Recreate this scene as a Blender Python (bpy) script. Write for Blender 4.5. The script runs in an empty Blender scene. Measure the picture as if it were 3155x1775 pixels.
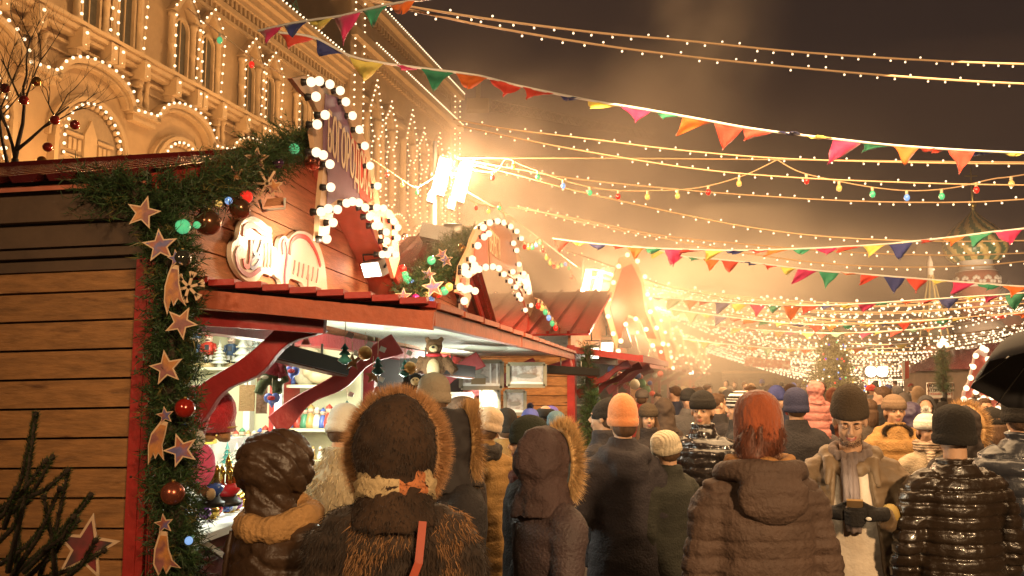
import bpy, bmesh, math, random
from mathutils import Vector, Matrix, noise, Euler
random.seed(7)
R = math.radians
scene = bpy.context.scene
COL = scene.collection
V = Vector
# ---------------------------------------------------------------- camera
FPX = 850.0
CAMZ = 1.95
PITCH = math.atan(90 / FPX)
cam_d = bpy.data.cameras.new("camera"); cam = bpy.data.objects.new("camera", cam_d); COL.objects.link(cam)
cam.location = (0, 0, CAMZ); cam.rotation_euler = (math.pi / 2 + PITCH, 0, 0)
cam_d.sensor_width = 36; cam_d.lens = FPX / 1024 * 36; cam_d.clip_end = 800; cam_d.clip_start = 0.05
scene.camera = cam
def ray(px, py):
    x = (px - 512) / FPX; u = (288 - py) / FPX
    return V((x, math.cos(PITCH) - u * math.sin(PITCH), math.sin(PITCH) + u * math.cos(PITCH)))
def P(px, py, Y):
    """world point seen at a photo position, at distance Y ahead"""
    r = ray(px, py); k = Y / r.y
    return V((r.x * k, Y, CAMZ + r.z * k))
def PD(dx, dy, Y):
    return P(dx / 2.5156, dy / 2.5156, Y)
def HIT(px, py, o, n):
    r = ray(px, py); c = V((0, 0, CAMZ)); k = (o - c).dot(n) / r.dot(n)
    return c + r * k
# ---------------------------------------------------------------- materials
MATS = {}
def mat(name, col=(.5, .5, .5), rough=.7, metal=0, var=.0, vs=6, bump=0, bs=30, emit=None, es=1, island=0, stretch=None, sheen=0, spec=None, trans=0, wave=None, col2=None, c2s=3, c2t=.5, coat=0, alpha=None):
    if name in MATS: return MATS[name]
    m = bpy.data.materials.new(name); m.use_nodes = True; MATS[name] = m
    nt = m.node_tree; N = nt.nodes; L = nt.links; b = N['Principled BSDF']
    b.inputs['Base Color'].default_value = (*col, 1); b.inputs['Roughness'].default_value = rough; b.inputs['Metallic'].default_value = metal
    if spec is not None: b.inputs['Specular IOR Level'].default_value = spec
    if sheen: b.inputs['Sheen Weight'].default_value = sheen
    if coat: b.inputs['Coat Weight'].default_value = coat
    if trans: b.inputs['Transmission Weight'].default_value = trans
    if emit:
        b.inputs['Emission Color'].default_value = (*emit, 1); b.inputs['Emission Strength'].default_value = es
        m.cycles.emission_sampling = 'NONE'
    tc = N.new('ShaderNodeTexCoord'); mp = N.new('ShaderNodeMapping'); L.new(tc.outputs['Object'], mp.inputs[0])
    if stretch: mp.inputs['Scale'].default_value = stretch
    cur = None
    if var or island or col2:
        rgb = N.new('ShaderNodeRGB'); rgb.outputs[0].default_value = (*col, 1); cur = rgb.outputs[0]
        if col2:
            nz = N.new('ShaderNodeTexNoise'); nz.inputs['Scale'].default_value = c2s; nz.inputs['Detail'].default_value = 5; L.new(mp.outputs[0], nz.inputs[0])
            rp = N.new('ShaderNodeMapRange'); rp.inputs[1].default_value = c2t - .07; rp.inputs[2].default_value = c2t + .07; L.new(nz.outputs[0], rp.inputs[0])
            mx = N.new('ShaderNodeMix'); mx.data_type = 'RGBA'; L.new(rp.outputs[0], mx.inputs[0]); L.new(cur, mx.inputs[6]); mx.inputs[7].default_value = (*col2, 1); cur = mx.outputs[2]
        h = N.new('ShaderNodeHueSaturation'); L.new(cur, h.inputs['Color']); cur = h.outputs[0]
        val = None
        if var:
            nz = N.new('ShaderNodeTexNoise'); nz.inputs['Scale'].default_value = vs; nz.inputs['Detail'].default_value = 6; nz.inputs['Roughness'].default_value = .65; L.new(mp.outputs[0], nz.inputs[0])
            mr = N.new('ShaderNodeMapRange'); mr.inputs[1].default_value = .3; mr.inputs[2].default_value = .7; mr.inputs[3].default_value = 1 - var; mr.inputs[4].default_value = 1 + var; L.new(nz.outputs[0], mr.inputs[0]); val = mr.outputs[0]
        if island:
            g = N.new('ShaderNodeNewGeometry'); mr = N.new('ShaderNodeMapRange'); mr.inputs[3].default_value = 1 - island; mr.inputs[4].default_value = 1 + island; L.new(g.outputs['Random Per Island'], mr.inputs[0])
            if val is None: val = mr.outputs[0]
            else:
                mu = N.new('ShaderNodeMath'); mu.operation = 'MULTIPLY'; L.new(val, mu.inputs[0]); L.new(mr.outputs[0], mu.inputs[1]); val = mu.outputs[0]
        L.new(val or rgb.outputs[0], h.inputs['Value']) if val is not None else None
        L.new(cur, b.inputs['Base Color'])
    nrm = None
    if bump:
        nz = N.new('ShaderNodeTexNoise'); nz.inputs['Scale'].default_value = bs; nz.inputs['Detail'].default_value = 5; L.new(mp.outputs[0], nz.inputs[0])
        bp = N.new('ShaderNodeBump'); bp.inputs['Strength'].default_value = bump; bp.inputs['Distance'].default_value = .02; L.new(nz.outputs[0], bp.inputs['Height']); nrm = bp.outputs[0]
    if wave:
        wv = N.new('ShaderNodeTexWave'); wv.bands_direction = wave[0]; wv.inputs['Scale'].default_value = wave[1]; wv.inputs['Distortion'].default_value = wave[3] if len(wave) > 3 else 1; wv.inputs['Detail Scale'].default_value = 2; L.new(mp.outputs[0], wv.inputs[0])
        bp = N.new('ShaderNodeBump'); bp.inputs['Strength'].default_value = wave[2]; bp.inputs['Distance'].default_value = .01; L.new(wv.outputs[1], bp.inputs['Height'])
        if nrm: L.new(nrm, bp.inputs['Normal'])
        nrm = bp.outputs[0]
    if nrm: L.new(nrm, b.inputs['Normal'])
    return m
def lamp(name, col, s):
    """glowing surface of a real lamp"""
    if name in MATS: return MATS[name]
    m = bpy.data.materials.new(name); m.use_nodes = True; MATS[name] = m
    nt = m.node_tree; nt.nodes.remove(nt.nodes['Principled BSDF']); e = nt.nodes.new('ShaderNodeEmission'); e.inputs[0].default_value = (*col, 1); e.inputs[1].default_value = s
    nt.links.new(e.outputs[0], nt.nodes['Material Output'].inputs[0]); m.cycles.emission_sampling = 'NONE'
    return m
# ---------------------------------------------------------------- scene graph helpers
def worldm(o):
    m = o.matrix_basis.copy()
    return worldm(o.parent) @ o.matrix_parent_inverse @ m if o.parent else m
def tag(o, label=None, cat=None, group=None, kind=None):
    if label: o['label'] = label
    if cat: o['category'] = cat
    if group: o['group'] = group
    if kind: o['kind'] = kind
    return o
def thing(name, label, cat, loc=(0, 0, 0), rz=0, group=None):
    o = bpy.data.objects.new(name, None); COL.objects.link(o); o.location = loc; o.rotation_euler = (0, 0, rz); o.empty_display_size = .1
    return tag(o, label, cat, group)
class MB:
    def __init__(s): s.v = []; s.f = []; s.m = []; s.sm = []
    def add(s, vs, fs, mi=0, smooth=False):
        n = len(s.v); s.v.extend([tuple(a) for a in vs])
        for f in fs: s.f.append([i + n for i in f]); s.m.append(mi); s.sm.append(smooth)
    def box(s, c, d, M=None, mi=0):
        x, y, z = d[0] / 2, d[1] / 2, d[2] / 2; c = V(c)
        vs = [V((a * x, b * y, e * z)) for a in (-1, 1) for b in (-1, 1) for e in (-1, 1)]
        vs = [(M @ v if M else v) + c for v in vs]
        s.add(vs, [(0, 1, 3, 2), (4, 6, 7, 5), (0, 4, 5, 1), (2, 3, 7, 6), (0, 2, 6, 4), (1, 5, 7, 3)], mi)
    def hexa(s, p, mi=0):
        """8 corners: 4 bottom loop, 4 top loop"""
        s.add(p, [(3, 2, 1, 0), (4, 5, 6, 7), (0, 1, 5, 4), (1, 2, 6, 5), (2, 3, 7, 6), (3, 0, 4, 7)], mi)
    def beam(s, a, b, w, h, up=V((0, 0, 1)), mi=0):
        a = V(a); b = V(b); d = (b - a).normalized(); x = d.cross(up).normalized(); u = x.cross(d)
        c = [(-1, -1), (1, -1), (1, 1), (-1, 1)]
        s.hexa([a + x * i * w / 2 + u * j * h / 2 for i, j in c] + [b + x * i * w / 2 + u * j * h / 2 for i, j in c], mi)
    def loft(s, rings, mi=0, smooth=True, caps=True, close=False):
        n = len(rings[0]); vs = [p for r in rings for p in r]; fs = []
        for i in range(len(rings) - 1):
            for j in range(n): k = (j + 1) % n; fs.append((i * n + j, i * n + k, (i + 1) * n + k, (i + 1) * n + j))
        if caps:
            fs.append(tuple(reversed(range(n)))); fs.append(tuple(range((len(rings) - 1) * n, len(rings) * n)))
        s.add(vs, fs, mi, smooth)
    def tube(s, pts, rad, seg=8, mi=0, smooth=True):
        pts = [V(p) for p in pts]; n = len(pts); rad = rad if hasattr(rad, '__len__') else [rad] * n; rings = []; x = None
        for i, p in enumerate(pts):
            d = (pts[min(i + 1, n - 1)] - pts[max(i - 1, 0)]).normalized()
            if x is None:
                x = d.cross(V((0, 0, 1)) if abs(d.z) < .9 else V((1, 0, 0))).normalized()
            else: x = (x - d * x.dot(d)).normalized()
            y = d.cross(x)
            rings.append([p + (x * math.cos(2 * math.pi * k / seg) + y * math.sin(2 * math.pi * k / seg)) * rad[i] for k in range(seg)])
        s.loft(rings, mi, smooth)
    def sphere(s, c, r, seg=12, rg=8, mi=0, M=None, top=1.0):
        r = r if hasattr(r, '__len__') else (r, r, r); c = V(c); vs = []; fs = []
        for i in range(rg + 1):
            t = math.pi * i / rg * top
            for k in range(seg):
                a = 2 * math.pi * k / seg; v = V((r[0] * math.sin(t) * math.cos(a), r[1] * math.sin(t) * math.sin(a), r[2] * math.cos(t)))
                vs.append((M @ v if M else v) + c)
        for i in range(rg):
            for k in range(seg):
                q = (k + 1) % seg; fs.append((i * seg + k, (i + 1) * seg + k, (i + 1) * seg + q, i * seg + q))
        s.add(vs, fs, mi, True)
    def lathe(s, c, prof, seg=16, mi=0, M=None):
        c = V(c); rings = []
        for r, z in prof:
            rings.append([(M @ V((r * math.cos(2 * math.pi * k / seg), r * math.sin(2 * math.pi * k / seg), z)) if M else V((r * math.cos(2 * math.pi * k / seg), r * math.sin(2 * math.pi * k / seg), z))) + c for k in range(seg)])
        s.loft(rings, mi)
    def prism(s, poly, d, mi=0):
        """poly: 3-D points of a flat outline; d: thickness vector"""
        n = len(poly); d = V(d); vs = [V(p) for p in poly] + [V(p) + d for p in poly]
        s.add(vs, [tuple(range(n)), tuple(range(2 * n - 1, n - 1, -1))] + [(i, i + n, (i + 1) % n + n, (i + 1) % n) for i in range(n)], mi)
    def blade(s, p, d, l, w, mi=0, side=None):
        d = d.normalized(); x = side or d.cross(V((random.uniform(-1, 1), random.uniform(-1, 1), random.uniform(-1, 1))))
        if x.length < 1e-4: x = V((1, 0, 0))
        x = x.normalized() * w / 2; s.add([p - x, p + x, p + d * l], [(0, 1, 2)], mi)
    def mesh(s, name, mats):
        me = bpy.data.meshes.new(name); me.from_pydata(s.v, [], s.f)
        for m in (mats if isinstance(mats, (list, tuple)) else [mats]): me.materials.append(m)
        me.polygons.foreach_set('material_index', s.m); me.polygons.foreach_set('use_smooth', s.sm)
        return me
    def build(s, name, mats, parent=None, local=False):
        return link(name, s.mesh(name, mats), parent, local)
def fixn(me):
    b = bmesh.new(); b.from_mesh(me); bmesh.ops.recalc_face_normals(b, faces=b.faces); b.to_mesh(me); b.free()
def link(name, me, parent=None, local=False):
    fixn(me) if len(me.polygons) < 60000 and not me.get('nofix') else None
    o = bpy.data.objects.new(name, me); COL.objects.link(o)
    if parent:
        o.parent = parent
        if not local: o.matrix_parent_inverse = worldm(parent).inverted()
    return o
def copy_tree(o, parent=None, keep=None):
    c = o.copy(); COL.objects.link(c)
    if parent: c.parent = parent
    for ch in list(KIDS.get(o.name, [])) or [x for x in bpy.data.objects if x.parent == o]:
        if ch.parent == o: copy_tree(ch, c)
    return c
KIDS = {}
def remesh(mb, voxel, smooth=4, fac=.6, dec=None):
    """one continuous skin over overlapping closed pieces"""
    me = mb.mesh('tmp', [MATS['skin']]); fixn(me); o = bpy.data.objects.new('tmp', me); COL.objects.link(o)
    r = o.modifiers.new('r', 'REMESH'); r.mode = 'VOXEL'; r.voxel_size = voxel
    if smooth: q = o.modifiers.new('s', 'SMOOTH'); q.factor = fac; q.iterations = smooth
    bpy.context.view_layer.update(); dg = bpy.context.evaluated_depsgraph_get()
    nm = bpy.data.meshes.new_from_object(o.evaluated_get(dg)); bpy.data.objects.remove(o); nm['nofix'] = 1
    nm.polygons.foreach_set('use_smooth', [True] * len(nm.polygons))
    return nm
def displace(me, fn):
    me.update(); ns = [v.normal.copy() for v in me.vertices]
    for v, n in zip(me.vertices, ns):
        v.co = fn(v.co, n)
    me.update()
def setm(me, m):
    me.materials.clear(); me.materials.append(m); return me
def text_mesh(txt, size, extrude=.004, shear=0, bold=0):
    c = bpy.data.curves.new('t', 'FONT'); c.body = txt; c.size = size; c.extrude = extrude; c.resolution_u = 3; c.shear = shear; c.offset = bold; c.align_x = 'CENTER'; c.align_y = 'CENTER'
    o = bpy.data.objects.new('t', c); COL.objects.link(o); bpy.context.view_layer.update()
    me = bpy.data.meshes.new_from_object(o.evaluated_get(bpy.context.evaluated_depsgraph_get())); bpy.data.objects.remove(o); me['nofix'] = 1
    return me
def put_text(txt, size, origin, xd, yd, m, parent, name='lettering', extrude=.004, shear=0, sx=1, bold=0):
    me = text_mesh(txt, size, extrude, shear, bold); xd = V(xd).normalized(); yd = V(yd).normalized(); zd = xd.cross(yd)
    M = Matrix(((xd.x * sx, yd.x, zd.x, origin[0]), (xd.y * sx, yd.y, zd.y, origin[1]), (xd.z * sx, yd.z, zd.z, origin[2]), (0, 0, 0, 1)))
    me.transform(M); setm(me, m); return link(name, me, parent)
# ---------------------------------------------------------------- palette
mat('skin', (.55, .33, .22), .5, var=.08, vs=20, bump=.08, bs=120)
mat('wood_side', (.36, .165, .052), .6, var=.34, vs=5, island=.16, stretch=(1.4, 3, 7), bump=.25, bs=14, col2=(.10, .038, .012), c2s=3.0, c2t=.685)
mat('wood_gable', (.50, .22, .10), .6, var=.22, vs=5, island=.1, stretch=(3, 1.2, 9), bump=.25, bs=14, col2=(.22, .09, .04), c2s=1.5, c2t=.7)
mat('red_paint', (.40, .030, .022), .45, var=.18, vs=9, bump=.15, bs=40)
mat('red_bracket', (.34, .030, .030), .42, var=.15, vs=9, bump=.2, bs=25)
mat('red_metal', (.22, .020, .016), .14, metal=.4, var=.25, vs=5, bump=.25, bs=22)
mat('dark_board', (.095, .055, .03), .6, var=.3, vs=4)
mat('gap_dark', (.015, .008, .005), .9)
mat('soffit', (.62, .66, .56), .5, var=.06)
mat('shelf_cream', (.72, .66, .42), .6, var=.05, bump=.1)
mat('cream', (.75, .62, .42), .6, var=.08)
mat('white', (.8, .78, .72), .45, var=.04)
mat('cable', (.62, .42, .24), .6)
mat('black_plastic', (.02, .018, .016), .45)
mat('needle', (.035, .075, .022), .5, island=.5)
mat('needle_gold', (.16, .13, .035), .5, island=.4)
mat('fir_needle', (.045, .085, .02), .5, island=.5)
mat('bark', (.05, .032, .02), .9, var=.3, vs=20)
mat('ground', (.05, .045, .042), .55, var=.35, vs=2, bump=.5, bs=8)
mat('gum_wall', (.34, .215, .11), .8, var=.13, vs=1.2, bump=.5, bs=3)
mat('gum_trim', (.38, .25, .135), .75, var=.12, vs=2, bump=.4, bs=5)
mat('gum_dark', (.06, .05, .035), .25, var=.3)
mat('metal_grey', (.30, .29, .27), .4, metal=.7, var=.1)
mat('green_metal', (.10, .32, .22), .5)
BULB = lamp('bulb_glow', (1, .72, .42), 2.6)
BULBN = lamp('bulb_glow_near', (1, .74, .46), 1.75)
TIP = lamp('led_glow', (1, .74, .45), 2.2)
FLOOD = lamp('flood_glow', (1, .88, .68), 9)
LEDC = {k: mat('bulb_' + k, c, .08, emit=e, es=s, coat=1) for k, c, e, s in (('red', (.5, .01, .01), (1, .04, .02), .75), ('green', (.05, .4, .15), (.16, .8, .34), .55), ('blue', (.1, .2, .5), (.3, .55, 1), .7), ('yellow', (.5, .3, .05), (1, .6, .15), .75), ('deep', (.01, .01, .3), (.03, .03, .8), .8))}
FLAG = {k: mat('flag_' + k, c, .7, var=.12, sheen=.3) for k, c in dict(red=(.62, .05, .025), orange=(.75, .16, .02), yellow=(.72, .60, .12), blue=(.02, .03, .16), magenta=(.52, .02, .12), green=(.03, .28, .15), mint=(.25, .5, .35)).items()}
def light(name, kind, loc, energy, col, size=.2, target=None, spot=None, blend=.5):
    d = bpy.data.lights.new(name, kind); d.energy = energy; d.color = col
    if kind == 'AREA': d.size = size
    else: d.shadow_soft_size = size
    if kind == 'SPOT': d.spot_size = R(spot or 90); d.spot_blend = blend
    o = bpy.data.objects.new(name, d); COL.objects.link(o); o.location = loc
    if target is not None: o.rotation_euler = (V(target) - V(loc)).to_track_quat('-Z', 'Y').to_euler()
    return o
WARM = (1, .62, .30); WARM2 = (1, .74, .46)
# ================================================================ SETTING
g = MB(); g.add([(-260, -60, 0), (260, -60, 0), (260, 400, 0), (-260, 400, 0)], [(0, 1, 2, 3)])
tag(g.build('ground', MATS['ground']), kind='structure')
w = bpy.data.worlds.new('World'); scene.world = w; w.use_nodes = True
bg = w.node_tree.nodes['Background']; bg.inputs[0].default_value = (.015, .0105, .0105, 1); bg.inputs[1].default_value = 1.0
# ================================================================ ORNATE BUILDING (left, behind)
TB = .25621; aB = math.atan(TB); dB = V((math.sin(aB), math.cos(aB), 0)); nB = V((math.cos(aB), -math.sin(aB), 0)); oB = V((-22.5, 0, 0))
def G(s, z, n=0): return oB + dB * s + nB * n + V((0, 0, z))
bld = thing('ornate_building', 'long illuminated stone building with arches and gabled windows outlined in bulbs', 'building', G(40, 0))
def gbox(mb, s0, s1, z0, z1, n0, n1, mi=0):
    mb.hexa([G(s0, z0, n0), G(s1, z0, n0), G(s1, z0, n1), G(s0, z0, n1), G(s0, z1, n0), G(s1, z1, n0), G(s1, z1, n1), G(s0, z1, n1)], mi)
m = MB(); gbox(m, 8, 70.6, 0, 20.0, -14, 0); m.build('wall', MATS['gum_wall'], bld)
m = MB(); gbox(m, 50.4, 70.6, 19.9, 25.0, -14, .25); gbox(m, 50.2, 52.0, 0, 24.6, 0, .5); gbox(m, 69.4, 70.9, 0, 24.9, -.2, .45)
m.build('corner_pavilion', MATS['gum_wall'], bld)
m = MB()
for z0, z1, n in ((19.2, 19.45, .25), (19.45, 19.8, .45), (19.8, 20.05, .75), (20.05, 20.35, .95), (18.5, 18.75, .2), (18.0, 18.15, .12)): gbox(m, 8, 50.2, z0, z1, 0, n)
m.build('cornice', MATS['gum_trim'], bld)
m = MB()
for z0, z1, n in ((21.9, 22.2, .5), (22.2, 22.7, .9), (24.6, 24.9, .55), (24.9, 25.3, 1.0), (19.0, 19.3, .4)): gbox(m, 50.2, 71.0, z0, z1, -.1, n)
# dentils
s = 10.0
while s < 50: gbox(m, s, s + .16, 18.8, 19.2, 0, .18); gbox(m, s, s + .09, 18.2, 18.5, 0, .1); s += .36
s = 50.6
while s < 70.5: gbox(m, s, s + .2, 24.2, 24.6, .2, .5); gbox(m, s, s + .2, 21.5, 21.9, .2, .5); s += .45
m.build('cornice', MATS['gum_trim'], bld)
m = MB()
for z0, z1, n in ((13.62, 13.8, .35), (13.8, 14.0, .5), (14.0, 14.14, .62), (13.3, 13.4, .15), (12.95, 13.0, .1)): gbox(m, 8, 50.2, z0, z1, 0, n)
m.build('belt_ledge', MATS['gum_trim'], bld)
m = MB()
gbox(m, 8, 50, 20.6, 20.75, -1.2, -1.0); s = 8
while s < 50: gbox(m, s, s + .12, 20.2, 20.7, -1.2, -1.0); s += .5
m.build('roof_railing', MATS['gum_dark'], bld)
BLB = []
def bulbs(pts, r, mt, name='light_chain', parent=bld, seg=6, cord=None):
    BLB.extend((V(p), r) for p in pts)
    if cord: mb = MB(); mb.tube(pts, cord, 4); mb.build('light_cord', MATS['cable'], parent)
def resample(pts, step):
    out = [V(pts[0])]; acc = 0
    for a, b in zip(pts[:-1], pts[1:]):
        a = V(a); b = V(b); l = (b - a).length; d = step - acc
        while d <= l: out.append(a + (b - a) * d / l); d += step
        acc = (l - (d - step)) if d > step else acc + l
    return out
def arcpts(cs, cz, rx, rz, n, a0=0, a1=180, k=24):
    return [G(cs + rx * math.cos(R(a0 + (a1 - a0) * i / k)), cz + rz * math.sin(R(a0 + (a1 - a0) * i / k)), n) for i in range(k + 1)]
def archring(mb, cs, cz, rx, rz, wd, n0, n1, a0=0, a1=180, k=24):
    for i in range(k):
        A = [R(a0 + (a1 - a0) * j / k) for j in (i, i + 1)]
        q = lambda a, e, n: G(cs + (rx + e) * math.cos(a), cz + (rz + e) * math.sin(a), n)
        mb.hexa([q(A[0], 0, n0), q(A[1], 0, n0), q(A[1], wd, n0), q(A[0], wd, n0), q(A[0], 0, n1), q(A[1], 0, n1), q(A[1], wd, n1), q(A[0], wd, n1)])
PITB = 5.1
for k in range(-3, 4):
    cs = 30.25 + PITB * k
    if cs > 47.5: continue
    # outer moulded arch over a recessed portal
    m = MB(); archring(m, cs, 11.9, 1.75, 1.0, .22, 0, .42, 0, 180); archring(m, cs, 11.9, 1.6, .85, .12, 0, .28, 0, 180)
    gbox(m, cs + 1.75, cs + PITB - 1.75, 11.85, 12.1, 0, .42); gbox(m, cs + 1.9, cs + PITB - 1.9, 11.6, 11.85, 0, .3)
    m.build('arch_moulding', MATS['gum_trim'], bld)
    m = MB(); archring(m, cs, 10.0, 1.62, 1.62, .16, 0, .3); archring(m, cs, 10.0, 1.86, 1.75, .1, 0, .2)
    for sg in (-1, 1): gbox(m, cs + sg * 1.7 - .09, cs + sg * 1.7 + .09, 5, 10, 0, .3)
    a = 0
    while a <= 180:   # rope-like stones round the inner arch
        p = G(cs + 1.5 * math.cos(R(a)), 10 + 1.5 * math.sin(R(a)), .12); m.sphere(p, .11, 6, 4); a += 9
    m.build('portal_arch', MATS['gum_trim'], bld)
    m = MB(); m.prism([G(cs + 1.38 * math.cos(R(t)), 10 + 1.38 * math.sin(R(t)), .02) for t in range(0, 181, 12)] + [G(cs - 1.38, 5, .02), G(cs + 1.38, 5, .02)], nB * .03)
    m.build('portal_infill', mat('gum_infill', (.27, .18, .10), .8, var=.15, vs=3), bld)
    m = MB()   # central niche and panels in the tympanum
    m.prism([G(cs - .3, 9.5, .05), G(cs + .3, 9.5, .05), G(cs + .3, 10.4, .05), G(cs, 11.0, .05), G(cs - .3, 10.4, .05)], nB * .1)
    for sg in (-1, 1):
        for i in range(3): gbox(m, cs + sg * (.5 + .22 * i) - .07, cs + sg * (.5 + .22 * i) + .07, 9.75, 10.15, .05, .13)
        gbox(m, cs + sg * .75 - .4, cs + sg * .75 + .4, 10.25, 10.35, .05, .15); gbox(m, cs + sg * .8 - .45, cs + sg * .8 + .45, 9.45, 9.55, .05, .18)
    m.build('tympanum_relief', MATS['gum_trim'], bld)
    for j, (c2, rr) in enumerate(((cs - .75, .42), (cs + .15, .42), (cs + .98, .38))):
        m = MB(); m.prism([G(c2 + rr * .8 * math.cos(R(t)), 8.75 + rr * .8 * math.sin(R(t)), .055) for t in range(0, 181, 20)] + [G(c2 - rr * .8, 6, .055), G(c2 + rr * .8, 6, .055)], nB * .02)
        m.build('window', MATS['gum_dark'], bld)
        m = MB(); archring(m, c2, 8.75, rr * .8, rr * .8, .12, .05, .22, k=10); m.build('window_surround', MATS['gum_trim'], bld)
        bulbs(resample(arcpts(c2, 8.75, rr, rr, .27), .24), .04, BULB)
    bulbs(resample(arcpts(cs, 11.95, 1.95, 1.15, .5), .36) + resample([G(cs + 1.95, 11.95, .5), G(cs + PITB - 1.95, 12.1, .5)], .36), .047, BULB)
    bulbs(resample(arcpts(cs, 10.0, 1.38, 1.55, .3) + [G(cs - 1.38, 7, .3)], .3) + resample([G(cs + 1.38, 10, .3), G(cs + 1.38, 7, .3)], .33), .045, BULB)
    m = MB()   # little columns between the arches
    for q in (0, .38):
        c = G(cs + PITB / 2 - .2 + q, 0, .18)
        m.lathe(c, [(.15, 12.15), (.15, 12.25), (.09, 12.3), (.13, 12.55), (.09, 12.75), (.09, 13.1), (.14, 13.2), (.14, 13.3)], 10)
    m.build('baluster', MATS['gum_trim'], bld)
def gwindow(s0, s1, z0=14.2, z1=16.6, ztop=17.9, lights=True):
    c = (s0 + s1) / 2; wd = (s1 - s0) / 2
    m = MB(); m.prism([G(c + wd * .55 * math.cos(R(t)), z1 - .3 + wd * .55 * math.sin(R(t)), .04) for t in range(0, 181, 20)] + [G(c - wd * .55, z0 + .1, .04), G(c + wd * .55, z0 + .1, .04)], nB * .02)
    w_ = m.build('window', MATS['gum_dark'], bld)
    m = MB(); gbox(m, c - .03, c + .03, z0 + .1, z1 + .1, .06, .1); archring(m, c, z1 - .3, wd * .55, wd * .55, .1, .03, .2, k=10)
    for sg in (-1, 1): gbox(m, c + sg * (wd * .55 + .05) - .05, c + sg * (wd * .55 + .05) + .05, z0, z1 - .3, .03, .2)
    m.build('frame', MATS['gum_trim'], w_)
    m = MB()
    for sg in (-1, 1):
        x = c + sg * wd
        m.lathe(G(x, 0, .2), [(.2, z0), (.2, z0 + .15), (.13, z0 + .2), (.13, (z0 + z1) / 2 - .1), (.17, (z0 + z1) / 2), (.13, (z0 + z1) / 2 + .1), (.13, z1 - .1), (.2, z1), (.2, z1 + .15)], 10)
        m.prism([G(x + sg * .2, z1 + .2, 0), G(c, ztop, 0), G(c, ztop - .25, 0), G(x - sg * .05, z1 + .15, 0)], nB * .4)
        gbox(m, x - .17, x + .17, 13.2, 13.9, 0, .66); gbox(m, x - .1, x + .1, 12.95, 13.2, 0, .4)
    m.build('pilaster_gable', MATS['gum_trim'], bld)
    if lights:
        for sg in (-1, 1):
            x = c + sg * wd
            pts = resample([G(c, ztop, .48), G(x + sg * .12, z1 + .45, .48), G(x, z0, .42), G(x, 13.9, .72), G(x, 13.25, .6)], .42)
            bulbs(pts, .047, BULB, cord=.008)
s = 31.0 - 4 * PITB
for k in range(8):
    a = s + k * PITB
    if a + 1.4 < 49.5: gwindow(a, a + 1.4)
    if a + 4.7 < 49.5: gwindow(a + 3.3, a + 4.7)
# corner pavilion: tall pointed windows
for i, c in enumerate((54.0, 56.4, 60.2, 62.6, 66.0, 68.2)):
    tz = 20.6 if i % 2 == 0 else 20.0
    m = MB(); m.prism([G(c - .5, 15.0, .06), G(c + .5, 15.0, .06), G(c + .5, 18.4, .06), G(c, 19.2, .06), G(c - .5, 18.4, .06)], nB * .02); wn = m.build('window', MATS['gum_dark'], bld)
    m = MB(); gbox(m, c - .04, c + .04, 15, 19, .08, .14); gbox(m, c - .5, c + .5, 16.8, 16.9, .08, .14); m.build('frame', MATS['gum_trim'], wn)
    m = MB()
    for sg in (-1, 1):
        m.lathe(G(c + sg * .9, 0, .25), [(.3, 8), (.2, 8.3), (.2, 13), (.27, 13.1), (.2, 13.2), (.2, 18), (.3, 18.2), (.3, 18.4)], 10)
        m.prism([G(c + sg * 1.1, 18.4, 0), G(c, tz, 0), G(c, tz - .4, 0), G(c + sg * .75, 18.4, 0)], nB * .5)
    m.build('pilaster_gable', MATS['gum_trim'], bld)
    pts = [G(c, tz + .1, .6), G(c + .35, tz - .7, .6), G(c + 1.0, 18.6, .6), G(c + .8, 17.4, .6), G(c + .3, 17.0, .6), G(c + .7, 16.3, .6), G(c + .8, 13.4, .6), G(c + .2, 13.0, .6)]
    bulbs(resample(pts, .42), .055, BULB); bulbs(resample([oB * 0 + G(c - (((p - oB).dot(dB)) - c), p.z, .6) for p in pts], .42), .055, BULB)
for i in range(4):
    cs = 53.5 + 4.4 * i
    m = MB(); archring(m, cs, 11.3, 1.7, 1.3, .25, .2, .6); m.build('arch_moulding', MATS['gum_trim'], bld)
    bulbs(resample(arcpts(cs, 11.3, 1.9, 1.5, .7), .4), .055, BULB); bulbs(resample(arcpts(cs, 9.9, 1.2, 1.3, .7), .36), .05, BULB)
for n_, z_, s0, s1 in ((1.0, 20.38, 14, 50.2), (1.05, 25.35, 53.4, 71), (.95, 22.72, 53, 71)):
    bulbs(resample([G(s0, z_, n_), G(s1, z_, n_)], .34), .05, BULB)
for s_ in (50.6, 51.9, 69.6, 70.9): bulbs(resample([G(s_, 24.8, .62), G(s_, 13.2, .62)], .45), .055, BULB)
m = MB(); m.sphere(G(51.2, 26.0, -.5), (1.1, 1.1, 1.5), 14, 8); m.lathe(G(51.2, 0, -.5), [(1.0, 24.5), (1.2, 25.2), (1.2, 25.8)], 14); m.build('turret', MATS['gum_trim'], bld)
def inview(p):
    d = p - V((0, 0, CAMZ)); y = d.y * math.cos(PITCH) + d.z * math.sin(PITCH); u = -d.y * math.sin(PITCH) + d.z * math.cos(PITCH); return 512 + FPX * d.x / y, 288 - FPX * u / y
BLB.sort(key=lambda q: (q[0] - cam.location).length); near_ = []; far_ = []
for p, r in BLB:
    x, y = inview(p); (near_ if len(near_) < 100 and 2 < x < 1020 and 2 < y < 150 + (0 if x < 250 else 200) else far_).append((p, r))
q = MB(); q.sphere((0, 0, 0), .054, 8, 6); bme = q.mesh('bulb', [BULB]); fixn(bme)
for p, r in near_: o = bpy.data.objects.new('bulb', bme); COL.objects.link(o); o.location = p; o.parent = bld; o.matrix_parent_inverse = worldm(bld).inverted()
q = MB()
for p, r in far_: q.sphere(p, r * 1.12, 6, 4)
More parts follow.
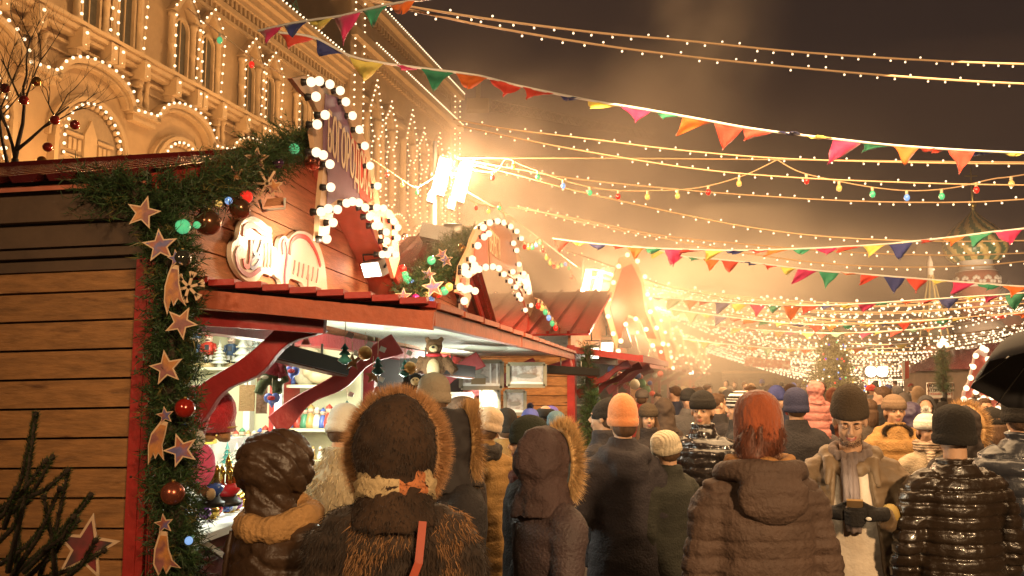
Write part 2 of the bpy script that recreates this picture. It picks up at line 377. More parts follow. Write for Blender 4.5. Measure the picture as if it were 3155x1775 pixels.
tag(q.build('light_chain', BULB, bld), kind='stuff')
# green scaffold mast behind the roof edge
ms = thing('roof_mast', 'pale green lattice mast on the roof edge of the stone building', 'mast', G(47, 20.3, -2))
m = MB()
for a, b in ((0, 0), (.7, 0), (.7, .7), (0, .7)): m.beam(G(46.5 + a, 20, -2 + b), G(46.5 + a, 27.5, -2 + b), .07, .07)
for i in range(9):
    z = 20.2 + i * .8; m.beam(G(46.5, z, -1.3), G(47.2, z + .8, -1.3), .05, .05); m.beam(G(47.2, z, -1.3), G(46.5, z + .8, -1.3), .05, .05); m.beam(G(46.5, z, -1.3), G(47.2, z, -1.3), .05, .05); m.beam(G(47.2, z, -1.3), G(47.2, z + .8, -2), .05, .05)
m.build('lattice', MATS['green_metal'], ms)
for i in range(9):
    s_ = 16 + i * 6.2
    light('building_floodlight', 'POINT', G(s_, 7.0, 3.2), 1050, (1, .57, .22), .35)
    light('building_ledge_light', 'POINT', G(s_ + 2, 15.0, 3.4), 400, (1, .60, .25), .3)

# ================================================================ CATHEDRAL far right
ca = thing('onion_domed_church', 'dark church tower with green and gold striped onion dome', 'church', P(975, 300, 95).xy.to_3d())
cb = P(976, 262, 95); bx, by = cb.x, cb.y; pm = 95 / FPX
def zy(py): return P(976, py, 95).z
def swirl(mb, c, prof, seg, stripes, twist, m0=0):
    rings = []
    for i, (r, z) in enumerate(prof):
        t = i / (len(prof) - 1); rings.append([V((c[0] + r * (1 + .045 * math.cos(stripes * (2 * math.pi * k / seg + twist * t))) * math.cos(2 * math.pi * k / seg), c[1] + r * (1 + .045 * math.cos(stripes * (2 * math.pi * k / seg + twist * t))) * math.sin(2 * math.pi * k / seg), z)) for k in range(seg)])
    n = seg; b0 = len(mb.v); mb.v += [tuple(p) for r in rings for p in r]
    for i in range(len(rings) - 1):
        t = (i + .5) / (len(prof) - 1)
        for j in range(n):
            k = (j + 1) % n; a = 2 * math.pi * (j + .5) / n
            mb.f.append([b0 + i * n + j, b0 + i * n + k, b0 + (i + 1) * n + k, b0 + (i + 1) * n + j]); mb.m.append(m0 + (1 if math.cos(stripes * (a + twist * t)) > 0 else 0)); mb.sm.append(True)
prof = []
for i in range(25):
    t = i / 24; z = zy(262 - 54 * t)
    r = 29 * pm * (math.sin(math.pi * min(1, (t + .16) / .62) * .5) if t < .2 else 1) if t < .35 else 29 * pm * (math.cos((t - .30) / .70 * math.pi / 2) ** 1.35)
    r = {0: 20}.get(i, None) * pm if i == 0 else max(r, .12)
    prof.append((r, z))
for i in range(1, 6): prof[i] = ((20 + 9 * math.sin(i / 6 * math.pi / 2)) * pm, prof[i][1])
m = MB(); swirl(m, (bx, by), prof, 72, 12, 1.3)
m.build('onion_dome', [mat('dome_green', (.02, .10, .045), .4, var=.2), mat('dome_gold', (.40, .30, .10), .4, var=.2)], ca)
m = MB(); m.tube([(bx, by, zy(210)), (bx, by, zy(168))], [.18, .06], 8); m.beam((bx - .7, by, zy(176)), (bx + .7, by, zy(176)), .12, .12); m.sphere((bx, by, zy(205)), .4, 10, 6); m.build('cross_spire', mat('old_gold', (.35, .25, .08), .35, metal=.8), ca)
m = MB(); m.lathe((bx, by, 0), [(19 * pm, zy(272)), (16 * pm, zy(270)), (15 * pm, zy(262)), (16 * pm, zy(260))], 24); m.build('dome_collar', mat('ch_white', (.5, .45, .4), .7, var=.1), ca)
m = MB(); m.lathe((bx, by, 0), [(17 * pm, zy(400)), (17 * pm, zy(310)), (19 * pm, zy(309)), (19 * pm, zy(300)), (18 * pm, zy(298)), (20 * pm, zy(290)), (20 * pm, zy(276)), (18 * pm, zy(271))], 24); m.build('drum', mat('ch_brick', (.22, .07, .04), .8, var=.2), ca)
m = MB()
for k in range(12):
    a = 2 * math.pi * k / 12; rr = 19.6 * pm
    for q in range(5):
        b = a + (q - 2) * .09; m.sphere((bx + (20.1 * pm) * math.cos(b), by + 20.1 * pm * math.sin(b), zy(283) + .5 - .12 * (q - 2) ** 2), .22, 6, 4)
    m.beam((bx + 17.4 * pm * math.cos(a), by + 17.4 * pm * math.sin(a), zy(330)), (bx + 17.4 * pm * math.cos(a), by + 17.4 * pm * math.sin(a), zy(313)), .35, .35)
m.lathe((bx, by, 0), [(20.3 * pm, zy(288)), (20.6 * pm, zy(286)), (20.3 * pm, zy(284.5))], 24)
m.build('white_relief', MATS['ch_white'], ca)
m = MB(); m.lathe((bx, by, 0), [(30 * pm, 0), (30 * pm, zy(345)), (25 * pm, zy(343)), (24 * pm, zy(334)), (27 * pm, zy(332)), (20 * pm, zy(322))], 8); m.build('lower_tier', mat('ch_low', (.25, .20, .16), .8, var=.2), ca)
c2 = P(1010, 300, 100)
m = MB(); prof2 = [((10 + 7 * math.sin(min(1, i / 5) * math.pi / 2)) * pm if i < 6 else 17 * pm * max(.02, math.cos((i - 5) / 11 * math.pi / 2)) ** 1.2, P(1010, 318 - 38 * i / 16, 100).z) for i in range(17)]
swirl(m, (c2.x, c2.y), prof2, 64, 10, -.8); m.build('onion_dome', [mat('dome_blue', (.02, .04, .09), .4), mat('dome_grey', (.10, .12, .14), .5)], ca)
m = MB(); m.lathe((c2.x, c2.y, 0), [(12 * pm, 0), (12 * pm, P(1010, 330, 100).z), (14 * pm, P(1010, 328, 100).z), (11 * pm, P(1010, 317, 100).z)], 20); m.build('drum', MATS['ch_brick'], ca)
light('dome_fill_light', 'POINT', (bx - 6, by - 14, 9), 11000, (1, .72, .45), .5)  # unseen lamp added to bring out the dome
# cone-roofed tower left of the dome
tw = thing('tent_roof_tower', 'slim dark tower with a steep tent roof left of the striped dome', 'tower', P(930, 380, 92).xy.to_3d())
t0 = P(932, 300, 92); m = MB(); m.lathe((t0.x, t0.y, 0), [(15 * pm, P(932, 345, 92).z), (2 * pm, P(932, 275, 92).z)], 8); m.build('tent_roof', mat('tent', (.06, .06, .045), .7, var=.2), tw)
m = MB(); m.lathe((t0.x, t0.y, 0), [(14 * pm, 0), (14 * pm, P(932, 345, 92).z)], 8); m.build('shaft', MATS['ch_brick'], tw)
m = MB(); m.lathe((t0.x, t0.y, 0), [(2.6 * pm, P(932, 277, 92).z), (2.6 * pm, P(932, 263, 92).z), (.4 * pm, P(932, 255, 92).z)], 8); m.build('lantern', MATS['ch_white'], tw)
m = MB()
for k in range(8):
    a = 2 * math.pi * k / 8
    m.beam((t0.x + 15.2 * pm * math.cos(a), t0.y + 15.2 * pm * math.sin(a), P(932, 345, 92).z), (t0.x + 2 * pm * math.cos(a), t0.y + 2 * pm * math.sin(a), P(932, 275, 92).z), .14, .14)
m.build('roof_rib', mat('rib_gold', (.3, .22, .08), .6), tw)
# wall building closing the square
wl = thing('brown_hall', 'long brown windowed hall closing the square behind the stalls', 'building', P(770, 380, 75).xy.to_3d())
m = MB(); a = P(722, 390, 78); b = P(835, 390, 74); zt = P(770, 372, 76).z; m.hexa([V((a.x, a.y, 0)), V((b.x, b.y, 0)), V((b.x, b.y + 6, 0)), V((a.x, a.y + 6, 0)), V((a.x, a.y, zt)), V((b.x, b.y, zt)), V((b.x, b.y + 6, zt)), V((a.x, a.y + 6, zt))]); m.build('wall', mat('hall', (.13, .075, .045), .8, var=.1), wl)
for i in range(9):
    q = a.lerp(b, .06 + i * .105); m = MB(); m.box((q.x, q.y - .05, zt - 1.1), (.35, .1, 1.1)); m.build('window', MATS['gum_dark'], wl)
m = MB(); m.beam((a.x, a.y - .2, zt), (b.x, b.y - .2, zt), .5, .25); m.build('cornice', MATS['gum_trim'], wl)
# dim tower and crane far off
cr = thing('tower_crane', 'dim tower crane with long lattice jib in the dark sky', 'crane', P(478, 370, 98).xy.to_3d())
m = MB(); a = P(478, 108, 98); b = P(655, 140, 110)
m.beam(V((a.x, a.y, 0)), a, .9, .9)
m.build('mast', mat('crane', (.10, .075, .055), .7), cr)
m = MB(); m.beam(a, b, .12, .12); m.beam(a + V((0, 0, 1.3)), b + V((0, 0, .9)), .12, .12)
for i in range(26):
    q = a.lerp(b, i / 26); q2 = a.lerp(b, (i + 1) / 26); m.beam(q, q2 + V((0, 0, 1.2)), .08, .08); m.beam(q2, q + V((0, 0, 1.3)), .08, .08)
m.build('jib', MATS['crane'], cr)
m = MB(); m.box(a + V((0, 0, .3)), (2.6, 1.5, 1.3)); m.box(a + V((0, 0, 2.2)), (.5, .5, 2.6)); m.build('cab', mat('crane_cab', (.22, .16, .10), .7), cr)
# ================================================================ STALLS 1 AND 2
a1 = R(7.5); d1 = V((math.sin(a1), math.cos(a1), 0)); n1 = V((math.cos(a1), -math.sin(a1), 0)); o1 = V((-1.695, 4.0, 0)); UP = V((0, 0, 1))
def F(u, z, n=0): return o1 + d1 * u + n1 * n + V((0, 0, z + .022 * min(n, 0) - .008 * u))
def FH(px, py, n=0):
    """the point of the stall front (offset n) seen at a photo position"""
    return HIT(px, py, o1 + n1 * n, n1)
def FHD(dx, dy, n=0): return FH(dx / 2.5156, dy / 2.5156, n)
def fu(p): q = p - o1; return q.dot(d1)
def fbox(mb, u0, u1, z0, z1, n0, n1_, mi=0):
    mb.hexa([F(u0, z0, n0), F(u1, z0, n0), F(u1, z0, n1_), F(u0, z0, n1_), F(u0, z1, n0), F(u1, z1, n0), F(u1, z1, n1_), F(u0, z1, n1_)], mi)
def gable(mb, u0, u1, zb, ua, za, n0, n1_, th, z_start=None):
    """horizontal boards filling a gable from zb up"""
    z = z_start or zb
    while z < za - .03:
        z2 = min(z + th - .009, za - .01)
        def lim(zz):
            if zz <= GB0: return u0, u1
            t = (zz - GB0) / (za - GB0); return u0 + (ua - u0) * t, u1 + (ua - u1) * t
        a0, a1_ = lim(z); b0, b1 = lim(z2)
        mb.hexa([F(a0, z, n0), F(a1_, z, n0), F(a1_, z, n1_), F(a0, z, n1_), F(b0, z2, n0), F(b1, z2, n0), F(b1, z2, n1_), F(b0, z2, n1_)])
        z += th
st = thing('market_stall', 'nearest wooden market stall with plank side wall, gable front and swung-up awning', 'market stall', F(1.7, 0, -1), group='wooden market stalls in the row')
# side wall facing the camera: horizontal boards
m = MB(); z = .02
while z < 2.44:
    h = .1385
    m.hexa([F(0, z, -5), F(.04, z, -5), F(.04, z, -.02), F(0, z, -.02), F(0, z + h - .011, -5), F(.04, z + h - .011, -5), F(.04, z + h - .011, -.02), F(0, z + h - .011, -.02)]); z += h
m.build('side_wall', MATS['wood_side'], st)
m = MB(); fbox(m, .045, .09, 0, 2.5, -5, -.03); m.build('wall_backing', MATS['gap_dark'], st); m = MB(); fbox(m, .02, .09, 2.5, 2.84, -5, -.03); m.build('eave_backing', MATS['dark_board'], st)
m = MB(); fbox(m, -.03, .10, 0, 2.56, -.075, .02); fbox(m, -.035, -.028, 0, 2.56, -.07, -.015)
for i in range(5): fbox(m, -.012, .012, 0, 2.66, .025 + i * .013, .033 + i * .013)
fbox(m, .0, .1, 0, 2.66, .02, .028); m.build('corner_post', MATS['red_paint'], st)
m = MB()
for k in range(3):
    for q in range(8): pass
for zz in (.4, .95, 1.5, 2.05, 2.5): m.sphere(F(-.036, zz, -.05), .006, 8, 4)
m.build('screws', MATS['black_plastic'], st)
m = MB(); fbox(m, -.05, .02, 2.585, 2.70, -5, .05); fbox(m, -.10, .0, 2.70, 2.86, -5, .10); fbox(m, -.06, .0, 2.53, 2.57, -5, .02); fbox(m, -.02, .02, 2.47, 2.585, -5, .0); m.build('eave_board', MATS['dark_board'], st)
# roof over the gable: ridge runs away from the street
AP = (1.9, 3.50); GB0 = 2.80
def roofpanel(mb, u0, z0, u1, z1, n0, n1_, pitch=.19, amp=.035, th=.012):
    """corrugated sheet with raised ribs running up the slope"""
    n = n0
    prof = []
    while n < n1_:
        prof += [(n, 0), (n + pitch * .55, 0), (n + pitch * .68, amp), (n + pitch * .87, amp)]; n += pitch
    prof.append((n1_, 0)); sl = V((0, 0, 1))
    vs = []; fs = []
    for (nn, e) in prof: vs += [F(u0, z0 + e, nn), F(u1, z1 + e, nn)]
    for i in range(len(prof) - 1): fs.append((2 * i, 2 * i + 1, 2 * i + 3, 2 * i + 2))
    mb.add(vs, fs)
m = MB(); roofpanel(m, -.16, 2.875, AP[0], AP[1] + .05, -5.2, .08); roofpanel(m, 3.75, 2.72, AP[0], AP[1] + .05, -5.2, .28)
m.beam(F(AP[0], AP[1] + .07, -5.2), F(AP[0], AP[1] + .07, .10), .16, .04)
m.build('roof', MATS['red_metal'], st)
m = MB(); m.hexa([F(-.15, 2.835, -5.1), F(AP[0], AP[1] - .01, -5.1), F(AP[0], AP[1] - .01, .06), F(-.15, 2.835, .06), F(-.15, 2.855, -5.1), F(AP[0], AP[1] + .02, -5.1), F(AP[0], AP[1] + .02, .06), F(-.15, 2.855, .06)])
m.hexa([F(3.74, 2.68, -5.1), F(AP[0], AP[1] - .01, -5.1), F(AP[0], AP[1] - .01, .24), F(3.74, 2.68, .24), F(3.74, 2.70, -5.1), F(AP[0], AP[1] + .02, -5.1), F(AP[0], AP[1] + .02, .24), F(3.74, 2.70, .24)])
m.build('roof_boarding', mat('pink_board', (.52, .15, .08), .6, var=.15, wave=('X', 3, .3)), st)
m = MB(); m.beam(F(-.16, 2.85, .075), F(AP[0], AP[1] + .02, .075), .03, .07); m.beam(F(3.76, 2.67, .27), F(AP[0], AP[1] + .0, .27), .03, .13); m.build('bargeboard', MATS['red_paint'], st)
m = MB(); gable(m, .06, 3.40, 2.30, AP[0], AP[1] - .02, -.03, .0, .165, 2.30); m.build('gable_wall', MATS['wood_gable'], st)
m = MB(); m.prism([F(.08, 2.3, -.05), F(3.38, 2.3, -.05), F(3.38, 2.78, -.05), F(AP[0], AP[1] - .05, -.05), F(.08, 2.78, -.05)], n1 * -.02); m.build('gable_backing', MATS['gap_dark'], st)
# header beam above the counter opening
m = MB(); fbox(m, .1, 3.5, 2.19, 2.29, -.06, .05); m.build('header_beam', MATS['red_bracket'], st)
# awning flap: near edge leaves the wall, outer edge runs on along the row
E0 = PD(478, 742, 4.02); E1 = PD(1082, 800, 3.95); E2 = PD(1440, 897, 11.4); H0 = F(.05, 2.38, .0)
W1 = F(3.5, 2.33, 0); W2 = F(8.0, 2.30, 0); E1b = E1.lerp(E2, .36)
aw = MB()
def awslab(mb, A, B, C, D, th=.015, off=0, mi=0):
    u = V((0, 0, 1)); mb.hexa([p + u * off for p in (A, B, C, D)] + [p + u * (off + th) for p in (A, B, C, D)], mi)
nr = 34
for i in range(nr):   # ribbed sheet seen from below
    f0, f1 = i / nr, (i + .8) / nr
    awslab(aw, E0.lerp(E1, 0).lerp(E0.lerp(E1, 1), f0), E0.lerp(E1, f1), W1.lerp(E1b, f1), W1.lerp(E1b, f0), .012, .012)
awslab(aw, E0, E1, E1b, W1, .008, .024, 1)
af = aw.build('awning', [MATS['soffit'], mat('soffit_groove', (.30, .31, .24), .6)], st)
m = MB(); awslab(m, E0 + V((0, -.03, 0)), E1 + V((.03, -.03, 0)), E1b + V((.03, 0, 0)), W1, .03, .045)
k = 0
for i in range(9):   # tile edges
    a = E0.lerp(E1, i / 9) + V((0, -.06, .06)); b = E0.lerp(E1, (i + .96) / 9) + V((0, -.06, .075)); m.beam(a, b, .09, .028)
m.build('awning_tiles', MATS['red_paint'], af)
m = MB(); m.beam(E0 + V((0, -.02, -.015)), E1 + V((.02, -.02, -.015)), .045, .085); m.build('edge_board', mat('edge_wood', (.42, .10, .045), .55, var=.2, vs=8, bump=.2), af)
m = MB(); m.beam(E0 + V((-.02, .10, -.10)), E0.lerp(E1, .55) + V((0, .10, -.08)), .05, .075); m.build('end_rail', MATS['red_bracket'], af)
def cap_row(A, B, par, n=9):
    m = MB()
    m.beam(A, B, .05, .075); m.build('edge_board', MATS['edge_wood'], par)
    m = MB()
    for i in range(n):
        a = A.lerp(B, i / n); b = A.lerp(B, (i + .93) / n); m.beam(a + UP * .055, b + UP * .06, .1, .03)
    m.build('awning_tiles', MATS['edge_wood'], par)
cap_row(E1, E1b, af, 5)
def bracket(A, B, w=.05, th=.14, par=None, M_='red_bracket'):
    """curved wooden strut from wall point A to awning point B"""
    m = MB(); d = (B - A); L = d.length; d.normalize(); sd = d.cross(UP).normalized(); u = sd.cross(d)
    if u.z < 0: u = -u
    N_ = 18; top = []; bot = []
    for i in range(N_ + 1):
        t = i / N_; p = A + d * L * t
        top.append(p + u * (th * .5 + .012 * math.sin(t * 9)))
        bot.append(p - u * (th * .5 * (1 - .35 * math.sin(math.pi * t)) + .022 * math.sin(t * 13 + 1) - .015))
    m.prism([p - sd * w / 2 for p in top + bot[::-1]], sd * w)
    o = m.build('bracket', MATS[M_], par); b = o.modifiers.new('b', 'BEVEL'); b.width = .008; b.segments = 2
    return o
bracket(FH(187, 417, .0), PD(800, 800, 4.25), .06, .15, st)
bracket(FH(274, 426, 0), PD(1000, 864, 5.6), .06, .14, st)
# ---------------- stall 2
s2 = thing('market_stall', 'second wooden market stall under the white arched sign, framed pictures on its front', 'market stall', F(5.8, 0, -1), group='wooden market stalls in the row')
A2 = (6.0, 3.55)
m = MB(); GB0 = 2.7; gable(m, 3.75, 8.2, 2.30, A2[0], 3.62, -.03, 0, .165, 2.30); m.build('gable_wall', MATS['wood_gable'], s2)
m = MB(); m.prism([F(3.8, 0.9, -.05), F(8.15, .9, -.05), F(8.15, 2.68, -.05), F(A2[0], 3.57, -.05), F(3.8, 2.68, -.05)], n1 * -.02); m.build('gable_backing', MATS['gap_dark'], s2)
m = MB(); roofpanel(m, 3.6, 2.66, A2[0], 3.68, -4.5, .28, .19, .04); roofpanel(m, 8.4, 2.66, A2[0], 3.68, -4.5, .28, .19, .04); m.build('roof', MATS['red_metal'], s2)
m = MB(); m.beam(F(3.6, 2.62, .27), F(A2[0], 3.66, .27), .03, .12); m.beam(F(8.4, 2.62, .27), F(A2[0], 3.66, .27), .03, .12); m.build('bargeboard', MATS['red_paint'], s2)
m = MB(); fbox(m, 3.5, 8.2, 2.17, 2.28, -.06, .05); m.build('header_beam', MATS['red_bracket'], s2)
m = MB()
nr = 20
for i in range(nr):
    f0, f1 = i / nr, (i + .8) / nr; awslab(m, W1.lerp(E1b, f0), W1.lerp(E1b, f1), W2.lerp(E2, f1), W2.lerp(E2, f0), .012, .012)
awslab(m, W1, E1b, E2, W2, .008, .024, 1)
af2 = m.build('awning', [MATS['soffit'], MATS['soffit_groove']], s2)
m = MB(); awslab(m, W1, E1b + V((.03, 0, 0)), E2 + V((.03, 0, 0)), W2, .03, .045); m.build('awning_tiles', MATS['red_paint'], af2)
cap_row(E1b + V((.01, .05, 0)), E2, af2, 11)
for (a, b) in (((380, 428), (481, 360)), ((452, 408), (536, 364)), ((510, 404), (572, 366))): 
    A = FH(*a, 0) if a[0] < 440 else FH(*a, .02)
    A = F(min(fu(A), 7.9), 1.55 + .2, 0) if fu(A) > 8 else A
    bracket(A, P(b[0], b[1] - 1, min(11, A.y + .1)), .06, .15, s2)
# brown shelf-lamp boxes hanging under the awning
for (x0, y0, x1, y1, yy) in ((270, 348, 342, 368, 5.0), (405, 362, 470, 372, 6.6), (545, 367, 596, 372, 10)):
    lb = thing('awning_heater', {270: 'long dark heater under the awning between the first two brackets', 405: 'dark heater under the awning beside the third bracket', 545: 'flat brown heater under the far end of the awning'}[x0], 'heater', P(x0, y0, yy), group='heaters under the awning')
    a = P(x0, y0 + 2, yy); b = P(x1, y1, yy + .5); m = MB(); m.beam(a, b, .13, .09); m.build('casing', MATS['black_plastic'], lb)
    m = MB(); m.beam(a - UP * .05, b - UP * .05, .1, .012); m.build('element', mat('heater_el', (.12, .05, .03), .4, metal=.5), lb)
    m = MB(); m.tube([a.lerp(b, .3), a.lerp(b, .3) + UP * .15], .008, 6); m.tube([a.lerp(b, .7), a.lerp(b, .7) + UP * .12], .008, 6); m.build('hanger', MATS['metal_grey'], lb)
# ================================================================ interior of stall 1: end partition with shelves
m = MB(); fbox(m, 3.3, 3.36, .1, 2.5, -2.4, -.02); 
z = .2
m.build('partition', MATS['shelf_cream'], st)
m = MB(); fbox(m, 3.285, 3.3, .1, 2.5, -1.06, -1.0)
fbox(m, 2.9, 3.36, .1, 2.5, -.66, -.56); m.build('inner_post', MATS['red_paint'], st)
m = MB(); fbox(m, 2.86, 2.9, .1, 2.5, -.60, -.54); fbox(m, 3.2, 3.29, .1, 2.5, -1.02, -.96); m.build('inner_strip', MATS['white'], st)
m = MB(); fbox(m, .1, 3.36, .1, 2.5, -2.45, -2.4); m.build('back_wall', MATS['shelf_cream'], st)
m = MB(); fbox(m, .1, 3.4, .1, .12, -2.4, 0); m.build('stall_floor', MATS['dark_board'], st)
m = MB(); fbox(m, .1, 3.3, 2.52, 2.55, -2.4, -.05); m.build('ceiling', MATS['shelf_cream'], st)
SH = []
for (x0, x1, py, yy) in ((182, 258, 367.5, 0), (182, 268, 447, 0), (286, 345, 384.5, 0), (286, 352, 426.5, 0), (286, 352, 457.5, 0)):
    q0 = HIT(x0, py, F(3.28, 0, 0), d1); q1 = HIT(x1, py, F(3.28, 0, 0), d1); m = MB(); z = q0.z - o1.z
    a = (q0 - o1).dot(n1); b = (q1 - o1).dot(n1); m.hexa([q0 - d1 * .28 - UP * .02, q1 - d1 * .28 - UP * .02, q1, q0][0:0] + [V((p.x, p.y, q0.z - .025)) for p in (q0 - d1 * .28, q1 - d1 * .28, q1, q0)] + [V((p.x, p.y, q0.z)) for p in (q0 - d1 * .28, q1 - d1 * .28, q1, q0)])
    m.build('shelf', MATS['shelf_cream'], st); SH.append(q0.z)
def shelfpt(px, z):   # on a shelf, front half
    o = F(3.28, 0, 0) - d1 * .15; r = ray(px, 378); r.z = 0; k = (o - V((0, 0, 0))).dot(d1) / r.dot(d1); p = r * k; return V((p.x, p.y, z))
# counter
CZ = 1.17
m = MB(); fbox(m, .25, 3.25, CZ - .04, CZ, -.95, .1); m.build('counter_top', MATS['white'], st)
m = MB(); fbox(m, .2, 3.3, .1, CZ - .05, .0, .04); m.build('counter_front', mat('ctr', (.12, .02, .018), .6, var=.2), st)
m = MB(); fbox(m, .3, 3.2, CZ, CZ + .16, -.95, -.62); fbox(m, .3, 3.2, CZ + .16, CZ + .34, -1.3, -.9); m.build('display_step', MATS['white'], st)
m = MB(); 
for i in range(40): m.beam(FH(190 + i * .9, 530 + i * .62, .06), FH(190 + i * .9, 536 + i * .62, .06), .012, .012)
m.build('cloth_edge', MATS['white'], st)
# ---------------- goods
def nutcracker(p, s, hat, coat, label):
    t = thing('nutcracker', label, 'nutcracker figure', p, group='nutcrackers on the top shelf')
    B = lambda f, n, c: (lambda mb: (f(mb), mb.build(n, mat('nc_' + c, NC[c], .35), t)))(MB())
    x, y, z = p
    B(lambda b: b.lathe(p, [(.055 * s, 0), (.055 * s, .03 * s), (.045 * s, .035 * s)], 14), 'base', 'wood')
    B(lambda b: (b.tube([(x - .02 * s, y, z + .03 * s), (x - .02 * s, y, z + .1 * s)], .014 * s), b.tube([(x + .02 * s, y, z + .03 * s), (x + .02 * s, y, z + .1 * s)], .014 * s)), 'leg', 'white')
    B(lambda b: (b.tube([(x - .02 * s, y - .003, z + .03 * s), (x - .02 * s, y - .003, z + .06 * s)], .017 * s), b.tube([(x + .02 * s, y - .003, z + .03 * s), (x + .02 * s, y - .003, z + .06 * s)], .017 * s)), 'boot', 'black')
    B(lambda b: (b.lathe(p, [(.04 * s, .1 * s), (.038 * s, .15 * s), (.045 * s, .19 * s), (.02 * s, .2 * s)], 14), b.tube([(x - .045 * s, y, z + .185 * s), (x - .06 * s, y, z + .12 * s)], .014 * s), b.tube([(x + .045 * s, y, z + .185 * s), (x + .06 * s, y, z + .12 * s)], .014 * s)), 'coat', coat)
    B(lambda b: b.box((x, y - .042 * s, z + .155 * s), (.03 * s, .01 * s, .04 * s)), 'front_panel', 'black')
    B(lambda b: b.sphere((x, y, z + .225 * s), (.034 * s, .034 * s, .036 * s), 12, 8), 'head', 'face')
    B(lambda b: (b.sphere((x, y - .03 * s, z + .212 * s), (.022 * s, .01 * s, .006 * s), 8, 5), b.sphere((x - .012 * s, y - .033 * s, z + .235 * s), .005 * s, 6, 4), b.sphere((x + .012 * s, y - .033 * s, z + .235 * s), .005 * s, 6, 4)), 'moustache', 'black')
    B(lambda b: b.lathe((x, y, z + .245 * s), [(.036 * s, 0), (.045 * s, .012 * s), (.04 * s, .035 * s), (.015 * s, .055 * s)], 14), 'hat', hat)
NC = dict(wood=(.6, .42, .2), white=(.75, .7, .62), black=(.02, .02, .02), red=(.6, .05, .03), blue=(.06, .10, .18), face=(.8, .55, .4), teal=(.05, .14, .14))
nutcracker(shelfpt(195, SH[0]), 1.0, 'blue', 'blue', 'blue-hatted nutcracker at the left end of the top shelf')
nutcracker(shelfpt(207.5, SH[0]), 1.08, 'red', 'red', 'red-coated nutcracker on the top shelf')
nutcracker(shelfpt(226, SH[0]) + d1 * .08, 1.02, 'teal', 'blue', 'dark-hatted nutcracker behind the small pale tree')
def ceramic_tree(p, h, r, m_, label, tiers=4, cat='ceramic tree', grp='ceramic trees'):
    t = thing('ceramic_tree', label, cat, p, group=grp); mb = MB(); pr = [(r * .3, 0), (r * .22, h * .12)]
    for i in range(tiers):
        z = h * (.14 + .72 * i / tiers); rr = r * (1 - i / (tiers + .6)); pr += [(rr * .96, z), (rr, z + h * .02), (rr * .35, z + h * .72 / tiers)]
    pr.append((.002, h)); mb.lathe(p, pr, 16)
    for i in range(tiers):
        z = h * (.16 + .72 * i / tiers); rr = r * (1 - i / (tiers + .6))
        for k in range(9): a = k * .7; mb.sphere(V(p) + V((rr * math.cos(a), rr * math.sin(a), z)), r * .06, 6, 4, 1)
    mb.build('tree_body', [MATS[m_], MATS['cream']], t); return t
mat('ceramic', (.68, .68, .58), .15, coat=.5); mat('ceramic_teal', (.05, .22, .2), .2, var=.2); mat('ceramic_grey', (.18, .2, .18), .3)
ceramic_tree(shelfpt(221, SH[0]) - d1 * .04, .235, .075, 'ceramic', 'small cream ceramic tree in front of the third nutcracker', 6)
ceramic_tree(shelfpt(242, SH[0]), .33, .095, 'ceramic', 'tall white ceramic tree on the top shelf', 4)
ceramic_tree(shelfpt(259, SH[0]) + V((0, -.1, .1)), .20, .06, 'ceramic_grey', 'dark tiered tree ornament hanging near the inner post', 4)
def blobfig(p, h, col, label, name='figurine', grp='small figurines on the shelves'):
    t = thing(name, label, 'figurine', p, group=grp); mb = MB(); r = h * .26
    mb.lathe(p, [(r, 0), (r * 1.05, h * .2), (r * .6, h * .6), (r * .3, h * .68)], 10); mb.build('body', mat('fig_%d' % (hash(col) % 9999), col, .3), t)
    mb = MB(); mb.sphere(V(p) + V((0, 0, h * .82)), h * .17, 10, 6); mb.build('head', mat('fig_face', (.75, .5, .35), .5), t)
    mb = MB(); mb.lathe(V(p) + V((0, 0, h * .88)), [(h * .18, 0), (h * .12, h * .1), (.001, h * .2)], 10); mb.build('hat', mat('fig_%d' % (hash(col) % 9999), col, .3), t)
pal = [((.6, .08, .05), 'red'), ((.75, .72, .6), 'white'), ((.1, .3, .16), 'green'), ((.1, .15, .45), 'blue'), ((.55, .35, .12), 'golden')]
rows = (('upper shelf behind the big gnome', SH[1], (186, 192, 198, 205, 212, 219, 226, 232, 238, 244, 250, 256, 262, 267), .17), ('middle right shelf', SH[3], (293, 299, 306, 312, 318, 324, 330, 337), .16), ('right shelf beside the inner post', SH[2], (291, 336, 342), .13), ('bottom right shelf', SH[4], (292, 297, 302, 308, 315, 322), .1))
for rn, zz, xs, hh in rows:
    for i, x in enumerate(xs):
        c, cn = pal[(i * 2 + len(xs)) % 5]
        blobfig(shelfpt(x, zz), hh * random.uniform(.85, 1.15), c, '%s figurine, %s in line from the left on the %s' % (cn, ['first', 'second', 'third', 'fourth', 'fifth', 'sixth', 'seventh', 'eighth', 'ninth', 'tenth', 'eleventh', 'twelfth', 'thirteenth', 'fourteenth'][i], rn))
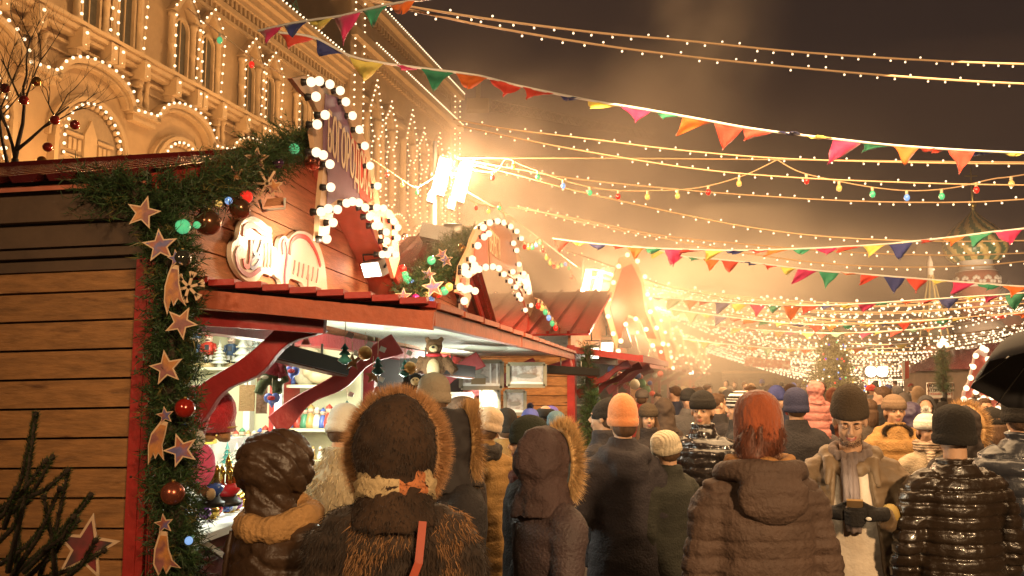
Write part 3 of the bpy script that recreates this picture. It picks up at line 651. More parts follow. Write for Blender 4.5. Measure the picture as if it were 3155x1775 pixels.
# pottery scene and pale cat on the right shelf
t = thing('pottery_cat', 'pale lying pottery cat on the right shelf', 'figurine', shelfpt(322, SH[2])); m = MB()
p = shelfpt(322, SH[2]); m.sphere(p + V((0, 0, .07)), (.13, .08, .07)); m.sphere(p + V((-.11, -.03, .11)), .055); m.lathe(p + V((-.14, -.03, .15)), [(.018, 0), (.001, .035)], 6); m.lathe(p + V((-.085, -.03, .15)), [(.018, 0), (.001, .035)], 6)
link('body', setm(remesh(m, .012, 3), mat('pot', (.55, .42, .25), .4, var=.2)), t)
t = thing('relief_plate', 'cream relief plate with a red fish leaning on the right shelf', 'plate', shelfpt(305, SH[2])); p = shelfpt(304, SH[2]); m = MB(); m.sphere(p + V((0, .05, .16)), (.15, .03, .17), 20, 10); m.build('plate', mat('plate', (.62, .52, .34), .35, var=.2, vs=30), t)
m = MB(); m.sphere(p + V((.02, .0, .22)), (.06, .02, .03), 12, 8, M=Matrix.Rotation(R(25), 3, 'Y')); m.build('fish', mat('fish', (.5, .1, .05), .3), t)
# toy house
p = HIT(216 + 10, 425, F(1.5, 0, -.8), n1) if False else F(2.3, CZ + .34, -1.0)
t = thing('toy_house', 'red, blue and yellow toy palace behind the glass trees', 'toy house', p); W_ = lambda c, d, mt, nm: (lambda b: (b.box(c, d), b.build(nm, mt, t)))(MB())
tm = mat('toy_red', (.6, .05, .03), .3); tyw = mat('toy_yellow', (.65, .42, .06), .3); tb = mat('toy_blue', (.05, .07, .4), .3)
W_(p + V((0, 0, .07)), (.36, .18, .14), MATS['cream'], 'wall'); W_(p + V((.14, -.08, .09)), (.12, .1, .18), tyw, 'tower'); W_(p + V((.02, -.1, .06)), (.1, .05, .12), tm, 'porch')
m = MB(); m.prism([p + V((-.19, -.11, .14)), p + V((.0, -.11, .25)), p + V((.19, -.11, .14))], V((0, .22, 0))); m.build('roof', tb, t)
m = MB(); m.lathe(p + V((.14, -.08, .18)), [(.08, 0), (.06, .05), (.001, .12)], 10); m.build('turret_roof', tm, t)
for i in range(4): m = MB(); m.box(p + V((-.14 + i * .06, -.092, .08)), (.025, .01, .05)); m.build('window', tb, t)
# rows of glass trees and baubles on the counter
cols = [('ceramic_teal', 'teal'), ('ceramic', 'white'), ('ceramic_grey', 'dark')]
for r_, (n_, z_, u0) in enumerate(((-.75, CZ + .16, .9), (-.35, CZ, .95), (-1.05, CZ + .34, .8))):
    for i in range(13):
        mt, cn = cols[(i + r_) % 3]; ceramic_tree(F(u0 + i * .16 + random.uniform(-.03, .03), z_, n_ + random.uniform(-.05, .05)), random.uniform(.13, .19), .05, mt, '%s little glass tree among the crowded trees on the %s' % (cn, ('middle display step', 'front of the counter', 'back display step')[r_]), 4, 'glass tree', 'little glass trees on the counter')
gb = [mat('glass_red', (.5, .02, .03), .08, coat=1), mat('glass_purple', (.2, .03, .3), .08, coat=1), mat('glass_blue', (.03, .08, .35), .08, coat=1), mat('glass_gold', (.5, .32, .06), .15, metal=.8), mat('glass_silver', (.6, .6, .6), .1, metal=.9)]
gn = ['red', 'purple', 'blue', 'gold', 'silver']
for i in range(24):
    p = F(.55 + (i // 2) * .085, CZ + .04 + random.uniform(0, .01), -.12 - (i % 2) * .12 + random.uniform(-.02, .02)); t = thing('glass_ball', '%s glass ball in the %s row of balls at the front of the counter' % (gn[i % 5], ['front', 'second'][i % 2]), 'glass ball', p, group='glass balls on the counter'); m = MB(); m.sphere(p, .038, 12, 8); m.build('ball', gb[i % 5], t); m = MB(); m.lathe(p, [(.02, -.04), (.022, -.034), (.012, -.03)], 8); m.build('base', gb[3], t)
def snowglobe(px, py, n, label, c2):
    p = FH(px, py, n); t = thing('snow_globe', label, 'snow globe', p, group='church snow globes at the counter edge'); m = MB(); m.lathe(p, [(.075, 0), (.08, .02), (.06, .03), (.05, .05)], 18); m.build('base', MATS['black_plastic'], t)
    m = MB(); m.lathe(p, [(.05, .05), (.07, .08), (.075, .10), (.045, .12)], 18); m.build('bowl', gb[c2], t)
    m = MB()
    for dx, dy, h in ((0, 0, .19), (-.035, 0, .12), (.035, 0, .12), (0, .03, .14), (-.02, -.03, .11), (.02, -.03, .11)):
        m.lathe(p + V((dx, dy, .11)), [(.014, 0), (.012, h * .5), (.018, h * .6), (.013, h * .75), (.002, h * .85), (.001, h)], 8)
    m.build('church', gb[3], t)
snowglobe(209, 506, .05, 'larger dark snow globe with golden church domes at the counter edge', 2); snowglobe(227, 505, .03, 'smaller red snow globe with golden church domes beside the dark one', 0)
# soft toys hanging at the left of the opening
def plush(p, s, body, cat, label, parts):
    t = thing('soft_toy', label, cat, p, group='soft toys hung in the opening'); x, y, z = p
    parts = [(nm, mt, [sh]) if nm in ('paw', 'eye') else (nm, mt, shs) for nm, mt, shs in parts for sh in (shs if nm in ('paw', 'eye') else [None])]
    for nm, mt, shapes in parts:
        m = MB()
        for sh in shapes:
            if len(sh) == 2: m.sphere((x + sh[0][0] * s, y + sh[0][1] * s, z + sh[0][2] * s), [q * s for q in sh[1]], 12, 8)
            else: m.tube([(x + a[0] * s, y + a[1] * s, z + a[2] * s) for a in sh[0]], [q * s for q in sh[1]], 8)
        me = remesh(m, .012 * max(s, .5), 3) if nm == 'body' else m.mesh(nm, [mt])
        link(nm, setm(me, mt), t)
    return t
pr = mat('plush_red', (.45, .02, .03), .9, var=.3, vs=30, bump=.5, bs=90, sheen=.6); pg = mat('plush_green', (.12, .13, .05), .9, var=.3, vs=40, bump=.5, bs=90); pb = mat('plush_brown', (.16, .08, .035), .95, var=.35, vs=40, bump=.7, bs=120); pc = mat('plush_cream', (.6, .45, .25), .9, bump=.4, bs=90); pk = mat('plush_pink', (.75, .12, .28), .9, var=.15, bump=.4, bs=60); pw = mat('plush_white', (.7, .66, .58), .95, bump=.8, bs=80); pt = mat('plush_tan', (.42, .24, .1), .95, bump=.5, bs=90); pn = mat('plush_black', (.02, .018, .016), .9)
plush(P(270, 372, 5.3), .8, None, 'soft toy', 'green soft toy in a red jacket hanging beside the inner post', [('body', pg, [((0, 0, 0), (.08, .06, .1)), ([(-.05, 0, -.08), (-.08, -.02, -.17)], (.045, .04, ), 0), ([(.05, 0, -.08), (.07, -.02, -.17)], (.045, .04), 0), ((.02, 0, .15), (.05, .05, .05)), ([(.09, 0, .05), (.13, -.02, -.08)], (.035, .03), 0)]), ('jacket', pr, [((0.01, 0, .03), (.09, .07, .09)), ([(.07, 0, .07), (.11, -.01, -.04)], (.042, .04), 0), ([(-.07, 0, .07), (-.1, -.01, -.02)], (.042, .04), 0)]), ('label', MATS['cream'], [((-.02, -.07, -.04), (.03, .004, .015))])])
plush(FH(217, 412, .0), .95, None, 'soft toy', 'large gnome soft toy in dark red robe under the first bracket', [('body', pt, [((0, 0, .02), (.1, .08, .12)), ([(-.04, 0, -.1), (-.045, -.03, -.16)], (.035, .04), 0), ([(.05, 0, -.1), (.055, -.03, -.16)], (.035, .04), 0)]), ('robe', pr, [((0, 0, .0), (.115, .09, .13)), ([(0, 0, .05), (0, 0, -.11)], (.09, .115), 0)]), ('hem', mat('hem_gold', (.5, .28, .06), .6), [((0, 0, -.085), (.122, .1, .014))])])
plush(FH(203, 402, .0) - V((0, .1, 0)), .85, None, 'soft toy', 'round red fluffy hat of a gnome toy beside the garland', [('body', pr, [((0, 0, 0), (.13, .1, .11)), ((.06, 0, .06), (.06, .05, .06))])])
plush(FH(199, 432, .05), .7, None, 'soft toy', 'small gnome toy with pointed red hat and white beard', [('body', pk, [((0.03, 0, -.24), (.1, .08, .16))]), ('beard', pw, [((0, -.06, -.05), (.07, .05, .08))]), ('hat', pr, [([(-.01, 0, 0), (.03, 0, .1), (.1, 0, .2)], (.06, .045, .008), 0)]), ('nose', pt, [((0, -.11, 0), (.02, .02, .02))])])
plush(FH(203, 480, .05), .75, None, 'soft toy', 'brown furry toy with cream paws sitting beside the garland', [('body', pb, [((-.04, 0, .03), (.08, .07, .1)), ([(-.02, -.03, -.05), (.08, -.1, -.08)], (.045, .035), 0), ((-.04, 0, .15), (.06, .06, .06))]), ('paw', pc, [((.1, -.12, -.08), (.03, .035, .04)), ((-.01, -.09, .06), (.03, .03, .05))])])
# hanging bear and black monkey near the middle
bp = P(434, 366, 6.4)
plush(bp, .95, None, 'soft toy', 'brown teddy bear with red collar hanging above the grey knit hat', [('body', pb, [((0, 0, 0), (.1, .08, .11)), ((0, 0, .15), (.07, .065, .065)), ((-.055, 0, .21), (.025, .015, .025)), ((.055, 0, .21), (.025, .015, .025)), ([(-.08, 0, .06), (-.17, -.03, -.05)], (.045, .04), 0), ([(.08, 0, .06), (.17, -.03, -.05)], (.045, .04), 0)]), ('belly', pc, [((0, -.055, -.02), (.055, .04, .08))]), ('muzzle', pc, [((0, -.06, .135), (.035, .03, .028))]), ('nose', pn, [((0, -.09, .145), (.014, .01, .01))]), ('collar', mat('collar', (.5, .02, .03), .5), [((0, -.02, .085), (.065, .06, .018))])])
plush(P(415, 384, 5.6), .6, None, 'soft toy', 'dark monkey soft toy with pale face hanging left of the teddy bear', [('body', pn, [((0, 0, -.1), (.09, .07, .1)), ((0, 0, .05), (.08, .07, .075)), ((-.1, 0, .06), (.04, .02, .05)), ((.1, 0, .06), (.04, .02, .05)), ([(-.06, 0, -.05), (-.15, 0, 0)], (.035, .03), 0)]), ('face', pc, [((0.01, -.06, .03), (.05, .025, .045))]), ('eye', pn, [((-.01, -.087, .045), (.008, .005, .008)), ((.03, -.087, .045), (.008, .005, .008))])])
# small hanging ornaments along the header
def hanger_orn(px, py, Y, kind, label):
    p = P(px, py, Y); t = thing('hanging_ornament', label, 'ornament', p, group='ornaments hung under the awning'); m = MB(); m.tube([p, p + UP * .12], .002, 4); m.build('string', MATS['cable'], t)
    if kind == 'star': MSTAR(p, .055, t, 'star', MATS['wood_side'])
    elif kind == 'tree': m = MB(); m.lathe(p - UP * .1, [(.01, 0), (.04, .02), (.015, .045), (.032, .05), (.012, .075), (.022, .08), (.001, .11)], 8); m.build('tree', MATS['ceramic_teal'], t)
    elif kind == 'heart': m = MB(); m.sphere(p + V((-.02, 0, 0)), (.03, .015, .03)); m.sphere(p + V((.02, 0, 0)), (.03, .015, .03)); m.lathe(p - UP * .06, [(.001, 0), (.03, .045)], 8); m.build('heart', mat('hblue', (.1, .15, .5), .3), t); m = MB(); m.sphere(p + V((0, -.02, 0)), (.025, .008, .015)); m.build('bow', pr, t)
    elif kind == 'ball': m = MB(); m.sphere(p, .042, 14, 10); m.build('ball', mat('orn_gold', (.62, .30, .08), .2, metal=.4), t)
    elif kind == 'bell': m = MB(); m.lathe(p - UP * .04, [(.03, 0), (.022, .02), (.012, .04), (.001, .045)], 10); m.build('bell', mat('orn_red', (.4, .06, .04), .3), t)
    elif kind == 'tagc': pass
    if kind != 'heart': m = MB(); m.box(p + V((.03, -.02, .05)), (.035, .003, .03), Matrix.Rotation(.4, 3, 'Y')); m.build('price_tag', MATS['white'], t)
def MSTAR(p, r, par, nm, mt, tilt=0, th=.006, k=5, inner=.42, nrm=V((0, -1, 0)), face=None, squash=1):
    """flat cut-out star with a pale rim and coloured face"""
    nrm = nrm.normalized(); x = nrm.cross(UP).normalized() * -1; y = x.cross(nrm) * -1
    if y.z < 0: y = -y
    def ring(q): return [V(p) + (x * math.cos(R(90 + tilt + i * 180 / k)) + y * math.sin(R(90 + tilt + i * 180 / k))) * (q if i % 2 == 0 else q * inner) for i in range(2 * k)]
    m = MB(); m.prism(ring(r), nrm * -th); o = m.build(nm, mt, par)
    if face: m = MB(); m.prism([q + nrm * .003 for q in ring(r * .78)], nrm * -.002); m.build('painted_face', face, par)
    return o
for a in ((237, 330, 5.2, 'star', 'brown wooden star hanging above the nutcrackers'), (345, 345, 4.4, 'tree', 'small teal tree ornament at the second bracket'), (365, 353, 4.9, 'ball', 'shiny gold ball ornament with white snowflake card'), (378, 358, 5.0, 'tree', 'small teal tree ornament right of the gold ball'), (405, 361, 5.4, 'tree', 'small tree ornament near the monkey toy'), (410, 368, 5.4, 'ball', 'pale gold apple ornament near the monkey toy'), (272, 398, 5.2, 'heart', 'blue and white heart ornament below the green soft toy'), (292, 371, 5.5, 'heart', 'blue clown ornament beside the right shelf'), (306, 338, 5.0, 'bell', 'red bell ornament near the tip of the first bracket'), (352, 362, 5.0, 'star', 'pale star ornament near the second bracket'), (373, 376, 5.2, 'star', 'dark red cut-out star hung beside the gold ball'), (377, 387, 5.6, 'bell', 'red glass bell hung in the dark gap'), (347, 402, 5.6, 'tree', 'green tree ornament hung beside the red inner post')): hanger_orn(*a)
# gingerbread boards
for i, (px, py, w_, h_, lb) in enumerate(((247, 398, .10, .17, 'tan gingerbread mould board hanging at the shelf'), (262, 395, .07, .24, 'dark carved wooden panel hanging beside the mould board'))):
    p = P(px, py, 5.6); t = thing('carved_board', lb, 'board', p); m = MB(); m.box(p, (w_, .015, h_)); m.build('panel', (pt, mat('carved', (.2, .09, .04), .6, var=.4, vs=25, bump=.6, bs=50))[i], t); m = MB(); m.tube([p + UP * h_ * .5, p + UP * (h_ * .5 + .08)], .004, 5); m.build('string', MATS['cable'], t)
# framed pictures on the second stall
def picture(x0, y0, x1, y1, Y, label, kind):
    a, b, c, d = P(x0, y0, Y), P(x1, y0, Y), P(x1, y1, Y), P(x0, y1, Y); t = thing('framed_picture', label, 'picture', d, group='framed winter pictures on the second stall')
    m = MB()
    for p, q in ((a, b), (b, c), (c, d), (d, a)): m.beam(p, q, .04, .04, up=V((0, 1, 0)))
    m.build('frame', mat('frame_grey', (.25, .2, .12), .5, var=.15), t)
    m = MB(); m.add([a + V((0, .01, 0)), b + V((0, .01, 0)), c + V((0, .01, 0)), d + V((0, .01, 0))], [(0, 1, 2, 3)]); m.build('canvas', mat('canvas' + kind, (.55, .48, .42), .7, var=.12, vs=18, col2=(.30, .22, .18), c2s=14, c2t=.56), t)
    def q(u, v, o=.0): return a.lerp(b, u) * (1 - v) + d.lerp(c, u) * v + V((0, -.004 - o, 0))
    m = MB(); m.prism([q(.0, .82), q(.4, .78), q(1, .84), q(1, 1), q(0, 1)], V((0, .006, 0))); m.build('snow', MATS['white'], t)
    if kind == 'a':
        m = MB(); m.prism([q(.25, .86, .004), q(.25, .62, .004), q(.6, .62, .004), q(.6, .86, .004)], V((0, .006, 0))); m.build('hut', mat('hut', (.3, .2, .1), .7), t)
        m = MB(); m.prism([q(.18, .64, .008), q(.42, .42, .008), q(.68, .62, .008)], V((0, .006, 0))); m.prism([q(.36, .42, .009), q(.36, .25, .009), q(.43, .1, .009), q(.5, .25, .009), q(.5, .42, .009)], V((0, .006, 0))); m.build('hut_roof', mat('hutroof', (.35, .33, .28), .7), t)
        m = MB(); [m.prism([q(x, 0, .01), q(x + .035, 0, .01), q(x + .045, .9, .01), q(x + .0, .9, .01)], V((0, .004, 0))) for x in (.7, .86)]; m.build('birch', MATS['white'], t)
    else:
        m = MB(); m.prism([q(.5 + .3 * math.cos(R(k)), .55 + .1 * math.sin(R(k)), .004) for k in range(0, 360, 30)], V((0, .004, 0))); m.build('painted_shape', mat('hut2', (.25, .22, .18), .7), t)
picture(461, 361.5, 502, 388, 8.4, 'large framed winter picture of a wooden chapel and birches', 'a'); picture(508, 364, 545, 386, 9.4, 'framed picture of a snowy river right of the chapel picture', 'b')
picture(505, 391, 525, 414, 10.2, 'small upright framed picture of a fir tree', 'c'); picture(481, 390, 499, 412, 10.4, 'small framed picture half hidden by the beige hat', 'd'); picture(450, 394, 472, 412, 9.6, 'small framed picture above the fur hat', 'e')
# warm front wall below pictures
m = MB(); fbox(m, 3.6, 8.2, 0, 2.2, -2.2, -2.15); fbox(m, 8.15, 8.2, 0, 2.3, -2.2, 0); fbox(m, 3.58, 3.62, 0, 2.4, -2.2, 0); m.build('interior_wall', MATS['shelf_cream'], s2)
for u_, v_, a_, b_ in ((3.52, 3.62, -.1, .03), (5.9, 6.0, -.1, .03), (8.1, 8.22, -.1, .03), (4.4, 4.5, -.7, -.6)): m = MB(); fbox(m, u_, v_, 0, 2.3, a_, b_); m.build('front_post', MATS['red_bracket'], s2)
m = MB(); fbox(m, 3.62, 8.1, 1.0, 1.05, -.6, .1); fbox(m, 3.62, 8.1, .0, 1.0, .0, .04); m.build('counter', MATS['red_bracket'], s2)
m = MB(); [fbox(m, 4.6, 8.0, z, z + .03, -2.1, -1.8) for z in (1.3, 1.65, 2.0)]; m.build('shelf', MATS['shelf_cream'], s2)
# ================================================================ SIGN BOARD ON THE GABLE (white, blobby outline)
def onface(pts, n): return [FHD(x, y, n) for x, y in pts]
ms = thing('shop_sign', 'white cut-out shop sign with red and blue lettering on the first gable', 'sign', FHD(700, 720, .04))
OUT1 = [(581, 640), (584, 610), (598, 601), (602, 585), (606, 562), (618, 549), (636, 543), (655, 552), (672, 568), (685, 572), (684, 600), (686, 622), (697, 622), (699, 650), (701, 612), (706, 596), (718, 592), (726, 604), (736, 588), (752, 580), (775, 584), (798, 604), (812, 640), (820, 680), (824, 735), (826, 757), (790, 752), (772, 748), (765, 742), (766, 715), (740, 702), (728, 700), (724, 724), (718, 732), (710, 728), (706, 705), (695, 697), (688, 688), (682, 696), (672, 690), (660, 688), (650, 706), (632, 711), (612, 702), (597, 684), (586, 662)]
def smooth_poly(p, it=1):
    for _ in range(it):
        q = []
        for i in range(len(p)):
            a, b = V(p[i]), V(p[(i + 1) % len(p)]); q += [tuple(a * .75 + b * .25), tuple(a * .25 + b * .75)]
        p = q
    return p
m = MB(); m.prism(onface(smooth_poly(OUT1), .045), n1 * -.028); m.build('board', mat('sign_white', (.72, .64, .50), .32, coat=.25), ms)
m = MB(); m.prism(onface(smooth_poly([(x + (-3), y + 3) for x, y in OUT1]), .012), n1 * -.006); m.build('board_back', mat('sign_edge', (.35, .12, .06), .6), ms)
def stroke(pts, w, n, mt, nm, par=ms):
    P_ = [FHD(x, y, n) for x, y in pts]; m = MB(); L_ = []; Rr = []
    for i, p in enumerate(P_):
        d = (P_[min(i + 1, len(P_) - 1)] - P_[max(i - 1, 0)]).normalized(); s_ = d.cross(n1).normalized(); ww = w if not hasattr(w, '__len__') else w[i]; L_.append(p + s_ * ww / 2); Rr.append(p - s_ * ww / 2)
    for i in range(len(P_) - 1): q = [L_[i], L_[i + 1], Rr[i + 1], Rr[i]]; m.prism(q, n1 * .004)
    return m.build(nm, mt, par)
def bez(pts, k=6):
    out = []
    n = len(pts)
    for i in range(n - 1):
        p0 = V(pts[max(i - 1, 0)]); p1 = V(pts[i]); p2 = V(pts[i + 1]); p3 = V(pts[min(i + 2, n - 1)])
        for j in range(k):
            t = j / k; out.append(tuple(.5 * ((2 * p1) + (-p0 + p2) * t + (2 * p0 - 5 * p1 + 4 * p2 - p3) * t * t + (-p0 + 3 * p1 - 3 * p2 + p3) * t ** 3)))
    out.append(tuple(pts[-1])); return out
sr = mat('sign_red', (.62, .04, .03), .3); sb = mat('sign_blue', (.22, .26, .45), .3); sp = mat('sign_mauve', (.38, .09, .13), .3)
stroke(bez([(613, 594), (617, 572), (636, 567), (660, 585), (683, 592)]), .035, .05, sr, 'letter')
stroke(bez([(632, 603), (630, 640), (626, 668), (616, 668), (613, 650)]), .03, .05, sr, 'letter')
stroke(bez([(604, 622), (594, 640), (602, 675), (628, 692), (655, 676)]), .028, .05, sp, 'letter')
stroke(bez([(641, 604), (636, 630), (646, 640), (656, 618), (659, 602)]), .022, .05, sb, 'letter'); stroke(bez([(657, 616), (652, 655), (636, 675), (629, 662), (645, 646), (656, 652)]), .022, .05, sb, 'letter')
for x in (667, 675, 683): stroke(bez([(x, 610), (x - 1, 650), (x - 4, 672)]), .018, .05, mat('sign_pale', (.45, .24, .18), .3), 'letter')
stroke(bez([(712, 640), (711, 612), (718, 606), (722, 640), (716, 690), (717, 722)]), .022, .05, sp, 'letter')
stroke(bez([(728, 640), (734, 607), (752, 594), (775, 602), (795, 635), (806, 670)]), [.03] * 31, .05, sr, 'letter')
for x, y in ((742, 655), (753, 660), (764, 664), (776, 668), (788, 672), (800, 676)): stroke(bez([(x, y), (x - 2, y + 22), (x - 5, y + 34)]), .016, .05, MATS['sign_pale'], 'letter')
stroke(bez([(776, 690), (774, 712), (773, 735)]), .018, .05, MATS['sign_pale'], 'letter')
tp = FHD(799, 740, .052); put_text('на Красной площади', .075, tp, (d1 + V((0, 0, -.0))), UP, mat('txt_red', (.5, .06, .04), .4), ms, 'small_lettering', .002, .15, sx=.62)
# oval emblem sign on the second stall
ov = thing('oval_sign', 'round white emblem sign with blue church drawing on the second gable', 'sign', FHD(1168, 780, .06))
def fring(cx, cy, r, n, k=40): c = FHD(cx, cy, n); return [c + d1 * r * math.cos(2 * math.pi * i / k) + UP * r * math.sin(2 * math.pi * i / k) for i in range(k)]
ro = (FHD(1168, 732, .06) - FHD(1168, 832, .06)).length / 2
m = MB(); m.prism(fring(1168, 780, ro, .06), n1 * -.03); m.build('board', MATS['sign_white'], ov)
for rr, c in ((.93, sb), (.88, MATS['sign_white']), (.72, sb), (.69, MATS['sign_white'])):
    m = MB(); m.prism(fring(1168, 780, ro * rr, .063 + (.95 - rr) * .01), n1 * .002); m.build('ring', c, ov)
c = FHD(1168, 780, .07); m = MB()
for dx, h, w_ in ((0, .75, .22), (-.25, .5, .16), (.25, .5, .16)): m.prism([c + d1 * ro * (dx - w_ / 2) + UP * ro * -.35, c + d1 * ro * (dx + w_ / 2) + UP * ro * -.35, c + d1 * ro * (dx + w_ / 2) + UP * ro * (h - .4), c + d1 * ro * dx + UP * ro * (h - .1), c + d1 * ro * (dx - w_ / 2) + UP * ro * (h - .4)], n1 * .003)
for i in range(7): a = R(40 + i * 16.5); m.beam(c + (d1 * math.cos(a) + UP * math.sin(a)) * ro * .45, c + (d1 * math.cos(a) + UP * math.sin(a)) * ro * .66, .02, .01, up=n1)
m.build('church_drawing', sb, ov)
# ================================================================ BULB-EDGED ARCH SIGNS
def bulbsign(name, label, out, panels, bl, n, texts, r=.028, cap=True):
    t = thing('bulb_sign', label, 'sign', FHD(*out[0], n), group=None)
    m = MB(); m.prism(onface(out, n), n1 * -.03); m.build('board', mat('sign_cream', (.55, .35, .20), .4, var=.05), t)
    for k, (poly, mt) in enumerate(panels): m = MB(); m.prism(onface(poly, n + .003 + .002 * k), n1 * .003); m.build('painted_panel', mt, t)
    me = None; ms_ = None
    for x, y in bl:
        p = FHD(x, y, n + .055)
        o = bpy.data.objects.new('bulb', None) if False else None
        if me is None:
            q = MB(); q.sphere((0, 0, 0), r, 12, 8); me = q.mesh('bulb', [BULBN]); q = MB(); q.tube([V((0, 0, 0)) - n1 * .02, V((0, 0, 0)) - n1 * .062], [.016, .024], 8); ms_ = q.mesh('socket', [MATS['black_plastic']]); fixn(me); fixn(ms_)
        b = bpy.data.objects.new('bulb', me); COL.objects.link(b); b.location = p; b.parent = t; b.matrix_parent_inverse = worldm(t).inverted()
        s_ = bpy.data.objects.new('socket', ms_); COL.objects.link(s_); s_.parent = b
    for (tx, sz, x, y, mt, sx, sh) in texts:
        put_text(tx, sz, FHD(x, y, n + .012), d1, UP, mt, t, 'lettering', .002, sh, sx)
    m = MB(); pts = [FHD(x, y, n - .06) for x, y in out[-8:]]; m.tube(pts, .008, 6); m.build('power_cable', MATS['black_plastic'], t)
    return t
SBL = mat('panel_blue', (.22, .11, .17), .35, var=.12); SRD = mat('panel_red', (.55, .06, .03), .35, var=.12); CRM = mat('letter_cream', (.75, .58, .38), .5)
O_1 = [(735, 197), (772, 190), (815, 204), (850, 230), (880, 262), (905, 300), (915, 345), (928, 380), (938, 425), (948, 470), (956, 515), (985, 530), (1004, 560), (1000, 600), (1006, 650), (992, 700), (975, 640), (955, 600), (938, 548), (918, 522), (890, 512), (862, 514), (842, 530), (832, 560), (826, 604), (800, 606), (803, 560), (806, 500), (812, 440), (816, 400), (792, 372), (786, 330), (806, 292), (786, 252), (758, 228)]
bulbsign('s', 'tall bulb-edged sign with blue and red panels above the first stall', O_1,
    [([(818, 235), (850, 245), (872, 290), (884, 345), (895, 420), (898, 470), (905, 500), (850, 500), (822, 520), (824, 440), (812, 385), (812, 330)], SBL), ([(884, 345), (915, 380), (930, 440), (940, 500), (925, 512), (908, 500), (898, 470), (895, 420), (880, 330)], SRD), ([(960, 545), (985, 560), (985, 630), (965, 600)], SRD)],
    [(783, 206), (803, 204), (830, 212), (856, 228), (795, 243), (870, 256), (887, 291), (818, 289), (798, 313), (904, 326), (918, 367), (796, 383), (813, 390), (830, 413), (931, 417), (832, 471), (950, 468), (826, 525), (808, 533), (849, 527), (872, 511), (887, 507), (903, 510), (838, 560), (919, 522), (948, 522), (965, 524), (930, 545), (822, 601), (944, 568), (955, 568), (990, 556), (1001, 572), (972, 584), (973, 606), (1000, 598), (984, 628), (996, 640), (975, 640), (962, 640)],
    .42, [])
BS = bpy.data.objects['s'] if 's' in bpy.data.objects else [o for o in bpy.data.objects if o.name.startswith('bulb_sign')][0]
a_, b_ = FHD(826, 335, .432), FHD(940, 470, .432); tm0 = text_mesh('БОГОРОДСКАЯ', .36); w0 = max(v.co.x for v in tm0.vertices) - min(v.co.x for v in tm0.vertices)
put_text('БОГОРОДСКАЯ', .36, (a_ + b_) / 2, b_ - a_, UP, CRM, BS, 'lettering', .002, 0, (b_ - a_).length / w0)
O_2 = [(1180, 625), (1187, 600), (1198, 575), (1215, 560), (1240, 552), (1265, 553), (1285, 565), (1305, 590), (1316, 612), (1300, 625), (1310, 650), (1316, 685), (1330, 690), (1345, 760), (1356, 822), (1340, 815), (1325, 780), (1313, 735), (1290, 700), (1265, 682), (1238, 676), (1210, 680), (1196, 690), (1182, 700), (1180, 730), (1186, 745), (1175, 775), (1168, 745), (1150, 735), (1155, 700), (1158, 670)]
bulbsign('s', 'crescent bulb-edged sign with red panel above the second stall', O_2,
    [([(1188, 668), (1196, 610), (1215, 578), (1224, 572), (1228, 668), (1205, 672)], SRD), ([(1226, 572), (1262, 565), (1285, 585), (1296, 625), (1300, 660), (1300, 690), (1270, 676), (1232, 669)], mat('panel_fade', (.42, .16, .08), .4, var=.1)), ([(1160, 700), (1172, 700), (1170, 728), (1158, 726)], SRD), ([(1312, 700), (1326, 700), (1330, 740), (1320, 730)], SRD)],
    [(1188, 652), (1194, 667), (1170, 672), (1202, 618), (1218, 596), (1230, 588), (1216, 572), (1232, 560), (1252, 556), (1268, 560), (1285, 570), (1300, 582), (1312, 600), (1292, 612), (1300, 630), (1306, 665), (1290, 684), (1318, 688), (1170, 685), (1178, 690), (1192, 680), (1205, 677), (1222, 672), (1240, 671), (1255, 675), (1268, 690), (1284, 707), (1308, 703), (1322, 722), (1298, 722), (1304, 742), (1330, 735), (1310, 752), (1336, 768), (1322, 780), (1352, 806), (1158, 722), (1170, 728), (1180, 726), (1195, 732), (1168, 757)],
    .75, [('БЕРЕСТА', .36, 1246, 622, CRM, .50, 0)], r=.036)
# ================================================================ FIR GARLANDS
def garland(path, rad, dens, name, label, gold=.06, nlen=.055):
    t = thing('fir_garland', label, 'garland', path[0]); ps = resample([V(p) for p in path], .02); core = MB(); core.tube(ps[::3], rad * .32, 6); core.build('stem', MATS['bark'], t)
    gr = MB(); L_ = len(ps)
    for i in range(int(L_ * .02 * dens)):
        p = random.choice(ps); th = random.uniform(0, 2 * math.pi); ph = random.gauss(0, .35); d = V((math.cos(th), math.sin(th) * .9, math.sin(ph) + random.uniform(-.6, .6))).normalized()
        ln = rad * random.choice((random.uniform(.5, .95), random.uniform(.8, 1.3))); tw = 17; k0 = random.random() < gold
        gr.blade(p, d, ln, .006, 1)
        for j in range(tw):
            q = p + d * ln * (.25 + .78 * j / tw); dd = (d * random.uniform(.3, .9) + V((random.uniform(-1, 1), random.uniform(-1, 1), random.uniform(-1, 1)))).normalized(); gr.blade(q, dd, nlen * random.uniform(.5, 1.0), .0055, 1 if k0 else 0)
    gr.build('needles', [MATS['needle'], MATS['needle_gold']], t); return t
GY = 3.86
gp = [PD(455, 1470, GY), PD(448, 1380, GY), PD(440, 1250, GY), PD(436, 1100, GY), PD(432, 950, GY), PD(436, 800, GY), PD(438, 680, GY), PD(425, 600, GY), PD(385, 520, GY)]
garland(gp, .130, 1150, 'g', 'thick fir garland running down the red corner post of the first stall')
gp2 = [PD(255, 478, GY + .1), PD(350, 490, GY), PD(440, 492, 4.0), PD(520, 470, 4.25), PD(600, 434, 4.6), PD(680, 392, 4.9), PD(765, 348, 5.2)]
garland(gp2, .185, 1150, 'g', 'fir garland with coloured lights along the gable edge of the first stall')
gp3 = [PD(1020, 740, 7.3), PD(1060, 715, 7.5), PD(1110, 680, 7.9), PD(1130, 640, 8.6), PD(1165, 610, 9.4), PD(1195, 588, 9.9)]
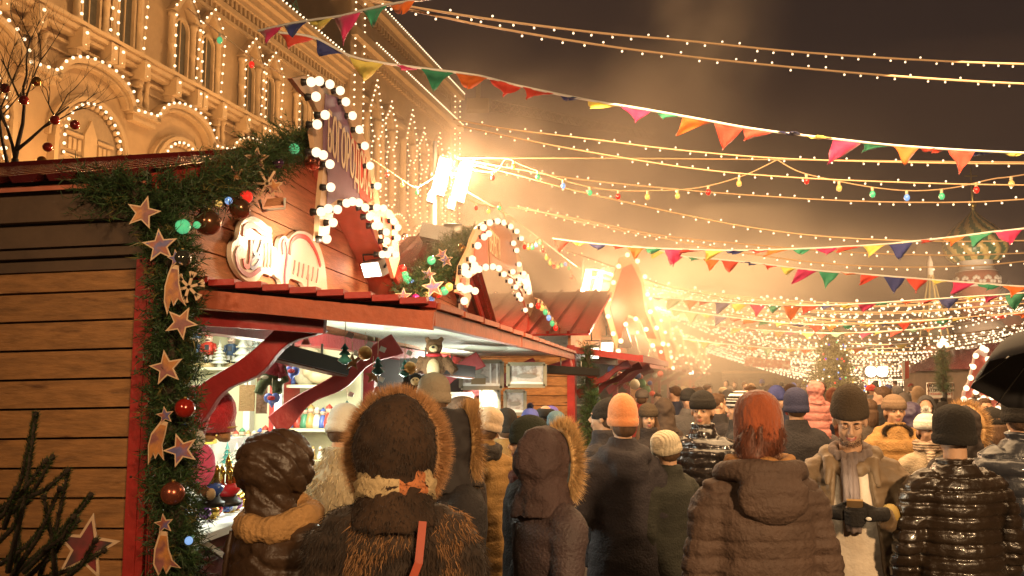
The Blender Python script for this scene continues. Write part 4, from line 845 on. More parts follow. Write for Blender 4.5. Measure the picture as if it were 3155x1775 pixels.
garland(gp3, .20, 700, 'g', 'fir garland with baubles along the gable edge of the second stall', nlen=.065)
# ornaments on the garlands
FC = [mat('star_face_a', (.50, .20, .05), .5, var=.3, vs=30, col2=(.26, .09, .08), c2s=14, c2t=.5), mat('star_face_b', (.35, .10, .05), .5, var=.3, vs=30, col2=(.12, .10, .25), c2s=20, c2t=.5)]
RIM = mat('star_rim', (.66, .44, .26), .5)
def star(dx, dy, r, Y, tilt, label, k=5, f=0):
    p = PD(dx, dy, Y - .16 if Y < 5 else Y - .2); t = thing('wooden_star', label, 'star', p, group='painted wooden stars on the garlands'); MSTAR(p, r / 2.5156 / FPX * Y, t, 'rim', RIM, tilt, face=FC[f], k=k, nrm=V((.1 * math.sin(tilt), -1, .05))); return t
for a in ((360, 535, 44, GY, -12, 'large dark painted star at the top corner of the garland'), (402, 618, 44, GY, 8, 'large orange painted star just below the top corner'), (455, 812, 42, GY, -25, 'orange star level with the awning edge'), (418, 925, 44, GY, 12, 'orange star beside the nutcrackers'), (455, 1132, 42, GY, 20, 'plain orange star above the copper bauble'), (646, 400, 34, 4.8, 0, 'upright wooden star on the sloping garland'), (590, 440, 26, 4.5, 20, 'small wooden star hanging in the middle of the sloping garland'), (690, 470, 24, 4.7, 15, 'pale small star at the lower edge of the sloping garland')):
    star(*a[:5], a[5], f=len(a[5]) % 2)
for a in ((1090, 722, 30, 7.4, 10, 'orange star at the lower end of the second garland'), (1078, 690, 20, 7.6, -10, 'small pale star on the second garland'), (1015, 745, 22, 7.2, 0, 'hanging pale star at the bottom tip of the second garland'), (1122, 655, 20, 8.0, 10, 'small star in the middle of the second garland'), (1112, 640, 18, 8.1, 30, 'tiny blue star near the gold bauble')):
    star(*a[:5], a[5], f=1)
def comet(x, y, r, pts, label):
    p = PD(x, y, GY - .17); t = thing('wooden_comet', label, 'star', p, group='painted wooden comets on the garland'); MSTAR(p, r / 2.5156 / FPX * GY, t, 'star_head', RIM, 10, face=FC[1])
    q = [PD(a, b, GY - .165) for a, b in pts]; m = MB(); m.prism(q, V((0, .006, 0))); m.build('tail', RIM, t); c = sum(q, V()) / len(q); m = MB(); m.prism([c + (k - c) * .84 - V((0, .003, 0)) for k in q], V((0, .002, 0))); m.build('painted_face', FC[0], t)
comet(443, 650, 23, [(432, 665), (449, 668), (450, 710), (458, 748), (468, 770), (448, 752), (436, 770), (430, 752), (420, 792), (412, 760), (414, 720), (422, 690)], 'upper wooden comet pointing up to a star')
comet(415, 1045, 22, [(405, 1058), (422, 1062), (415, 1095), (408, 1120), (412, 1158), (398, 1140), (390, 1155), (385, 1140), (372, 1170), (372, 1120), (380, 1090)], 'middle wooden comet left of the dark red bauble')
comet(412, 1318, 24, [(402, 1336), (420, 1338), (424, 1380), (434, 1410), (455, 1430), (430, 1425), (418, 1445), (410, 1425), (398, 1449), (385, 1420), (388, 1380)], 'lowest wooden comet near the bottom of the post')
def bauble(dx, dy, r, Y, mt, label):
    p = PD(dx, dy, Y - .14); rr = r / 2.5156 / FPX * Y; t = thing('bauble', label, 'bauble', p, group='baubles on the garlands'); m = MB(); m.sphere(p, rr, 20, 14); m.build('glass_ball', mt, t); m = MB(); m.tube([p + UP * rr * .95, p + UP * rr * 1.18], rr * .18, 8); m.build('cap', MATS['old_gold'], t)
BC = mat('bauble_copper', (.42, .12, .07), .25, metal=.75); BR = mat('bauble_red', (.40, .02, .01), .12, metal=.3, coat=1); BG = mat('bauble_gold', (.6, .30, .06), .2, metal=.8); BD = mat('bauble_dark', (.22, .10, .05), .2, metal=.7)
for a in ((465, 1027, 24, GY, BR, 'shiny dark red bauble beside the small gnome toy'), (435, 1241, 28, GY, BC, 'matt copper bauble low on the post garland'), (524, 560, 32, 4.2, BD, 'large dark bronze bauble under the sloping garland'), (604, 525, 26, 4.5, BD, 'brown glass bauble hanging above the white sign'), (786, 408, 21, 5.1, BC, 'copper bauble at the top end of the sloping garland'), (700, 410, 14, 4.9, mat('bauble_plum', (.10, .04, .10), .2, metal=.5), 'small plum bauble inside the sloping garland'), (458, 650, 22, GY, mat('bauble_black', (.03, .03, .02), .08, coat=1), 'black glossy bauble behind the upper comet'), (1158, 633, 18, 8.6, BG, 'gold bauble at the top of the second garland'), (1142, 690, 17, 8.2, BG, 'gold bauble beside the second bulb sign'), (1045, 750, 11, 7.3, mat('bauble_pink', (.5, .03, .25), .2, metal=.5), 'pink bauble at the bottom of the second garland'), (1093, 738, 11, 7.5, BG, 'small gold bauble right of the orange star')): bauble(*a)
def mini(dx, dy, Y, c, r, label):
    p = PD(dx, dy, Y - .17); t = thing('garland_light', label, 'light', p, group='coloured lights on the garlands'); m = MB(); m.sphere(p, r, 10, 8); m.build('bulb', LEDC[c], t); m = MB(); m.tube([p + V((0, r, 0)), p + V((0, r * 2.6, .01))], r * .4, 6); m.build('socket', MATS['green_metal'], t)
for a in ((460, 570, 4.0, 'green', .035, 'bright green garland light near the corner'), (495, 566, 4.1, 'green', .018, 'small green light beside the bronze bauble'), (620, 495, 4.6, 'red', .035, 'glowing red garland light above the sign'), (575, 505, 4.4, 'blue', .02, 'pale blue light on the sloping garland'), (550, 512, 4.4, 'yellow', .02, 'amber light on the sloping garland'), (740, 375, 5.1, 'green', .033, 'green light at the top of the sloping garland'), (475, 1360, GY, 'blue', .018, 'small blue light low in the post garland')): mini(*a)
for i, (x, y, c) in enumerate(((1012, 677, 'red'), (1017, 692, 'green'), (1025, 705, 'green'), (1038, 715, 'blue'), (1050, 728, 'red'), (1072, 745, 'yellow'), (1082, 752, 'blue'), (1102, 738, 'red'), (1118, 732, 'green'), (1130, 722, 'yellow'), (1085, 655, 'green'))): mini(x, y, 7.6, c, .04, ('red', 'green')[0] * 0 + c + ' light, %s from the left on the second garland' % ['first', 'second', 'third', 'fourth', 'fifth', 'sixth', 'seventh', 'eighth', 'ninth', 'tenth', 'eleventh'][i])
sf = thing('snowflake_ornament', 'pale wooden snowflake on the right edge of the post garland', 'snowflake', PD(475, 722, GY - .1)); m = MB(); c = PD(475, 722, GY - .14)
for k in range(6):
    a = R(60 * k + 15); e = c + V((math.cos(a), 0, math.sin(a))) * .07; m.beam(c, e, .012, .006, up=V((0, 1, 0)))
    for s_ in (-.5, .5): f_ = c.lerp(e, .6); m.beam(f_, f_ + V((math.cos(a + s_), 0, math.sin(a + s_))) * .03, .01, .006, up=V((0, 1, 0)))
m.build('flake', RIM, sf)
sf = thing('snowflake_ornament', 'pale wooden snowflake on the sloping garland', 'snowflake', PD(672, 468, 4.6)); m = MB(); c = PD(672, 462, 4.55)
for k in range(6): a = R(60 * k); m.beam(c, c + V((math.cos(a), 0, math.sin(a))) * .08, .012, .006, up=V((0, 1, 0)))
m.build('flake', RIM, sf)
# work lamp frame at the gable
fr = thing('bracket_lamp', 'small switched-off lamp in a bent wire bracket under the sloping garland', 'lamp', PD(690, 520, 4.9)); m = MB(); m.tube([PD(653, 503, 4.85), PD(660, 530, 4.85), PD(716, 524, 4.85), PD(716, 498, 4.85)], .009, 6); m.build('wire_bracket', MATS['white'], fr); m = MB(); m.hexa([PD(672, 500, 4.9), PD(712, 496, 4.9), PD(714, 516, 4.9), PD(664, 520, 4.9)] + [PD(672, 500, 5.0), PD(712, 496, 5.0), PD(714, 516, 5.0), PD(664, 520, 5.0)]); m.build('housing', MATS['wood_gable'], fr)
# ================================================================ FLOODLIGHTS
def floodbox(px, py, Y, label, w=.2, h=.16, ang=0, tgt=None):
    p = P(px, py, Y); t = thing('floodlight', label, 'floodlight', p); m = MB(); M = Matrix.Rotation(ang, 3, 'Z') @ Matrix.Rotation(R(25), 3, 'X'); m.box(p, (w, .09, h), M); m.build('housing', MATS['metal_grey'], t)
    m = MB(); m.box(p + M @ V((0, -.05, 0)), (w * .9, .008, h * .86), M); m.build('lens', FLOOD, t); m = MB(); m.tube([p + M @ V((-w * .55, 0, 0)), p + V((-w * .55, .05, h * .9)), p + V((w * .55, .05, h * .9)), p + M @ V((w * .55, 0, 0))], .01, 6); m.tube([p + V((0, .05, h * .9)), p + V((0, .1, h * 1.8))], .012, 6); m.build('yoke', MATS['black_plastic'], t)
    return p
pl = floodbox(375, 268, 6.9, 'small bright floodlight aimed at the white shop sign', .2, .13, R(-35))
light('sign_lamp', 'SPOT', FHD(815, 655, .5), 60, (1, .80, .55), .05, FHD(770, 655, .04), 120, 1)
light('sign_wash', 'POINT', F(2.6, 3.1, .75), 55, (1, .68, .42), .15)
# pole with double floods, repeated down the row
def pole_lamp(Y, px, py, label, n=2, sc=1.0, en=400):
    p = P(px, py, Y); t = thing('floodlight_pole', label, 'lamp post', (p.x, p.y, 0), group='double floodlight posts along the stall row')
    m = MB(); m.tube([(p.x - .1, p.y + .1, 0), (p.x - .1, p.y + .1, p.z + .55 * sc)], [.05, .035], 10); m.build('post', MATS['metal_grey'], t)
    for k in range(n):
        c = p + V((k * .30 * sc, -.05 * k, -.11 * k * sc)); M = Matrix.Rotation(R(14), 3, 'Y') @ Matrix.Rotation(R(10), 3, 'Z') @ Matrix.Rotation(R(-8), 3, 'X')
        m = MB(); m.box(c + V((0, .06, 0)), (.20 * sc, .1, .58 * sc), M); m.box(c + M @ V((-.06 * sc, .02, -.36 * sc)), (.1 * sc, .12, .16 * sc), M); hs = m.build('lamp_housing', MATS['metal_grey'], t)
        m = MB(); m.box(c + V((0, -.005, 0)), (.17 * sc, .02, .5 * sc), M); m.build('lamp_lens', FLOOD, hs)
    m = MB(); m.beam(p + V((-.15, .1, .05)), p + V((.35, .1, .05)), .04, .04); m.build('cross_arm', MATS['metal_grey'], t)
    light('flood_light', 'POINT', p + V((.25, -.55, -.1)), en, (1, .60, .31), .22)
    return p
q1 = pole_lamp(12.3, 441, 176, 'nearest post with two big glowing floodlights above the first roofs', 2, 1, 1300)
q2 = pole_lamp(23, 587, 279, 'second post with slim double floodlight', 2, 1.0, 1500)
q3 = pole_lamp(34, 641, 311, 'third floodlight post in the row', 2, 1.0, 1700)
q4 = pole_lamp(46, 668, 337, 'fourth floodlight post in the row', 2, 1.0, 1700)
q5 = pole_lamp(58, 682, 347, 'farthest floodlight post in the row', 2, 1.0, 1700)
for (x, y, Y, lb) in ((607, 346, 15.2, 'bright floodlight at the foot of the third bulb sign'), (592, 352, 13.5, 'pale lit floodlight on the third stall roof edge'), (691, 372, 40, 'distant floodlight over the far stalls')): p = floodbox(x, y, Y, lb, .22, .2, 0); light('stall_flood', 'POINT', p + V((.5, -.6, .2)), 22, (1, .7, .4), .15)
# grey projector / mailbox-like lamp housings behind gable 2
t = thing('projector', 'grey cylinder-backed projector standing behind the second roof', 'projector', P(448, 236, 9.5)); a = P(438, 236, 9.5); m = MB(); m.box(a, (.35, .5, .16), Matrix.Rotation(R(12), 3, 'Y')); m.build('casing', MATS['metal_grey'], t); m = MB(); m.tube([P(444, 232, 9.5), P(462, 232, 9.5)], .10, 16); m.build('barrel', MATS['metal_grey'], t); m = MB(); m.tube([P(434, 240, 9.5), P(430, 262, 9.5)], .02, 6); m.build('stand', MATS['metal_grey'], t)
# twin lamps at the end of the street
for i, x in enumerate((871, 882)):
    p = P(x, 371.5, 38); t = thing('street_floodlight', ('left', 'right')[i] + ' one of the two round glaring lamps at the end of the street', 'floodlight', p, group='twin glaring lamps'); m = MB(); m.sphere(p, .24, 16, 10); m.build('lens', FLOOD, t); m = MB(); m.lathe(p + V((0, .2, 0)), [(.31, 0), (.31, .02), (.2, .3)], 16, M=Matrix.Rotation(R(-90), 3, 'X')); m.build('housing', MATS['black_plastic'], t); m = MB(); m.tube([p + V((0, .3, 0)), V((p.x, p.y + .3, 0))], .06, 8); m.build('post', MATS['metal_grey'], t)
    light('far_flood', 'POINT', p + V((0, -.7, .1)), 700, (1, .66, .32), .3)
# ================================================================ FAR STALLS (a prototype, copied down the row)
TR = .2562; dR = V((math.sin(math.atan(TR)), math.cos(math.atan(TR)), 0)); nR = V((dR.y, -dR.x, 0))
def far_stall(idx, org, W=5.0, signk=0, label=''):
    def H(u, z, n=0): return org + dR * u + nR * n + UP * z
    def hb(m, u0, u1, z0, z1, n0, n1_): m.hexa([H(u0, z0, n0), H(u1, z0, n0), H(u1, z0, n1_), H(u0, z0, n1_), H(u0, z1, n0), H(u1, z1, n0), H(u1, z1, n1_), H(u0, z1, n1_)])
    t = thing('market_stall', label, 'market stall', H(W / 2, 0, -1), group='wooden market stalls in the row')
    m = MB(); z = .02
    while z < 2.35: hb(m, 0, .04, z, z + .13, -3.5, 0); z += .14
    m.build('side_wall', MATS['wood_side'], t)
    m = MB(); hb(m, .04, .07, 0, 2.4, -3.5, -.02); hb(m, W - .1, W, 0, 2.6, -3.5, 0); hb(m, 0, W, 0, 2.5, -3.5, -3.4); m.build('wall_backing', MATS['dark_board'], t)
    m = MB(); hb(m, -.03, .12, 0, 2.42, -.05, .06); m.build('corner_post', MATS['red_paint'], t); m = MB(); hb(m, W - .12, W, 0, 2.4, -.05, .05); m.build('corner_post', MATS['red_paint'], t)
    m = MB(); hb(m, 0, W, 2.2, 2.34, -.03, .04); m.build('header_beam', MATS['red_bracket'], t)
    m = MB(); m.prism([H(0, 2.34, 0), H(W, 2.34, 0), H(W, 2.6, 0), H(W / 2, 3.3, 0), H(0, 2.6, 0)], nR * -.04); m.build('gable_wall', MATS['wood_gable'], t)
    m = MB()
    for s_ in (0, 1):
        u0 = -.2 if s_ == 0 else W + .2
        m.prism([H(u0, 2.55, .3), H(W / 2, 3.42, .3), H(W / 2, 3.42, -3.6), H(u0, 2.55, -3.6)], UP * .03)
        k = -3.6
        while k < .3: m.beam(H(u0, 2.60, k), H(W / 2, 3.47, k), .04, .04); k += .3
    m.build('roof', MATS['red_metal'], t)
    m = MB(); m.prism([H(-.1, 2.34, 0), H(W + .1, 2.34, 0), H(W + .1, 2.2, 1.0), H(-.1, 2.2, 1.0)], UP * .04); m.build('awning', MATS['soffit'], t)
    m = MB(); m.beam(H(-.1, 2.22, 1.02), H(W + .1, 2.22, 1.02), .05, .10); m.beam(H(-.1, 2.36, 0), H(-.1, 2.22, 1.0), .05, .09); m.build('edge_board', MATS['red_paint'], t)
    for u in (.4, 2.0, 3.6): bracket(H(u, 1.7, .02), H(u, 2.16, .8), .06, .12, t)
    m = MB(); hb(m, .1, W - .1, 1.0, 1.06, -.7, .15); hb(m, .1, W - .1, 0, 1.0, 0, .05); m.build('counter', MATS['red_bracket'], t)
    m = MB(); hb(m, .2, W - .2, 1.35, 1.38, -3.3, -3.0); hb(m, .2, W - .2, 1.8, 1.83, -3.3, -3.0); hb(m, W - .3, W - .12, 1.4, 1.43, -3.0, -.2); hb(m, W - .3, W - .12, 1.8, 1.83, -3.0, -.2); m.build('shelf', MATS['shelf_cream'], t)
    light('stall_inside_light', 'POINT', H(W / 2, 2.0, -1.0), 45, (.95, .95, .75), .2)
    # bulb sign
    sg = thing('bulb_sign', label.replace('wooden market stall', 'bulb-edged sign above the stall'), 'sign', H(2.2, 2.5, .5), group='bulb-edged signs over the far stalls')
    c = 2.4; sh = [[(-.25, 2.4), (-.5, 3.1), (-.32, 3.6), (-.15, 4.0), (.1, 4.1), (.35, 3.7), (.45, 3.1), (.75, 2.5), (.5, 2.5), (.3, 2.9), (0, 3.0), (-.12, 2.8)],
                   [(-1.0, 2.3), (-.8, 3.2), (-.5, 3.9), (0, 4.1), (.45, 3.9), (.8, 3.2), (1.1, 2.2), (.85, 2.2), (.55, 2.9), (0, 3.1), (-.5, 2.95), (-.75, 2.3)],
                   [(-.8, 2.6), (-.9, 3.0), (-.6, 3.3), (-.6, 3.8), (-.1, 4.1), (.4, 3.9), (.45, 3.3), (.8, 3.0), (.7, 2.5), (.4, 2.8), (0, 2.9), (-.4, 2.85)]][signk % 3]
    dS = V((.86, .51, 0)); nS = V((.51, -.86, 0)); pts = [H(c, b, .55) + dS * a for a, b in sh]; m = MB(); m.prism(pts, nS * -.03); m.build('board', MATS['sign_cream'], sg)
    cc = sum(pts, V()) / len(pts); m = MB(); m.prism([cc + (p - cc) * .8 + nS * .004 for p in pts], nS * .003); m.build('painted_panel', SRD, sg)
    rr = .034 + .0006 * org.y; bl_ = MB(); bl_.sphere((0, 0, 0), rr, 8, 6); bl_ = bl_.mesh('bulb', [BULB]); fixn(bl_)
    for p in resample(pts + [pts[0]], .27 + .003 * org.y): o = bpy.data.objects.new('bulb', bl_); COL.objects.link(o); o.location = p + nS * .05; o.parent = sg; o.matrix_parent_inverse = worldm(sg).inverted()
    light('sign_glow', 'POINT', cc + nS * .6, 60 + org.y * 2, (1, .66, .34), .2)
    return t
for i, (Y, px, k) in enumerate(((12.3, 571, 0), (19, 603, 1), (26, 638, 2), (33, 659, 0), (41, 676, 1), (50, 690, 2))):
    p = P(px, 378, Y); far_stall(i, V((p.x, Y, 0)), 4.9, k, 'wooden market stall with red roof, %s in the row' % ['third', 'fourth', 'fifth', 'sixth', 'seventh', 'eighth'][i])
# garland column and goods at stall 3
p3 = P(588, 378, 12.1); garland([V((p3.x, 12.1, .9)), V((p3.x, 12.1, 2.4))], .14, 320, 'g', 'dark fir garland on the red post of the third stall', nlen=.07)
t = thing('bauble', 'red bauble hanging on the third stall garland', 'bauble', P(590, 373, 12)); m = MB(); m.sphere(P(591, 373, 11.8), .08, 12, 8); m.build('glass_ball', BR, t)
for i in range(26):
    u = random.random(); Y = 13 + i * .45; x0 = P(571, 378, 12.3).x + TR * (Y - 12.3); p = V((x0 + random.uniform(-.1, .3), Y, random.uniform(1.5, 2.15)))
    c, cn = pal[i % 5]; t = thing('hanging_ornament', '%s ornament hanging in the openings of the far stalls' % cn, 'ornament', p, group='%s ornaments in the far stalls' % cn); m = MB(); m.sphere(p, random.uniform(.06, .12), 8, 6); m.build('ball', mat('far_%s' % cn, tuple(min(1, q * 1.2) for q in c), .3), t)
# ================================================================ LIGHT STRINGS
def crv(pts, Y0, Y1, sag=0):
    pts = list(pts)
    if pts[-1][0] >= 2600: (xa, ya), (xb, yb) = pts[-2:]; Y1 += (Y1 - Y0) * 600 / (xb - pts[0][0]); pts.append((xb + 600, yb + (yb - ya) / (xb - xa) * 600 - 12))
    b = bez([V((x, y, 0)) for x, y in pts], 10); x0 = b[0][0]; x1 = b[-1][0]; return [PD(q[0], q[1], Y0 + (Y1 - Y0) * (q[0] - x0) / (x1 - x0)) for q in b]
lm = None
def ledstring(path, label, step=.13, near=True, grp='string lights across the square', cr=.006, ln=.034, tr=.0085):
    t = thing('light_string', label, 'string lights', path[0], group=grp); ps = resample(path, step); m = MB(); m.tube(path, cr, 5); m.build('cable', MATS['cable'], t)
    global lm
    if near:
        q = MB(); q.sphere((0, 0, 0), tr, 8, 6); q.tube([(0, 0, -ln), (0, 0, -tr * .5)], tr * .62, 5, 1); bm_ = q.mesh('bulb', [TIP, MATS['cable']]); fixn(bm_)
    st_ = MB(); k = 0; rest = MB(); rs = MB()
    for i, p in enumerate(ps[1:-1]):
        d = V((random.uniform(-.4, .4), random.uniform(-.3, .3), random.choice((1, -1, -1)))).normalized(); e = p + d * ln
        if near and k < 100:
            b = bpy.data.objects.new('bulb', bm_); COL.objects.link(b); b.location = e; b.rotation_euler = d.to_track_quat('Z', 'Y').to_euler(); b.parent = t; b.matrix_parent_inverse = worldm(t).inverted(); k += 1
        else: rs.sphere(e, tr, 6, 4); rs.tube([p, e], tr * .55, 4, 1)
    if rs.v: rs.build('bulb_row', [TIP, MATS['cable']], t)['kind'] = 'stuff'
    return t
S = [([(905, -8), (1040, 18), (1230, 48), (1500, 82), (1720, 102), (2000, 130), (2300, 150), (2600, 162)], 4.7, 6.2, 'topmost string of small white lights'),
     ([(930, 2), (1100, 40), (1235, 68), (1500, 112), (1740, 143), (2000, 170), (2300, 195), (2600, 212)], 4.8, 6.0, 'second string of small white lights from the top'),
     ([(1140, 300), (1280, 325), (1500, 352), (1700, 377), (1950, 398), (2250, 408), (2600, 412)], 9.5, 9.0, 'light string starting at the corner of the stone building'),
     ([(1150, 315), (1320, 352), (1500, 386), (1750, 425), (2000, 447), (2300, 460), (2600, 466)], 9.5, 9.0, 'light string just below the one from the building corner'),
     ([(1165, 402), (1300, 425), (1450, 450), (1700, 476), (1900, 492), (2150, 506), (2400, 509), (2600, 500)], 12, 10, 'light string leaving the nearest floodlight post'),
     ([(1165, 408), (1300, 440), (1450, 480), (1700, 536), (1900, 574), (2100, 597), (2350, 607), (2600, 605)], 12, 10, 'steeper light string leaving the nearest floodlight post'),
     ([(1280, 520), (1450, 550), (1650, 590), (1850, 612), (2100, 632), (2350, 642), (2600, 636)], 14, 12, 'light string below the nearest post, upper of two'),
     ([(1300, 518), (1500, 567), (1700, 605), (1850, 633), (2050, 660), (2250, 672), (2450, 668), (2600, 655)], 14, 12, 'light string below the nearest post, lower of two'),
     ([(1395, 620), (1520, 662), (1650, 712), (1800, 745), (1950, 765), (2200, 770), (2600, 752)], 20, 18, 'light string passing over the second post'),
     ([(1490, 688), (1650, 722), (1900, 765), (2200, 786), (2600, 762)], 22, 18, 'upper of two light strings leaving the second post'),
     ([(1490, 692), (1650, 748), (1900, 796), (2200, 815), (2600, 782)], 22, 18, 'lower of two light strings leaving the second post')]
for pts, y0, y1, lb in S:
    pa = crv(pts, y0, y1); ym = (y0 + y1) / 2; ledstring(pa, lb, .135 if ym < 8 else .17, True, tr=.0068 + .0010 * (ym - 5), ln=.020 + .002 * (ym - 5), cr=.0055 + .0004 * ym)
# fans of far strings from every post to the right-hand side
nm = 0
for (q, lo, hi, cnt) in ((q2, 24, 22, 11), (q3, 34, 30, 16), (q4, 46, 40, 14), (q5, 58, 50, 10)):
    for k in range(cnt):
        Ye = q.y - 3 + k * 1.7 * (q.y / 30); xe = P(1024, 378, Ye).x + 1.0; ze = q.z - .55 + .085 * k
        a = q + V((.1, 0, .3)); b = V((xe, Ye, ze)); path = []
        sg = random.uniform(.055, .075) * (b - a).length
        for i in range(19): t_ = i / 18; p = a.lerp(b, t_); p.z -= 4 * sg * t_ * (1 - t_); path.append(p)
        nm += 1
        ledstring(path, 'distant white light string in the fan from the %s floodlight post' % {q2: 'second', q3: 'third', q4: 'fourth', q5: 'farthest'}[q] if False else 'distant string of lights fanning out over the far crowd', .36, False, 'far strings of lights over the crowd', cr=.004 + .00035 * q.y, ln=.07, tr=.020 + .0008 * q.y)
# festoon of coloured lamps
def festoon(pts, Y0, Y1, label, step=.42, r=.028, seq=('red', 'yellow', 'green', 'blue', 'green', 'red', 'yellow', 'yellow')):
    pa = crv(pts, Y0, Y1); t = thing('festoon', label, 'festoon lights', pa[0]); m = MB(); m.tube(pa, r * .25, 5); m.build('cable', MATS['cable'], t)
    for i, p in enumerate(resample(pa, step)[1:-1]):
        q = MB(); q.sphere(p - UP * r * 2.4, (r, r, r * 1.25), 10, 8); b = q.build('bulb', LEDC[seq[i % len(seq)]], t); q = MB(); q.tube([p, p - UP * r * 1.5], r * .5, 6); q.build('socket', MATS['cream'], b)
festoon([(1175, 425), (1245, 432), (1275, 400), (1320, 418), (1440, 460), (1540, 478), (1640, 480), (1760, 472), (1870, 442), (1955, 402)], 12, 10.5, 'coloured festoon sagging from the nearest floodlight post', .40, .034)
festoon([(1955, 402), (2010, 432), (2090, 452), (2200, 472), (2300, 480), (2400, 472), (2500, 450), (2600, 436)], 10.5, 10, 'coloured festoon continuing to the right edge', .40, .036)
festoon([(470, 20), (520, 60), (575, 100), (640, 150), (690, 175), (730, 200)], 7, 7.6, 'coloured festoon hanging in front of the ornate facade', .33, .026, ('green', 'red', 'blue', 'yellow', 'green', 'red', 'deep'))
festoon([(935, 400), (980, 430), (1040, 470), (1070, 460), (1100, 440)], 11, 12, 'coloured festoon behind the first bulb sign', .3, .03)
festoon([(1170, 495), (1200, 512), (1250, 522), (1258, 512), (1275, 560)], 10, 9.5, 'short coloured festoon near the second bulb sign', .22, .024)
festoon([(1310, 605), (1335, 612), (1360, 600), (1370, 630), (1395, 660), (1425, 655), (1440, 690), (1450, 705)], 12, 15, 'coloured festoon looping right of the second bulb sign', .22, .03)
festoon([(1345, 750), (1365, 760), (1390, 800), (1410, 825)], 10.5, 12.5, 'coloured festoon dropping behind the second stall', .28, .035)
m = MB(); tcb = thing('support_cable', 'plain cable running level from the nearest floodlight post', 'cable', q1); m.tube(crv([(1150, 398), (1500, 398), (2000, 402), (2600, 408)], 12, 10), .010, 5); m.build('wire', MATS['cable'], tcb)
m = MB(); tcb = thing('support_cable', 'thin cable sloping from the nearest post down to the second post', 'cable', q1); m.tube([PD(1170, 480, 12), PD(1285, 545, 14), PD(1450, 670, 22)], .012, 5); m.build('wire', MATS['cable'], tcb)
# ================================================================ BUNTING
FO = ['red', 'blue', 'yellow', 'magenta', 'green', 'orange']
def bunting(pts, Y0, Y1, label, w=.30, L=.30, seq=FO, k0=0, gap=1.12):
    pa = crv(pts, Y0, Y1); t = thing('bunting', label, 'bunting', pa[0]); m = MB(); m.tube(pa, .006 + .0003 * (Y0 + Y1), 5); m.build('cord', MATS['white'], t)
    ps = resample(pa, w / 2); i = 0; n = 0; per = 2
    while i + 2 < len(ps):
        a, mid, b = ps[i], ps[i + 1], ps[i + 2]; d = (b - a); wind = V((random.uniform(.1, .9) * -1, random.uniform(-.5, .5), 0)) * L * random.choice((random.uniform(.0, .6), random.uniform(.8, 1.9))); drop = -L * random.choice((random.uniform(.08, .3), random.uniform(.2, .6), random.uniform(.5, 1.0)))
        tip = mid + wind * .6 + UP * drop; m = MB(); N_ = 5; rows = []
        for r_ in range(N_ + 1):
            f = r_ / N_; la = a.lerp(tip, f); lb = b.lerp(tip, f); row = []
            for c_ in range(5):
                g_ = c_ / 4; p = la.lerp(lb, g_); ph = g_ * 5 + f * 3 + n * 1.7; p = p + V((.1 * math.sin(ph), .35 * math.sin(ph * 1.3), .22 * math.sin(ph + 1))) * L * .60 * (f ** .7) * (1 - .6 * f * f); row.append(p)
            rows.append(row)
        vs = [p for r in rows for p in r]; fs = [(r * 5 + c, r * 5 + c + 1, r * 5 + c + 6, r * 5 + c + 5) for r in range(N_) for c in range(4)]
        m.add(vs, fs, 0, True); o = m.build('flag', FLAG[seq[(n + k0) % len(seq)]], t); sd = o.modifiers.new('s', 'SOLIDIFY'); sd.thickness = .003; i += per; n += 1
bunting([(700, 82), (790, 95), (880, 140), (960, 158), (1050, 170), (1200, 190), (1300, 215), (1470, 250), (1620, 275), (1760, 300), (1900, 325), (2100, 350), (2300, 370), (2600, 386)], 5.6, 6.8, 'nearest bunting of coloured pennants sweeping down to the right', .25, .20, ['red', 'blue', 'yellow', 'magenta', 'green', 'orange', 'red'])
bunting([(650, 78), (720, 62), (790, 50), (860, 40), (930, 22), (1000, 8), (1090, -5)], 5.2, 4.4, 'short bunting crossing the top of the facade', .22, .19, ['magenta', 'blue', 'yellow', 'magenta', 'green', 'orange', 'blue'])
bunting([(1390, 600), (1470, 610), (1600, 622), (1740, 628), (1850, 630), (1950, 628), (2100, 622), (2250, 612), (2400, 596), (2500, 583), (2600, 572)], 13, 9.5, 'bunting rising to the right in front of the striped dome', .30, .27, ['red', 'yellow', 'blue', 'red', 'orange', 'green', 'magenta'])
bunting([(1590, 618), (1660, 630), (1720, 645), (1800, 652), (1900, 662), (2050, 680), (2150, 688), (2300, 700), (2450, 712), (2600, 722)], 14, 11, 'bunting sloping down right under the church dome', .30, .27, ['red', 'yellow', 'magenta', 'green', 'orange', 'red', 'blue'])
bunting([(1600, 742), (1700, 752), (1800, 760), (1950, 768), (2100, 768), (2300, 756), (2450, 746), (2600, 735)], 21, 16, 'mid-distance bunting, upper of the far pair', .40, .34, ['yellow', 'magenta', 'green', 'orange', 'red', 'blue'])
bunting([(1650, 772), (1760, 788), (1850, 800), (1960, 812), (2080, 818), (2200, 814), (2330, 806), (2450, 798), (2600, 785)], 23, 18, 'mid-distance bunting, lower of the far pair', .40, .34, ['red', 'orange', 'green', 'yellow', 'blue'])
bunting([(1680, 800), (1800, 820), (1950, 832), (2100, 838), (2250, 832), (2400, 820)], 28, 24, 'far bunting among the dense light strings', .42, .34, ['yellow', 'red', 'mint', 'orange', 'magenta'])
bunting([(1700, 850), (1850, 868), (2000, 878), (2150, 875), (2300, 862)], 36, 32, 'farthest bunting low over the crowd', .5, .4, ['red', 'yellow', 'orange', 'mint'])
